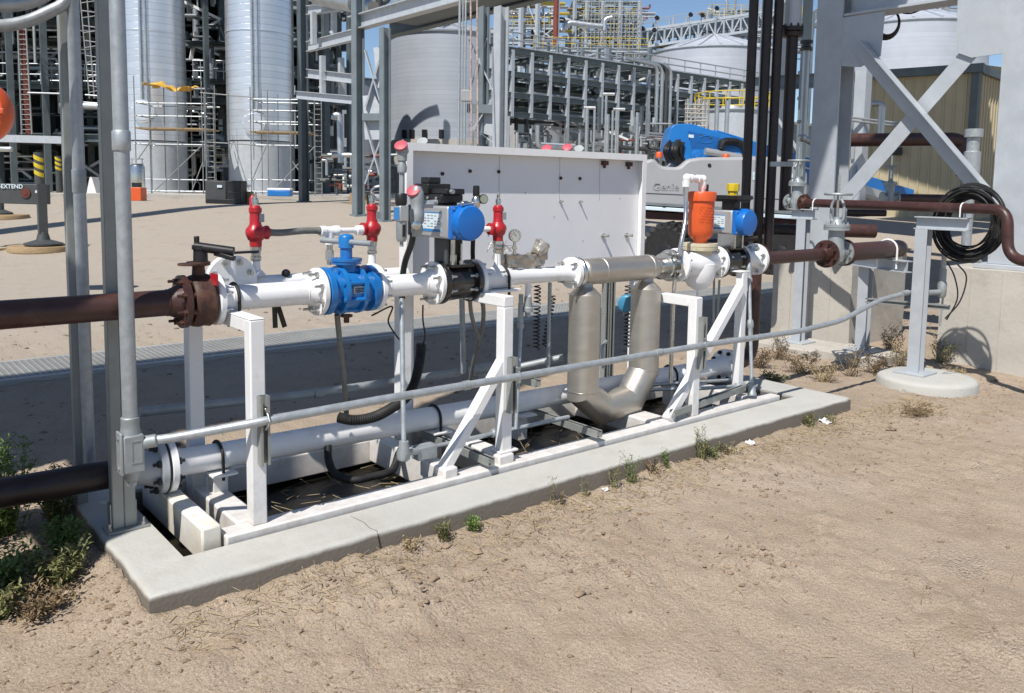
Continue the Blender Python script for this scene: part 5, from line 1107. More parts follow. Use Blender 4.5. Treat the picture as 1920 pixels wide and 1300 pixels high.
p = ad_(259,372,35); t = thing('gas_cylinder','tall stainless gas cylinder in front of the left silo','gas cylinder',V((p.x,p.y,SZ-.1))); B('vessel', MB().lathe((p.x,p.y,SZ-.1),Z,[(0,.27),(.03,.29),(1.2,.29),(1.28,.26),(1.32,.15)],24), CHROME, t); B('collar', MB().lathe((p.x,p.y,SZ+1.2),Z,[(0,.2),(.02,.25),(.05,.25)],20).tube((p.x-.2,p.y,SZ+1.2),(p.x-.2,p.y,SZ+1.42),.02).tube((p.x+.2,p.y,SZ+1.2),(p.x+.2,p.y,SZ+1.42),.02).lathe((p.x,p.y,SZ+1.42),Z,[(0,.25),(.04,.25)],20), FPIPE, t)
t = thing('fire_extinguisher','red extinguisher half hidden behind the left relief valve','extinguisher',ad_(474,398,26)); p = ad_(474,398,26); p.z = gz_(p); B('bottle', MB().lathe(p,Z,[(0,.09),(.02,.1),(.4,.1),(.47,.05),(.5,.03)],16), RED, t)

# ---- crane outrigger at the left edge
t = thing('crane_outrigger','dark outrigger beam with a jack leg at the left edge','outrigger',ad_(82,470,17))
d = 17.; B('beam', MB().bar(ad_(-60,361,d)+V((0,0,0)),V((ad_(87,361,d).x,ad_(87,361,d).y,ad_(-60,361,d).z-.02)),.30,.40), GREYD, t, .01)
p,q = up(82,345,468,d); B('jack_leg', MB().bar(q-Z*1.0,q,.16,.16).tube(p+Z*.05,q-Z*.4,.06,14), GREYD, t); B('foot', MB().lathe(V((p.x,p.y,gz_(p)+.13)),Z,[(0,.36),(.03,.36),(.10,.13),(.25,.09),(.26,.07)],24), GREYD, t)
o = ad_(-2,353,d-.18); B('lettering', text_mesh('-EXTEND',.115,o,HR,Z,.006,.002), LABELW, t); q = ad_(66,362,d-.17); B('decal', MB().add([q,q+HR*.08,q+HR*.08+Z*.05,q+Z*.05],[(0,1,2,3)]), LABELW, t)
q = ad_(48,362,d-.155); B('pin_boss', MB().lathe(q,-HF,[(0,.10),(.02,.10),(.021,.05),(.03,.05)],18), mat('dull_red_boss',(.12,.03,.02),.6), t)
def cribpad(px,py,d,r_,label):
    p = ad_(px,py,d); z = gz_(p); t = thing('outrigger_pad',label,'pad',V((p.x,p.y,z)),'round wooden outrigger pads'); B('disc', MB().lathe(V((p.x,p.y,z-.02)),Z,[(0,r_),(.10,r_),(.12,r_*.98),(.125,.01)],36), WOOD, t)
    for k in (0,1): B('rope_handle', MB().path(curve([V((p.x,p.y,z+.06))-HR*r_,V((p.x,p.y,z+.03))-HR*(r_+.10)-HF*.06,V((p.x,p.y,z+.02))-HR*(r_+.16)-HF*(.12+.1*k)],5),.02,8), WOOD, t)
cribpad(77,482,17.1,.60,'nearer round wooden outrigger pad under the jack leg'); cribpad(8,424,23,.62,'farther round wooden outrigger pad cut by the left edge')
t = thing('crane_outrigger','farther dark jack leg cut by the left edge','outrigger',ad_(2,415,23)); p,q = up(2,380,416,23); B('jack_leg', MB().tube(p,q,.09,14).lathe(V((p.x,p.y,gz_(p)+.11)),Z,[(0,.3),(.04,.3),(.12,.1)],20), GREYD, t)
c = ad_(-40,210,11); t = thing('crane_hook_block','round orange hook block entering at the left edge','hook block',c-Z*.45); B('sheave_cover', MB().lathe(c+HF*.14,-HF,[(0,.30),(.02,.40),(.10,.42),(.20,.42),(.26,.38),(.28,.25),(.285,.01)],40), ORANGE, t); B('strap', MB().bar(c-HR*.0+Z*.0-HF*.16,c+HR*.43-HF*.16,.05,.07), ORANGE, t, .01)

# ---- centre: columns, cross bridge running towards the viewer, dark tank
def tank(px, d, r, ytop, ybot, label, m, yroof=None, ribs=0, ring=None, grp='round storage tanks'):
    c = ad_(px,340,d); zt, zb = ad_(px,ytop,d-r*.6).z, ad_(px,ybot,d-r).z; t = thing('storage_tank',label,'tank',V((c.x,c.y,0)),grp)
    B('shell', MB().lathe((c.x,c.y,zb),Z,[(0,r),(zt-zb,r)],96,False), m, t)
    if ring: B('ring_wall', MB().lathe((c.x,c.y,0),Z,[(0,r+.15),(zb+.01,r+.15)],80), ring, t)
    zr = ad_(px,yroof,d).z if yroof is not None else zt+r*.25
    B('roof', MB().lathe((c.x,c.y,zt-.02),Z,[(0,r+.12),(.08,r+.12),(zr-zt,.5),(zr-zt+.25,.4)],72), m, t)
    B('rim_angle', MB().lathe((c.x,c.y,zt-.1),Z,[(0,r+.005),(.0,r+.1),(.14,r+.1),(.14,r+.005)],96,False), MSTEEL, t)
    for k in range(ribs):
        an = 2*math.pi*(k+.37)/ribs; v = V((math.cos(an),math.sin(an),0)); B('roof_rib', MB().bar(V((c.x,c.y,zt+.12))+v*r,V((c.x,c.y,zr+.12))+v*.5,.28,.22), m, t)
    return t, c, zt, zb
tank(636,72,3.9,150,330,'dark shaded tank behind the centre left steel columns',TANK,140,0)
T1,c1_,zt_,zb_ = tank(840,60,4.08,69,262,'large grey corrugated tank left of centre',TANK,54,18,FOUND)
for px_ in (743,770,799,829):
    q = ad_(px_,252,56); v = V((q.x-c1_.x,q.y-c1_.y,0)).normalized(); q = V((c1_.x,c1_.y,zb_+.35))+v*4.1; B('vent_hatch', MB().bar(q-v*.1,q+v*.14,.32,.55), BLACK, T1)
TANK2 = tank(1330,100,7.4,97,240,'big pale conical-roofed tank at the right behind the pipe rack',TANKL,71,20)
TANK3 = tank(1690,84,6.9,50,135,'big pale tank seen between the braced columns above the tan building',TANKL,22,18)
tk,_,_,_ = tank(1368,62,2.6,208,300,'smaller squat grey tank with yellow guard rails below the pipe rack',GSTEEL,206,0)
cc_ = ad_(1368,340,62); zr_ = ad_(1368,205,62).z
for dz in (.5,1.0): B('guard_rail', MB().path([V((cc_.x+2.7*math.cos(2*math.pi*i/28),cc_.y+2.7*math.sin(2*math.pi*i/28),zr_+dz)) for i in range(28)],.045,6,True), YELLOW, tk)
for i in range(14): v = V((cc_.x+2.7*math.cos(2*math.pi*i/14),cc_.y+2.7*math.sin(2*math.pi*i/14),zr_)); B('rail_post', MB().tube(v,v+Z*1.05,.04,6), YELLOW, tk)

def steelcol(px, y0, y1, d, w_, label, m=DSTEEL, grp='grey steel columns of the centre frame'):
    p,q = up(px,y0,y1,d); p = V((p.x,p.y,gz_(p)-.02)); s_ = wpx(w_,d)*.78; t = thing('steel_column',label,'column',p,grp)
    B('shaft', MB().bx(p.x-s_/2,p.x-s_/2+.03,p.y-s_/2,p.y+s_/2,p.z,q.z).bx(p.x+s_/2-.03,p.x+s_/2,p.y-s_/2,p.y+s_/2,p.z,q.z).bx(p.x-s_/2+.03,p.x+s_/2-.03,p.y-.02,p.y+.02,p.z,q.z), m, t)
    B('base_plate', MB().bx(p.x-s_*.7,p.x+s_*.7,p.y-s_*.7,p.y+s_*.7,p.z,p.z+.06), m, t); return t, p, q
steelcol(570,-30,372,33,19,'dark steel column just right of the right silo',DSTEEL)
t1,_,_ = steelcol(672,-30,352,25,23,'left of two steel columns bracing the centre frame',MSTEEL)
t2,_,_ = steelcol(722,58,352,23.5,20,'right of two steel columns bracing the centre frame',MSTEEL)
bt = thing('cross_bracing','cross bracing with pale gusset plates between the centre columns','bracing',ad_(700,340,24.2))
for (xa,ya,xb,yb) in ((685,95,716,200),(716,95,685,200),(684,225,716,340),(714,260,684,345)): B('brace', MB().bar(ad_(xa,ya,24.2),ad_(xb,yb,24.2),.11,.03), GSTEEL, bt)
for poly in ([(700,90),(718,86),(720,150),(708,168)],[(680,180),(702,178),(720,215),(716,262),(684,262)]):
    B('gusset', MB().add([ad_(x,y,24.3) for x,y in poly]+[ad_(x,y,24.32) for x,y in poly],[tuple(range(len(poly))),tuple(range(2*len(poly)-1,len(poly)-1,-1))]+[(i,(i+1)%len(poly),(i+1)%len(poly)+len(poly),i+len(poly)) for i in range(len(poly))]), GSTEEL, bt)
B('strut', MB().bar(ad_(680,220,24.2),ad_(722,220,24.2),.2,.2), MSTEEL, bt)
# bridge running along Y at x~12.5
bx_ = 12.55; br = thing('pipe_bridge','grey steel bridge crossing overhead towards the viewer at the top centre','bridge',(bx_,20,5.8))
for dx in (-.0,1.3):
    B('bottom_chord', MB().ibeam((bx_+dx,6,6.30),(bx_+dx,22.8,6.30),.3,.42,.03,.03), GSTEEL if dx==0 else DSTEEL, br); B('top_chord', MB().ibeam((bx_+dx,6,8.1),(bx_+dx,22.8,8.1),.3,.35,.03,.03), GSTEEL, br)
    for k in range(8): y = 7+k*1.85; B('post', MB().bar((bx_+dx,y,6.52),(bx_+dx,y,7.92),.2,.2), MSTEEL, br)
for k in range(11): y = 6.5+k*1.4; B('joist', MB().bar((bx_+.1,y,6.36),(bx_+1.2,y,6.36),.16,.2), DSTEEL, br)
for r_,dx,z in ((.12,.35,6.65),(.09,.65,6.62),(.15,.98,6.7),(.07,.6,7.1)): B('pipe', MB().tube((bx_+dx,6,z),(bx_+dx,21,z),r_,12), FPIPE, br)
B('floor_grating', MB().bx(bx_+.16,bx_+1.14,6,21,6.16,6.18), DSTEEL, br)
t = thing('duct','fat silver duct with an end cap beneath the top centre bridge','duct',ad_(640,8,27)); B('duct_body', MB().tube(ad_(596,-6,28),ad_(668,7,26),.30,18).tube(ad_(668,7,26),ad_(700,14,25.4),.2,18), FPIPE, t)
# left extension beams of the centre frame
be = thing('steel_frame','grey beams and posts linking the right silo to the centre columns','frame',ad_(620,200,28))
for (xa,ya,xb,yb,h) in ((578,20,664,8,.3),(578,88,664,66,.34),(578,138,664,148,.30),(556,178,664,188,.26)): B('beam', MB().ibeam(ad_(xa,ya,29),ad_(xb,yb,26.5),.2,h,.02,.02), GSTEEL, be)
for x,y0,y1 in ((588,24,84),(626,18,74),(605,106,178),(640,110,182)): B('post', MB().bar(*up(x,y0,y1,28),.16), GSTEEL, be)
t = thing('vent_pipe','bright cranked vent pipe standing between the centre columns and the silo','pipe',ad_(637,300,30)); B('pipe_body', MB().path(fillet([ad_(626,224,30),ad_(627,216,30),ad_(637,216,30),ad_(639,305,30)],.22,6),.11,14), FPIPE, t); B('branch', MB().tube(ad_(622,291,30),ad_(662,291,30),.09,12), FPIPE, t)
# twin columns right of the tank
steelcol(904,20,345,20,19,'left of the twin braced columns in front of the corrugated tank',MSTEEL); steelcol(936,20,345,19,26,'right of the twin braced columns in front of the corrugated tank',GSTEEL)
bt = thing('cross_bracing','cross bracing between the twin columns before the corrugated tank','bracing',ad_(920,340,19.6))
for (xa,ya,xb,yb) in ((880,75,932,185),(912,72,880,170),(930,175,882,250),(880,235,928,270)): B('brace', MB().bar(ad_(xa,ya,19.7),ad_(xb,yb,19.7),.09,.03), GSTEEL, bt)
B('strut', MB().bar(ad_(876,203,19.7),ad_(930,206,19.7),.16,.2), MSTEEL, bt); B('gusset', MB().add([ad_(908,200,19.8),ad_(930,202,19.8),ad_(930,258,19.8),ad_(905,250,19.8)],[(0,1,2,3)]), GSTEEL, bt)
for k,(x,w_) in enumerate(((860,5),(866,3),(871,4))):
    p,q = up(x,-30,272,19.5); p.z = 0; t = thing('conduit',['left','middle','right'][k]+' of three tall thin conduits beside the twin braced columns','conduit',p); B('pipe_body', MB().tube(p,q,wpx(w_,19.5)/2,10), GALV, t)
for x,y1 in ((884,268),(896,270)):
    t = thing('lifting_rope',('left' if x<890 else 'right')+' speckled lifting rope hanging before the twin braced columns','rope',ad_(x,y1,18)); B('rope', MB().tube(ad_(x-1.5,-20,18),ad_(x,y1,18),.02,8), mat('rope_speckled_'+str(x),(.42,.33,.3),.8,var=.5,scale=12), t)
q = ad_(875,180,19); t = thing('floodlight','small square floodlight on the thin conduits','lamp',q); B('head', MB().bar(q-HF*.08,q+HF*.08,.24,.26), LIFTGREY, t, .02)

# ---- long pipe rack running along X
RSTEEL = mat('rack_beam_steel', (.13,.155,.155), .5, metal=.25, var=.25, scale=1.2)
RKY = 45.; t = thing('pipe_rack','long grey multi-level pipe rack receding behind the sign board','pipe rack',(36,RKY,.9))
RX0, RX1 = 34.9, 66.; LV = (10.75, 9.15, 7.75, 6.45)
for z in LV:
    for dy in (0,4.5): B('beam', MB().ibeam((RX0,RKY+dy,z),(RX1,RKY+dy,z),.22,.36,.02,.03), RSTEEL, t)
for z in (8.45,7.1): B('beam', MB().ibeam((RX0,RKY+2.2,z),(RX1,RKY+2.2,z),.2,.3,.02,.03), RSTEEL, t)
cxs = [RX0+.3+i*1.72 for i in range(18)]
for i,x in enumerate(cxs):
    B('column', MB().bar((x,RKY,6.3 if i%4 else .8),(x,RKY,10.75),.24,.24), GSTEEL, t)
    if i%2==0: B('column', MB().bar((x,RKY+4.5,6.3 if i%4 else .8),(x,RKY+4.5,10.75),.24,.24), MSTEEL, t)
    for z in LV[:3]:
        if (i+int(z))%2: B('cross_beam', MB().ibeam((x,RKY+.1,z-.05),(x,RKY+4.4,z-.05),.2,.3,.02,.03), RSTEEL, t)
rn = random.Random(3)
for z in LV:
    for k in range(5):
        r_ = rn.choice((.07,.1,.14,.2)); y = RKY+.6+k*.8; xa = RX0+rn.uniform(0,6); B('pipe', MB().tube((xa,y,z+.18+r_),(RX1-rn.uniform(0,4),y,z+.18+r_),r_,10), rn.choice((FPIPE,FPIPE,GALVD)), t)
B('guard_rail', MB().tube((RX0,RKY-.1,11.9),(RX1,RKY-.1,11.9),.05,8), GALV, t); B('guard_rail', MB().tube((RX0,RKY-.1,11.4),(RX1,RKY-.1,11.4),.05,8), GALV, t)
for k in range(16): B('rail_post', MB().tube((RX0+k*2,RKY-.1,10.9),(RX0+k*2,RKY-.1,11.9),.05,6), GALV, t)
for k,dx in enumerate((0,.55,1.1,1.6)):
    x = 51.0+dx; p = V((x,RKY-.6,.9)); tt = thing('riser_pipe','%s of four bright riser pipes bending over onto the long pipe rack'%('first','second','third','last')[k],'pipe',p); B('pipe_body', MB().path(fillet([p,V((x,RKY-.6,11.1)),V((x-3.5-k*.3,RKY-.4,11.3))],.8,6),.15,12), (FPIPE,FPIPE,GREYD,FPIPE)[k], tt)
lb_ = thing('process_building','long low grey building far behind the pipe rack','building',(60,64,.9)); B('wall', MB().bx(40,110,62,74,.8,10.0), MSTEEL, lb_); B('roof', MB().bx(39.5,110.5,61.5,74.5,10.001,10.3), GSTEEL, lb_)
for k in range(24): B('wall_panel', MB().bx(40.5+k*2.9,42.6+k*2.9,61.9,61.98,1.2+(k%3)*1.6,4.2+(k%3)*1.6+(k%4)*1.1), (GREYD,WHITED,DSTEEL,GSTEEL)[(k*3)%4], lb_)
# tangle of piping under and before the rack
tg = thing('pipe_manifold','low tangle of grey manifold piping under the long pipe rack','piping',(38,42,.9)); rn = random.Random(21)
for k in range(46):
    x = rn.uniform(33,52); y = RKY-rn.uniform(.5,5); z = rn.uniform(1.6,5.6); r_ = rn.choice((.05,.07,.1,.16)); L_ = rn.uniform(1,5)
    pts = [V((x,y,z)),V((x+L_,y,z))]
    if rn.random()<.7: pts.append(V((x+L_,y,max(.9,z-rn.uniform(.8,3)))))
    if rn.random()<.5: pts.insert(0,V((x,y,z+rn.uniform(.4,1.4))))
    B('pipe', MB().path(fillet(pts,r_*2.5,4),r_,9), rn.choice((FPIPE,FPIPE,GALVD,GREYD,GSTEEL)), tg)
for k in range(26):
    x = rn.uniform(33,56); y = RKY-rn.uniform(0,4); B('upright', MB().bar((x,y,.8),(x,y,rn.uniform(3,6.2)),.12), rn.choice((DSTEEL,MSTEEL,GSTEEL)), tg)
for k,(x,y0,y1) in enumerate(((1099,203,290),(1113,203,290),(1134,178,292),(1138,215,292),(1157,182,292),(1154,206,294),(1193,212,296),(1086,250,285),(1147,208,292))):
    p,q = up(x,y0,y1,36); p.z = .9; tt = thing('standpipe','slim pale standpipe rising behind the sign board\'s right half','pipe',p,'slim standpipes behind the sign board'); B('pipe_body', MB().tube(p,q,.055 if k%3 else .08,10), FPIPE, tt)
    if k in (0,2,5): B('head', MB().tube(q-HR*.15,q+HR*.35,.07,8), FPIPE, tt)
# scaffold clump before the small tank
rn = random.Random(8); tt = thing('scaffold','dense brownish scaffold clump beside the small tank under the pipe rack','scaffold',ad_(1300,260,56))
for k in range(13):
    x = 1283+k*3.6; B('upright', MB().tube(*up(x,190+rn.uniform(-6,10),285,56+rn.uniform(0,2)),.05,6), FOUND if k%2 else GALVD, tt)
for k in range(11):
    y = 196+k*8; B('ledger', MB().tube(ad_(1282+rn.uniform(0,5),y,56),ad_(1326,y+rn.uniform(-2,4),56),.05,6), FOUND if k%3 else GALVD, tt)
for x in (1341,1360): p,q = up(x,190,300,50); tt = thing('standpipe','pale upright pipe in front of the small tank with yellow rails','pipe',p,'upright pipes before the small tank'); B('pipe_body', MB().tube(p,q,.13,12), FPIPE, tt)

# ---- far process towers with yellow railings, centre top
module('process_tower','tall open process tower with yellow rails behind the pipe rack','process structure',92,[938,975,1006,1042],[-30,50,78],9,GSTEEL,GSTEEL,.4,.5,150,34,None,((0,1,2),(1,0,1),(2,1,2)),(50,),YELLOW,False,2,None,17)
module('process_tower','crowded process tower with scaffolds at the top right of centre','process structure',96,[1075,1098,1128,1160,1196],[5,34,62,88],9,GSTEEL,MSTEEL,.35,.45,150,46,None,((0,1,2),(2,0,1),(3,2,3)),(5,34,62),YELLOW,False,2,None,19)
rn = random.Random(77); tt = thing('scaffold','fine lattice scaffold around the crowded process tower','scaffold',ad_(1180,100,94))
for k in range(16): x = 1092+k*7.2; B('upright', MB().tube(*up(x,rn.uniform(-5,30),120,94),.045,6), GALVD if k%2 else GALV, tt)
for k in range(14): y = 4+k*8.2; B('ledger', MB().tube(ad_(1090,y,94),ad_(1202,y+rn.uniform(-1,1),94),.045,6), GALV if k%2 else GALVD, tt)
for k in range(5): B('high_deck', MB().bar(ad_(1095+k*18,40+((k*37)%60),94.5),ad_(1118+k*18,40+((k*37)%60),94.5),.8,.06), WOOD, tt)
p,q = up(1041,-40,100,88); tt = thing('stack','rust-red vertical stack beside the process tower','stack',V((p.x,p.y,.9))); B('shell', MB().tube(V((p.x,p.y,.9)),q,.27,16), RUSTRED, tt)
tt = thing('duct','curved pale duct crossing between the two process towers','duct',ad_(1080,50,90)); B('duct_body', MB().path(fillet([ad_(1054,58,90),ad_(1066,42,90),ad_(1110,48,90),ad_(1130,50,90)],1.2,6),.3,14), FPIPE, tt); B('bend', MB().path(fillet([ad_(1133,58,90),ad_(1134,36,90),ad_(1148,33,90)],.8,6),.25,12), FPIPE, tt)
for (xa,xb,ya,lb) in ((1020,1210,112,'dense low steelwork behind the rack rails at the centre'),):
    module('process_structure',lb,'process structure',80,[1000,1050,1090,1140,1215],[92,110,128],7,MSTEEL,GSTEEL,.3,.4,200,44,None,((0,0,1),(2,0,1),(3,1,2)),(92,),YELLOW,False,2,None,23)
# vessels, platforms and cable runs packed into the far towers
def packing(px0,px1,y0,y1,d,n,label,seed,mats_,sc_=1.):
    rn = random.Random(seed); q0 = ad_(px0,y1,d); t = thing('process_equipment',label,'equipment',q0)
    for k in range(n):
        x = rn.uniform(px0,px1); y = rn.uniform(y0,y1); dd = d+rn.uniform(0,6); c = ad_(x,y,dd); kind = rn.random(); m = rn.choice(mats_)
        if kind < .2: h = rn.uniform(1.,3.); B('upright', MB().bar(c,c+Z*h,.2), m, t)
        elif kind < .5: B('platform', MB().bar(c-HR*rn.uniform(.8,2)*sc_,c+HR*rn.uniform(.8,2)*sc_,1.2*sc_,.14*sc_), rn.choice((YELLOW,GSTEEL,WOOD) if sc_ == 1 else (GSTEEL,DSTEEL)), t)
        elif kind < .75: p2 = c+HR*rn.uniform(-2.5,2.5)+Z*rn.uniform(-2,2); B('brace', MB().bar(c,p2,.18,.14), rn.choice((GSTEEL,WHITED)), t)
        else: L_ = rn.uniform(1,4)*sc_; r_ = rn.uniform(.06,.22)*sc_; B('pipe', MB().path(fillet([c,c+HR*L_,c+HR*L_+Z*rn.uniform(-2,2)*sc_],r_*2,4),r_,9), m, t)
packing(940,1045,5,100,93,52,'equipment and platforms packed inside the left process tower',3,(FPIPE,GREYD,GSTEEL,DSTEEL,DSTEEL))
packing(1060,1200,8,115,97,80,'equipment and platforms packed inside the crowded process tower',4,(FPIPE,GREYD,GSTEEL,DSTEEL,DSTEEL,RUSTRED))
packing(1200,1320,75,110,99,24,'pipework and platforms below the conveyor gallery',5,(FPIPE,GREYD,GSTEEL)); packing(1330,1400,20,70,103,24,'equipment on the skyline above the conical tank',6,(FPIPE,GREYD,GSTEEL,DSTEEL))
packing(955,1230,110,205,66,70,'dark equipment and pipes inside the long pipe rack',7,(DSTEEL,GREYD,FPIPE,DSTEEL),.6); packing(955,1240,232,292,60,70,'pumps and piping at the foot of the long pipe rack',8,(DSTEEL,GREYD,FPIPE,GSTEEL,RUSTRED),.6)
packing(350,435,10,330,45.5,50,'piping in the gap between the two silver silos',9,(DSTEEL,GREYD,GREYD,FPIPE),.5); packing(0,225,15,330,47,80,'pipes and vessels on the decks at the far left',10,(DSTEEL,GREYD,GREYD,FPIPE,GSTEEL),.6)
# conveyor gallery
d = 97; tt = thing('conveyor_gallery','inclined conveyor gallery truss rising behind the big pale tank','conveyor',ad_(1180,75,d)); A0, A1 = ad_(1150,97,d), ad_(1500,44,d); u = (A1-A0)/22
for o,hh in ((V((0,0,0)),1.9),(HF*2.2,1.9)):
    B('bottom_chord', MB().bar(A0+o,A1+o,.28), GSTEEL, tt); B('top_chord', MB().bar(A0+o+Z*hh,A1+o+Z*hh,.28), GSTEEL, tt); B('guard_rail', MB().bar(A0+o+Z*(hh+1.1),A1+o+Z*(hh+1.1),.09), GALV, tt)
    for k in range(22):
        B('post', MB().bar(A0+u*k+o,A0+u*k+o+Z*(hh+(1.1 if k%2 else 0)),.16), GSTEEL, tt)
        if o.length<.1: B('brace', MB().bar(A0+u*k+(Z*hh if k%2 else Z*0),A0+u*(k+1)+(Z*0 if k%2 else Z*hh),.14), GSTEEL, tt)
B('belt_housing', MB().bar(A0+HF*1.1+Z*1.2,A1+HF*1.1+Z*1.2,1.4,.9), MSTEEL, tt)
for k,(x,y,yb) in enumerate(((1230,34,68),(1293,28,60),(1315,29,52),(1342,16,48),(1203,54,74),(1225,57,70))):
    p = ad_(x,y,96); q = ad_(x,yb,96); l_ = thing('floodlight','dark floodlight on a thin pole above the conveyor gallery','lamp',q,'floodlights along the conveyor gallery'); B('pole', MB().tube(V((p.x,p.y,q.z)),p,.045,6), GALV, l_); B('lamp_head', MB().lathe(p-HF*.15-Z*.1,(-HF*.8+Z*.25+HR*.3),[(0,.14),(.1,.26),(.24,.28),(.26,.08)],14), BLACK, l_)
module('process_structure','pipe bundles and walkways on the skyline behind the conical tank','process structure',104,[1330,1370,1405,1450,1520],[26,44,62,84],7,MSTEEL,GSTEEL,.3,.4,110,34,None,((0,0,1),(1,1,2),(3,1,2)),(26,44),YELLOW,False,2,None,29)
module('process_structure','pipework on the skyline between the braced columns','process structure',104,[1560,1640,1700,1760,1840],[4,14,30],7,GSTEEL,GSTEEL,.3,.4,70,36,None,((0,0,1),(2,0,1),(3,1,2)),(14,),GALV,False,2,None,37)

# ---- tan metal-sided building
def bld():
    c = ad_(1816,372,26); c.z = 0; a1 = ad_(1560,360,28.5); a1.z = 0; u = (a1-c).normalized(); L_ = (a1-c).length; v = V((1,.12,0)).normalized(); D_ = 12.; zt = ad_(1816,131,26).z
    t = thing('metal_building','tan ribbed metal building with a dark eave behind the braced columns','building',c)
    def wall(o,uu,ln,name):
        m = MB(); n = int(ln/.30); nrm = uu.cross(Z)
        if nrm.dot(CAM-o) < 0: nrm = -nrm
        prof = []
        for i in range(n):
            s0 = i*.30; prof += [(s0,0),(s0+.24,0),(s0+.25,.035),(s0+.29,.035)]
        prof.append((n*.30,0)); k = len(prof)
        for z in (0,zt): m.v += [o+uu*s_+nrm*h+Z*z for s_,h in prof]
        m.f = [(i,i+1,k+i+1,k+i) for i in range(k-1)]; B(name,m,TAN,t,ang=20)
    wall(c,u,L_,'front_wall'); wall(c,v,D_,'side_wall')
    B('corner_trim', MB().bar(c-Z*.1-v*.02,c-v*.02+Z*zt,.22,.22), DSTEEL, t); e = (-(u.cross(Z))); e = e if e.dot(CAM-c)>0 else -e
    B('eave_trim', MB().bar(c+Z*(zt-.02)+e*.1-u*.2,c+u*L_+Z*(zt-.02)+e*.1,.3,.26), DSTEEL, t); B('eave_trim', MB().bar(c+Z*(zt-.02),c+v*D_+Z*(zt-.02),.3,.26), DSTEEL, t)
    rf = MB().add([c+Z*(zt+.12),c+u*L_+Z*(zt+.12),c+u*L_+v*D_+Z*(zt+1.0),c+v*D_+Z*(zt+1.0)],[(0,1,2,3)]); B('roof',rf,TAN,t)
    q = c+u*2.1+e*.05+Z*2.9; B('wall_lamp', MB().bar(q,q+e*.2,.25,.25), BLACK, t)
bld()

# ---- boom lift with the grey counterweight and blue boom
D = 16.; t = thing('boom_lift','grey and blue boom lift parked behind the sign board','boom lift',ad_(1330,470,D))
def extr(poly, d0, dep, m, name, bev=.03, parent=None):
    P0 = [ad_(x,y,d0) for x,y in poly]; n = len(poly); vs = P0+[p+HF*dep for p in P0]
    return B(name, MB().add(vs,[tuple(reversed(range(n))),tuple(range(n,2*n))]+[(k,(k+1)%n,n+(k+1)%n,n+k) for k in range(n)]), m, parent or t, bev, None, 35, 3)
def rnd(poly, r_, seg=5):
    out = []; n = len(poly)
    for i in range(n):
        p = V((*poly[i],0)); a_ = V((*poly[i-1],0))-p; b_ = V((*poly[(i+1)%n],0))-p; rr = min(r_,a_.length*.45,b_.length*.45); a_ = a_.normalized()*rr; b_ = b_.normalized()*rr
        for k in range(seg+1): s_ = k/seg; q = (p+a_)*(1-s_)**2+p*2*s_*(1-s_)+(p+b_)*s_*s_; out.append((q.x,q.y))
    return out
extr(rnd([(1198,306),(1226,296),(1240,312),(1274,314),(1288,299),(1312,295),(1480,294),(1515,322),(1515,404),(1198,384)],9),D,1.7,LIFTGREY,'counterweight',.08)
extr([(1198,386),(1515,406),(1515,413),(1198,393)],D-.02,1.7,LABELW,'lower_edge',.01); extr([(1206,396),(1500,413),(1480,430),(1330,416),(1212,411)],D+.15,1.4,mat('lift_dark_red_frame',(.06,.02,.02),.6),'chassis',.02)
for (xa,ya,xb,yb) in ((1200,362,1514,376),(1392,300,1392,395),(1446,300,1447,398)): B('panel_seam', MB().bar(ad_(xa,ya,D-.003),ad_(xb,yb,D-.003),.012,.012), GREYD, t)
for x,y in ((1245,390),(1300,392),(1330,310),(1424,312)): B('fastener', MB().hexbolt(ad_(x,y,D),-HF,.035,.02,0), BLACK, t)
B('lettering', text_mesh('Genie',.21,ad_(1223,357,D-.002),HR,Z,.014,.003), LIFTGREY, t)
extr(rnd([(1247,296),(1252,262),(1258,240),(1266,233),(1286,232),(1300,233),(1370,256),(1395,266),(1420,300),(1400,310),(1330,300),(1296,304),(1272,306)],4),D+.25,.7,LIFTBLUE,'hinge_head',.012)
B('boom', MB().bar(ad_(1330,262,D+.6),ad_(1700,372,D+2.6),.34,.38), LIFTBLUE, t, .02); B('boom', MB().bar(ad_(1345,292,D+.5),ad_(1560,345,D+1.4),.30,.30), LIFTBLUE, t, .02)
B('boom_stripe', MB().bar(ad_(1480,312,D+.9),ad_(1700,380,D+2.1),.03,.16), ALU, t)
B('cylinder', MB().tube(ad_(1322,284,D+.1),ad_(1420,301,D+.3),.07,14), ALU, t); B('pivot_pin', MB().lathe(ad_(1305,291,D+.22),-HF,[(0,.10),(.04,.10),(.05,.06),(.09,.06)],20), LIFTBLUE, t)
rn = random.Random(6)
for k in range(16): x = 1262+rn.uniform(-8,22); B('hydraulic_hose', MB().path(curve([ad_(x,262+rn.uniform(0,10),D+.2),ad_(x-rn.uniform(4,14),282,D+.1),ad_(x+rn.uniform(-8,8),305,D+.2)],6),.022,7), BLACK, t)
B('cavity_shade', MB().bar(ad_(1262,284,D+.245),ad_(1282,284,D+.245),.03,.36), BLACK, t)  # solid black slab standing in for the shaded gap behind the hoses
B('cable_track', MB().path(curve([ad_(1350,280,D+.15),ad_(1358,266,D+.15),ad_(1385,268,D+.2),ad_(1400,282,D+.2),ad_(1395,296,D+.2)],8),.07,8), BLACK, t)
B('cheek_plate', MB().prism([(0,0),(.62,-.12),(.95,-.34),(.55,-.42),(.08,-.36)],ad_(1290,246,D+.235),HR,Z,.02), mat('darker_blue_plate',(.008,.11,.36),.4), t)
for k in range(5): B('bolt_head', MB().hexbolt(ad_(1300+k*16,250+k*4.5,D+.24),-HF,.022,.02,0), GREYD, t)
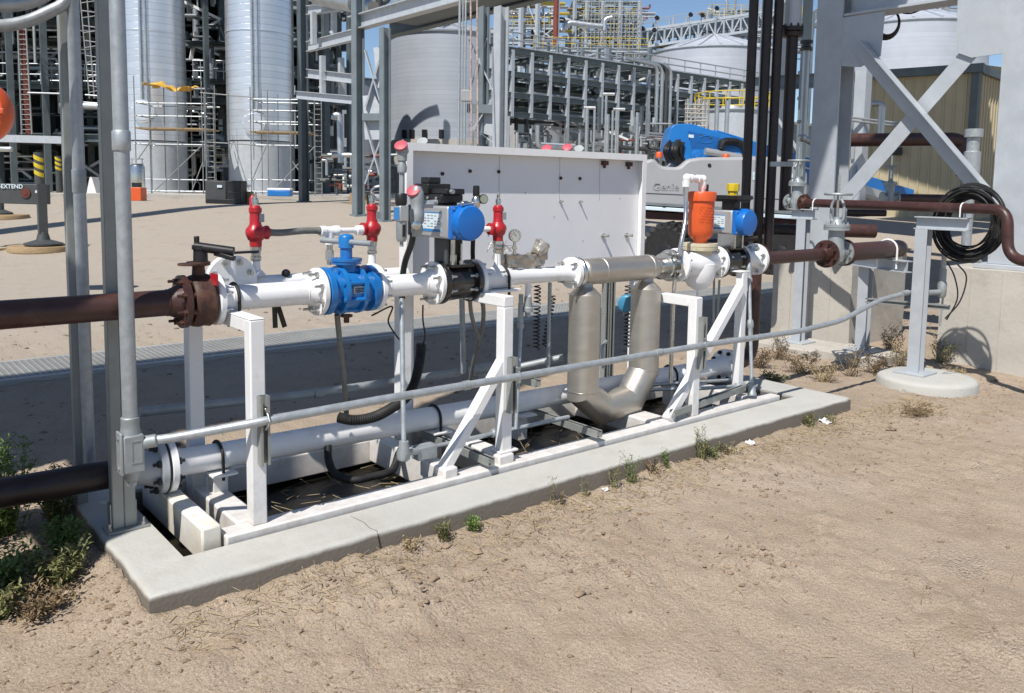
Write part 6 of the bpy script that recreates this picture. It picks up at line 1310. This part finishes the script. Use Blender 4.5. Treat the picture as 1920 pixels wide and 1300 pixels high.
q = ad_(1291,258,D+.22); B('decal', MB().add([q,q+HR*.10-Z*.012,q+HR*.10+Z*.05,q+Z*.06],[(0,1,2,3)]), LABELW, t)
q = ad_(1324,262,D+.23); B('cast_outline', MB().path([q+HR*.14*math.cos(2*math.pi*i/20)+Z*.07*math.sin(2*math.pi*i/20) for i in range(20)],.008,6,True), LIFTBLUE, t)
for x,y in ((1236,292),(1361,296)): q = ad_(x,y,D+.1); B('beacon', MB().lathe(q-Z*.04,Z,[(0,.07),(.09,.065),(.11,.05)],16), ORANGE, t)
for (x,y) in ((1484,334),(1484,344),(1411,330),(1411,338)): q = ad_(x,y,D-.012); B('decal', MB().add([q,q+HR*.085,q+HR*.085+Z*.075,q+Z*.075],[(0,1,2,3)]), LABELW, t)
def tyre(c, r_, w_, ax_dir):
    ax = V(ax_dir).normalized(); m = MB().lathe(c-ax*w_/2,ax,[(0,r_*.55),(.0,r_*.86),(.05,r_*.95),(w_-.05,r_*.95),(w_,r_*.86),(w_,r_*.55)],40); u_,v_ = frame_of(ax)
    for k in range(22):
        an = 2*math.pi*k/22; rd = u_*math.cos(an)+v_*math.sin(an); tg_ = v_*math.cos(an)-u_*math.sin(an)
        m.bar(c+rd*r_*.95-ax*w_*.5+tg_*.05,c+rd*r_*.95+tg_*-.03,.075,.09,rd); m.bar(c+rd*r_*.95+tg_*.10,c+rd*r_*.95+ax*w_*.5+tg_*.16,.075,.09,rd)
    return m
wa = (HF*.8+HR*.6)
for (x,y,dd) in ((1257,472,D-1.3),(1470,474,D-.6)):
    c = ad_(x,y,dd); w_ = B('wheel', tyre(c,.48,.38,wa), RUBBER, t); B('rim', MB().lathe(c-wa.normalized()*.2,wa,[(0,.12),(.05,.2),(.3,.2)],24), BLACK, w_)

# ---- dark riser pipes left of the braced columns
RZ = 9.0
for k,(x0_,x1_,w_,y1_,lb) in enumerate(((1416,1394,17,470,'leftmost dark brown riser pipe beside the boom lift'),(1441,1419,17,480,'second dark brown riser pipe, hugging its neighbour'),(1460,1440,17,470,'third dark brown riser pipe, hugging its neighbour'),(1489,1472,21,360,'rightmost dark brown riser pipe with a bolted flange near its top'))):
    p = ad_(x1_,y1_,RZ); zt = ad_(x0_,-20,RZ).z; p = V((p.x,p.y,p.z-.2)); tt = thing('riser_pipe',lb,'pipe',p,'dark brown riser pipes'); q = V((p.x,p.y,zt))
    B('pipe_body', MB().tube(p,q,wpx(w_,RZ)/2,18), DPRIMER, tt)
    if k==3:
        zf = ad_(1488,66,RZ).z; B('flange', MB().lathe((p.x,p.y,zf-.05),Z,[(0,.10),(.04,.11),(.041,.07),(.055,.07),(.056,.11),(.095,.11),(.1,.1)],24), DPRIMER, tt); bolts((p.x,p.y,zf+.045),Z,.095,8,.013,.015,.02,BBOLT,tt)
        B('upper_pipe', MB().tube((p.x,p.y,zf+.05),(p.x,p.y,zt),wpx(30,RZ)/2,18), GSTEEL, tt)
p,q = up(1421,-20,420,9.8); tt = single('strut_post', MB().bar(p,q,.085,.085), GSTEEL, 'slim pale upright between the dark brown riser pipes', 'post')
q = ad_(1465,309,8.9); tt = thing('pipe_strap','pale strap tying the dark riser pipes together','strap',q); B('strap', MB().bar(ad_(1444,308,8.85),ad_(1486,308,8.85),.04,.05), GALV, tt)
fr_ = thing('steel_frame','shaded grey secondary frame seen just right of the left braced column','frame',ad_(1600,380,14.5)); B('column', MB().bar(*up(1606,135,385,14.5),.20), GSTEEL, fr_); B('beam', MB().ibeam(ad_(1575,148,14.5),ad_(1628,160,14.5),.2,.28,.02,.02), MSTEEL, fr_)
for (xa,ya,xb,yb) in ((1602,225,1588,252),(1612,290,1598,350),(1622,140,1600,300)): B('brace', MB().bar(ad_(xa,ya,14.4),ad_(xb,yb,14.4),.10,.05), GALVD, fr_)
for y_ in (218,224): B('pipe', MB().tube(ad_(1577,y_,14.2),ad_(1690,y_+14,14.2),.02,8), FPIPE, fr_)
fr_ = thing('steel_frame','grey frame with a cross beam behind the dark riser pipes','frame',ad_(1500,360,16)); B('beam', MB().ibeam(ad_(1412,158,16),ad_(1560,150,16),.2,.26,.02,.02), MSTEEL, fr_); B('column', MB().bar(*up(1497,-20,380,16),.13), MSTEEL, fr_); B('column', MB().bar(*up(1452,-20,380,17),.22), GSTEEL, fr_)
for (xa,ya,xb,yb) in ((1452,215,1500,290),(1500,300,1455,350)): B('brace', MB().bar(ad_(xa,ya,16.3),ad_(xb,yb,16.3),.12,.06), GSTEEL, fr_)
tt = thing('standpipe','bright clad standpipe with a bottom elbow hugging the left braced column','pipe',ad_(1506,262,10.2)); p,q = up(1504,98,258,10.2); B('pipe_body', MB().tube(p,q,.042,16).sph(p,.055).tube(p,p+HR*.12-Z*.06,.042,12), FPIPE, tt); B('flange', MB().lathe(q,Z,[(0,.07),(.03,.075),(.05,.05),(.08,.05),(.09,.075),(.12,.07)],18), GREYD, tt)
for y_ in (140,188,232): B('band', MB().lathe(ad_(1504+(y_-98)*-.02,y_,10.2),Z,[(0,.044),(.01,.047),(.03,.047),(.04,.044)],16), GALVD, tt)
# clutter behind the right foundations
tt = thing('pipe','brown pipe crossing behind the X bracing with a dropped elbow','pipe',ad_(1650,262,14)); B('pipe_body', MB().path(fillet([ad_(1575,263,14),ad_(1790,261,14),ad_(1806,268,14),ad_(1806,330,14)],.28,6),.11,16), PRIMER, tt)
gq = ad_(1668,372,13); gate_valve(gq, HR, .9, 'pale gate valve glimpsed through the X bracing')
tt = thing('pipe','brown pipe running right from the gate valve behind the X bracing','pipe',ad_(1750,376,13)); B('pipe_body', MB().tube(gq+HR*.14,gq+HR*1.6,.07,16), PRIMER, tt)
tt = thing('pipe','pale vertical pipe with couplings right of the X bracing','pipe',ad_(1818,340,11)); p,q = up(1819,243,350,11); B('pipe_body', MB().lathe(p-Z*.8,Z,[(0,.06),(.8+(q-p).length*.2,.06),(.8+(q-p).length*.21,.10),(.8+(q-p).length*.6,.10),(.8+(q-p).length*.62,.075),(.8+(q-p).length*.85,.075),(.8+(q-p).length*.86,.11),(.8+(q-p).length,.11)],18), GALV, tt)
tt = thing('pipe','small white branch pipe with a bent arm behind the X bracing','pipe',ad_(1650,250,13)); p,q = up(1651,195,250,13); B('pipe_body', MB().path(fillet([ad_(1634,195,13),q,p],.08,4),.05,12), FPIPE, tt)
for k,(x0_,y0_,x1_,y1_,d_,r_) in enumerate(((1330,425,1500,432,9.5,.06),(1560,432,1640,434,8.6,.07),(1500,398,1660,400,12.5,.05),(1320,455,1420,447,8.8,.03))):
    tt = thing('pipe',('dark pipe lying behind the orange canister\'s actuator','brown pipe behind the grey gate valve','thin dark pipe before the boom lift','slim dark rail behind the white spool')[k],'pipe',ad_(x0_,y0_,d_)); B('pipe_body', MB().tube(ad_(x0_,y0_,d_),ad_(x1_,y1_,d_),r_,14), DPRIMER if k!=1 else PRIMER, tt)
for k,(px_,w_) in enumerate(((1555,60),)):
    pass
# small equipment at centre left
tt = thing('equipment_skid','low metering skid with white looped hoses behind the right relief valve','equipment',ad_(700,372,30)); box_on(655,688,358,380,30,.6,WOOD,tt,'crate',.01); box_on(690,745,360,366,30,.3,GSTEEL,tt,'rail',.01,.25)
for k in range(4): q = ad_(712,362,29.6); B('looped_hose', MB().path([q+HR*(.28+.03*k)*math.cos(2*math.pi*i/22)+Z*(.22+.02*k)*math.sin(2*math.pi*i/22)+HF*.03*k for i in range(22)],.018,6,True), WHITED if k<3 else BLACK, tt)
for x in (700,722): B('stand', MB().bar(*up(x,360,392,29.6),.06), GALVD, tt)
rn = random.Random(44)
md = thing('pipe_manifold','jumble of valves and pipes at the foot of the centre columns','piping',ad_(660,350,31))
for k in range(40):
    x = rn.uniform(600,735); y = rn.uniform(285,352); dd = 31+rn.uniform(0,2); L_ = rn.uniform(6,34); pts = [ad_(x,y,dd),ad_(x+L_,y,dd)]
    if rn.random()<.6: pts.append(ad_(x+L_,y+rn.uniform(10,30),dd))
    B('pipe', MB().path(fillet(pts,.1,3),rn.choice((.03,.05,.07)),8), rn.choice((FPIPE,GALVD,GREYD,GREYD,RUSTRED)), md)

# ---- unseen plates added to shade the tan building, with gaps the sun falls through
dk2 = thing('overhead_deck','added unseen plates that shade the tan building','pipe rack',(18,10,13))
for (x0_,x1_,y0_,y1_) in ((13.8,17.4,6.2,13.4),(17.7,19.6,6.2,9.9),(17.7,19.6,10.5,13.4),(19.9,23.2,6.2,13.4)): B('floor_plate', MB().bx(x0_,x1_,y0_,y1_,13,13.1), GSTEEL, dk2)
q = ad_(1665,42,9.3); lp = thing('cable_coil','loop of black cable hanging beside the left gusset plate','cable coil',q-Z*.2)
for k in range(4): B('turns', MB().path([q+HR*(.12+.012*k)*math.cos(2*math.pi*i/26)+Z*(.14+.012*k)*math.sin(2*math.pi*i/26)+HF*.02*k for i in range(26)],.011,6,True), RUBBER, lp)
B('loose_end', MB().path(curve([q+Z*.14,q+HR*.25+Z*.10,q+HR*.5+Z*.22,q+HR*.8+Z*.28],6),.01,6), RUBBER, lp)
# ---- a cylinder added high out of view: its shadow is the dark band on the dirt
g1 = ad_(-260,468,17); g2 = ad_(770,377.5,42); tt = thing('shadow_band_caster','added unseen cylinder casting the dark band on the dirt','pipe',(12,25,11)); s1 = g1-SUN*(12/(-SUN.z)); s2 = g2-SUN*(12/(-SUN.z)); B('duct_body', MB().tube(s1,s2,.42,20), FPIPE, tt)
# ================================================================ WEEDS, STRAW AND LITTER
GREEN = mat('weed_green', (.17,.26,.065), .7, var=.4, scale=9); OLIVE = mat('weed_olive', (.21,.21,.085), .75, var=.4, scale=9); DRY = mat('dry_weed_brown', (.22,.155,.085), .85, var=.4, scale=9); STRAW = mat('straw', (.42,.33,.19), .8, var=.3, scale=9)
def leaf(m, p, d, l, w_):
    d = V(d).normalized(); s_ = d.cross(V((.3,.2,1))).normalized()*w_; n_ = s_.cross(d).normalized()*l*.12
    m.add([p, p+d*l*.5+s_+n_, p+d*l, p+d*l*.5-s_+n_],[(0,1,2),(0,2,3)])
def weed(loc, h, r_, stems, leaves, mats, label, group, seed, ll=.022, lw=.005, lean=.5):
    rn = random.Random(seed); t = thing('weed', label, 'weed', loc, group); st = MB(); lf = MB(); L0 = V(loc)
    for k in range(stems):
        an = rn.random()*6.283; e = L0+V((math.cos(an)*r_*rn.uniform(.2,1),math.sin(an)*r_*rn.uniform(.2,1),h*rn.uniform(.5,1)))
        b = L0+V((rn.uniform(-1,1)*r_*.25,rn.uniform(-1,1)*r_*.25,-.02)); mid = b*.5+e*.5+V((rn.uniform(-1,1),rn.uniform(-1,1),.4))*r_*.25; ps = curve([b,mid,e],5)
        st.path(ps,[.0022*(1-.7*i/len(ps))*(1+h) for i in range(len(ps))],4)
        for i in range(leaves):
            q = ps[min(len(ps)-1,1+int(rn.random()**.8*(len(ps)-1)))]; a2 = rn.random()*6.283; dv = V((math.cos(a2),math.sin(a2),rn.uniform(-.2,lean+.6)))
            q = q+V((rn.gauss(0,1),rn.gauss(0,1),rn.gauss(0,.6)))*ll*.5; leaf(lf, q, dv, ll*rn.uniform(.6,1.4), lw*rn.uniform(.7,1.4))
    B('stem', st, mats[0], t); B('foliage', lf, mats[1], t); return t
def wz(px,py,z=.0):
    p = az_(px,py,z)
    if .8 < p.x < 5.85 and 3.0 < p.y < 3.9: p = ay_(px,py,3.025)
    p.z = near_relief(p.x,p.y)-.004 if p.y<9 and p.x<9.9 else 0; return p
G1, G2, G3 = 'weeds along the front of the pad', 'green weeds by the lower brown pipe', 'dry weeds between the pipe supports'
fw = [(832,990,.11,.045,16,26,(OLIVE,OLIVE),'bushy pale green weed at the pad edge, left of its greener neighbour'),(888,988,.085,.05,16,26,(GREEN,GREEN),'small round green weed at the pad edge below the middle brace'),
 (1034,905,.19,.03,3,16,(OLIVE,OLIVE),'lone thin stalk leaning over the pad edge'),(1050,905,.10,.03,4,12,(OLIVE,DRY),'short brownish stalks beside the lone thin stalk at the pad edge'),(1096,890,.15,.03,3,18,(OLIVE,OLIVE),'thin leafy stalk standing before the second strut channel end'),
 (1152,874,.20,.05,5,18,(OLIVE,OLIVE),'forked thin weed left of the leafy clump at the pad edge'),(1184,862,.19,.07,8,24,(OLIVE,GREEN),'leafy clump at the pad edge below the flow meter'),(1225,852,.09,.08,14,16,(STRAW,DRY),'low straw tuft at the pad edge below the flow meter'),
 (1252,842,.15,.05,6,22,(OLIVE,GREEN),'upright green weed between the straw tuft and the feathery weed'),(1318,826,.24,.08,10,30,(OLIVE,OLIVE),'tall feathery weed below the right gallows leg'),(1336,858,.10,.08,14,20,(GREEN,OLIVE),'spreading low green weed on the dirt in front of the tall feathery weed'),
 (1368,818,.08,.10,14,14,(STRAW,OLIVE),'wide straw-coloured tuft right of the tall feathery weed'),(1522,772,.13,.11,12,26,(OLIVE,OLIVE),'grey-green weed at the pad\'s right front corner'),(1560,775,.09,.10,12,20,(STRAW,OLIVE),'straw weed at the pad\'s right front corner by the white litter'),(770,1020,.06,.06,14,12,(STRAW,STRAW),'low dry tuft against the pad face left of the pale green weed')]
for i,(px_,py_,h,r_,st_,lv,ms,lb) in enumerate(fw): weed(wz(px_,py_), h*.85, r_*.9, st_, lv, ms, lb, G1, 100+i, .016, .0032)
lw_ = [((.60,4.35),.42,.16,34,60,(GREEN,GREEN),'tall dark green bush behind the lower brown pipe'),((.80,4.28),.26,.13,26,50,(GREEN,OLIVE),'lighter green bush beside the farther strut post\'s foot'),((.42,4.22),.22,.16,24,46,(OLIVE,GREEN),'mixed green bush at the left edge behind the lower brown pipe'),
 ((.66,3.62),.16,.13,26,44,(GREEN,OLIVE),'green weed under the lower brown pipe next to the pad'),((.50,3.70),.18,.14,26,44,(OLIVE,GREEN),'olive weed under the lower brown pipe away from the pad'),((.42,3.52),.14,.13,22,36,(GREEN,OLIVE),'low green weed at the left edge before the lower brown pipe'),((.74,3.86),.17,.10,20,40,(GREEN,GREEN),'dark weed squeezed between the pad and the lower brown pipe'),((.58,3.42),.08,.14,20,24,(STRAW,DRY),'trampled straw weed in front of the green weeds at the left')]
for i,((x,y),h,r_,st_,lv,ms,lb) in enumerate(lw_): weed(V((x,y,near_relief(x,y))), h, r_, st_, lv, ms, lb, G2, 300+i, .028, .006)
rw_ = [(1458,672,.24,.14,16,26,(DRY,DRY),'reddish dry bush before the left concrete foundation'),(1420,690,.18,.20,22,22,(DRY,DRY),'dark dry weed beside the brown riser elbow'),(1500,700,.20,.22,26,22,(STRAW,DRY),'straggling dry weed between the riser elbow and the left pipe support'),(1545,716,.18,.18,24,16,(STRAW,STRAW),'pale straw weed beyond the pad\'s right end'),
 (1452,718,.08,.14,14,26,(OLIVE,OLIVE),'small yellow-green weed at the pad\'s far right corner'),(1600,705,.30,.16,14,14,(STRAW,DRY),'tall straw stalks in front of the middle pipe support'),(1640,700,.20,.22,22,24,(DRY,DRY),'brown weed left of the round footing'),(1672,668,.34,.16,22,28,(DRY,DRY),'tall rusty dry bush behind the round footing'),(1690,690,.24,.16,22,16,(STRAW,STRAW),'pale dry bush touching the round footing'),
 (1765,682,.30,.14,18,24,(STRAW,OLIVE),'straw-green weed growing between the round footing and the big foundation'),(1790,706,.10,.16,14,16,(STRAW,STRAW),'low straw weed right of the round footing')]
for i,(px_,py_,h,r_,st_,lv,ms,lb) in enumerate(rw_): weed(wz(px_,py_), h, r_, st_, lv, ms, lb, G3, 500+i, .03, .004, .7)
weed(wz(1722,778), .05, .24, 40, 10, (STRAW,DRY), 'flattened dry tumbleweed on the dirt before the round footing', G3, 611, .03, .003)
# straw and dead stems strewn over the dirt: nobody could count them
rn = random.Random(15); sw = MB()
for i in range(3300):
    t_ = rn.random()
    if t_ < .72: x = rn.uniform(.9,6.6); y = 3.04-abs(rn.gauss(0,.16))
    elif t_ < .92: x = rn.uniform(4.4,7.2); y = rn.uniform(2.2,4.4)
    else: x = rn.uniform(.1,8); y = rn.uniform(.9,3.3)
    if .84 < x < 5.78 and 3.05 < y < 4.46: continue
    a_ = rn.random()*6.28; l_ = rn.uniform(.012,.06)*(1 if rn.random()<.93 else 2.4); z = near_relief(x,y)+.003; tl = rn.gauss(0,.22); p = V((x,y,z)); q = p+V((math.cos(a_)*l_,math.sin(a_)*l_,abs(l_*tl))); w_ = rn.uniform(.0006,.0016); s_ = V((-math.sin(a_),math.cos(a_),0))*w_
    sw.add([p-s_,p+s_,q+s_,q-s_,p+Z*w_*1.6,q+Z*w_*1.6],[(0,4,5,3),(4,1,2,5),(0,3,2,1)])
struct('dry_grass', sw, STRAW, 'stuff', ang=180)
sw = MB()
for i in range(420):
    x = rn.uniform(.1,7.5); y = rn.uniform(1.0,3.02) if rn.random()<.6 else 3.03-abs(rn.gauss(0,.12)); a_ = rn.random()*6.28; l_ = rn.uniform(.01,.05); p = V((x,y,near_relief(x,y)+.003)); q = p+V((math.cos(a_)*l_,math.sin(a_)*l_,l_*.15)); s_ = V((-math.sin(a_),math.cos(a_),0))*.001
    sw.add([p-s_,p+s_,q+s_,q-s_,p+Z*.0018,q+Z*.0018],[(0,4,5,3),(4,1,2,5),(0,3,2,1)])
struct('dead_stems', sw, DRY, 'stuff', ang=180)
# twigs and debris in the pit
sw = MB()
for i in range(260):
    x = rn.uniform(1.6,5.2); y = rn.uniform(3.5,4.1); a_ = rn.random()*6.28; l_ = rn.uniform(.03,.14); p = V((x,y,.025)); sw.tube(p,p+V((math.cos(a_)*l_,math.sin(a_)*l_,rn.uniform(0,.05))),.0014,4)
struct('pit_twigs', sw, STRAW, 'stuff', ang=180)
def scrap(px_,py_,s_,lb,seed):
    r_ = random.Random(seed); c = wz(px_,py_); m = MB(); n = 5
    for j in range(n+1):
        for i in range(n+1): m.v.append(c+V(((i/n-.5)*s_*1.4,(j/n-.5)*s_,.006+s_*.5*abs(noise.noise((i*.6+seed,j*.6,seed)))+s_*.25*(j/n))))
    m.f = [(j*(n+1)+i,j*(n+1)+i+1,(j+1)*(n+1)+i+1,(j+1)*(n+1)+i) for j in range(n) for i in range(n)]
    single('litter', m, WHITED, lb, 'litter', ang=25)
scrap(1550,782,.07,'white paper scrap lying off the pad\'s right front corner',3); scrap(1408,818,.045,'smaller white scrap on the dirt below the pad\'s right half',7); scrap(1138,817,.03,'tiny white scrap on the dirt left of the other scraps',11)
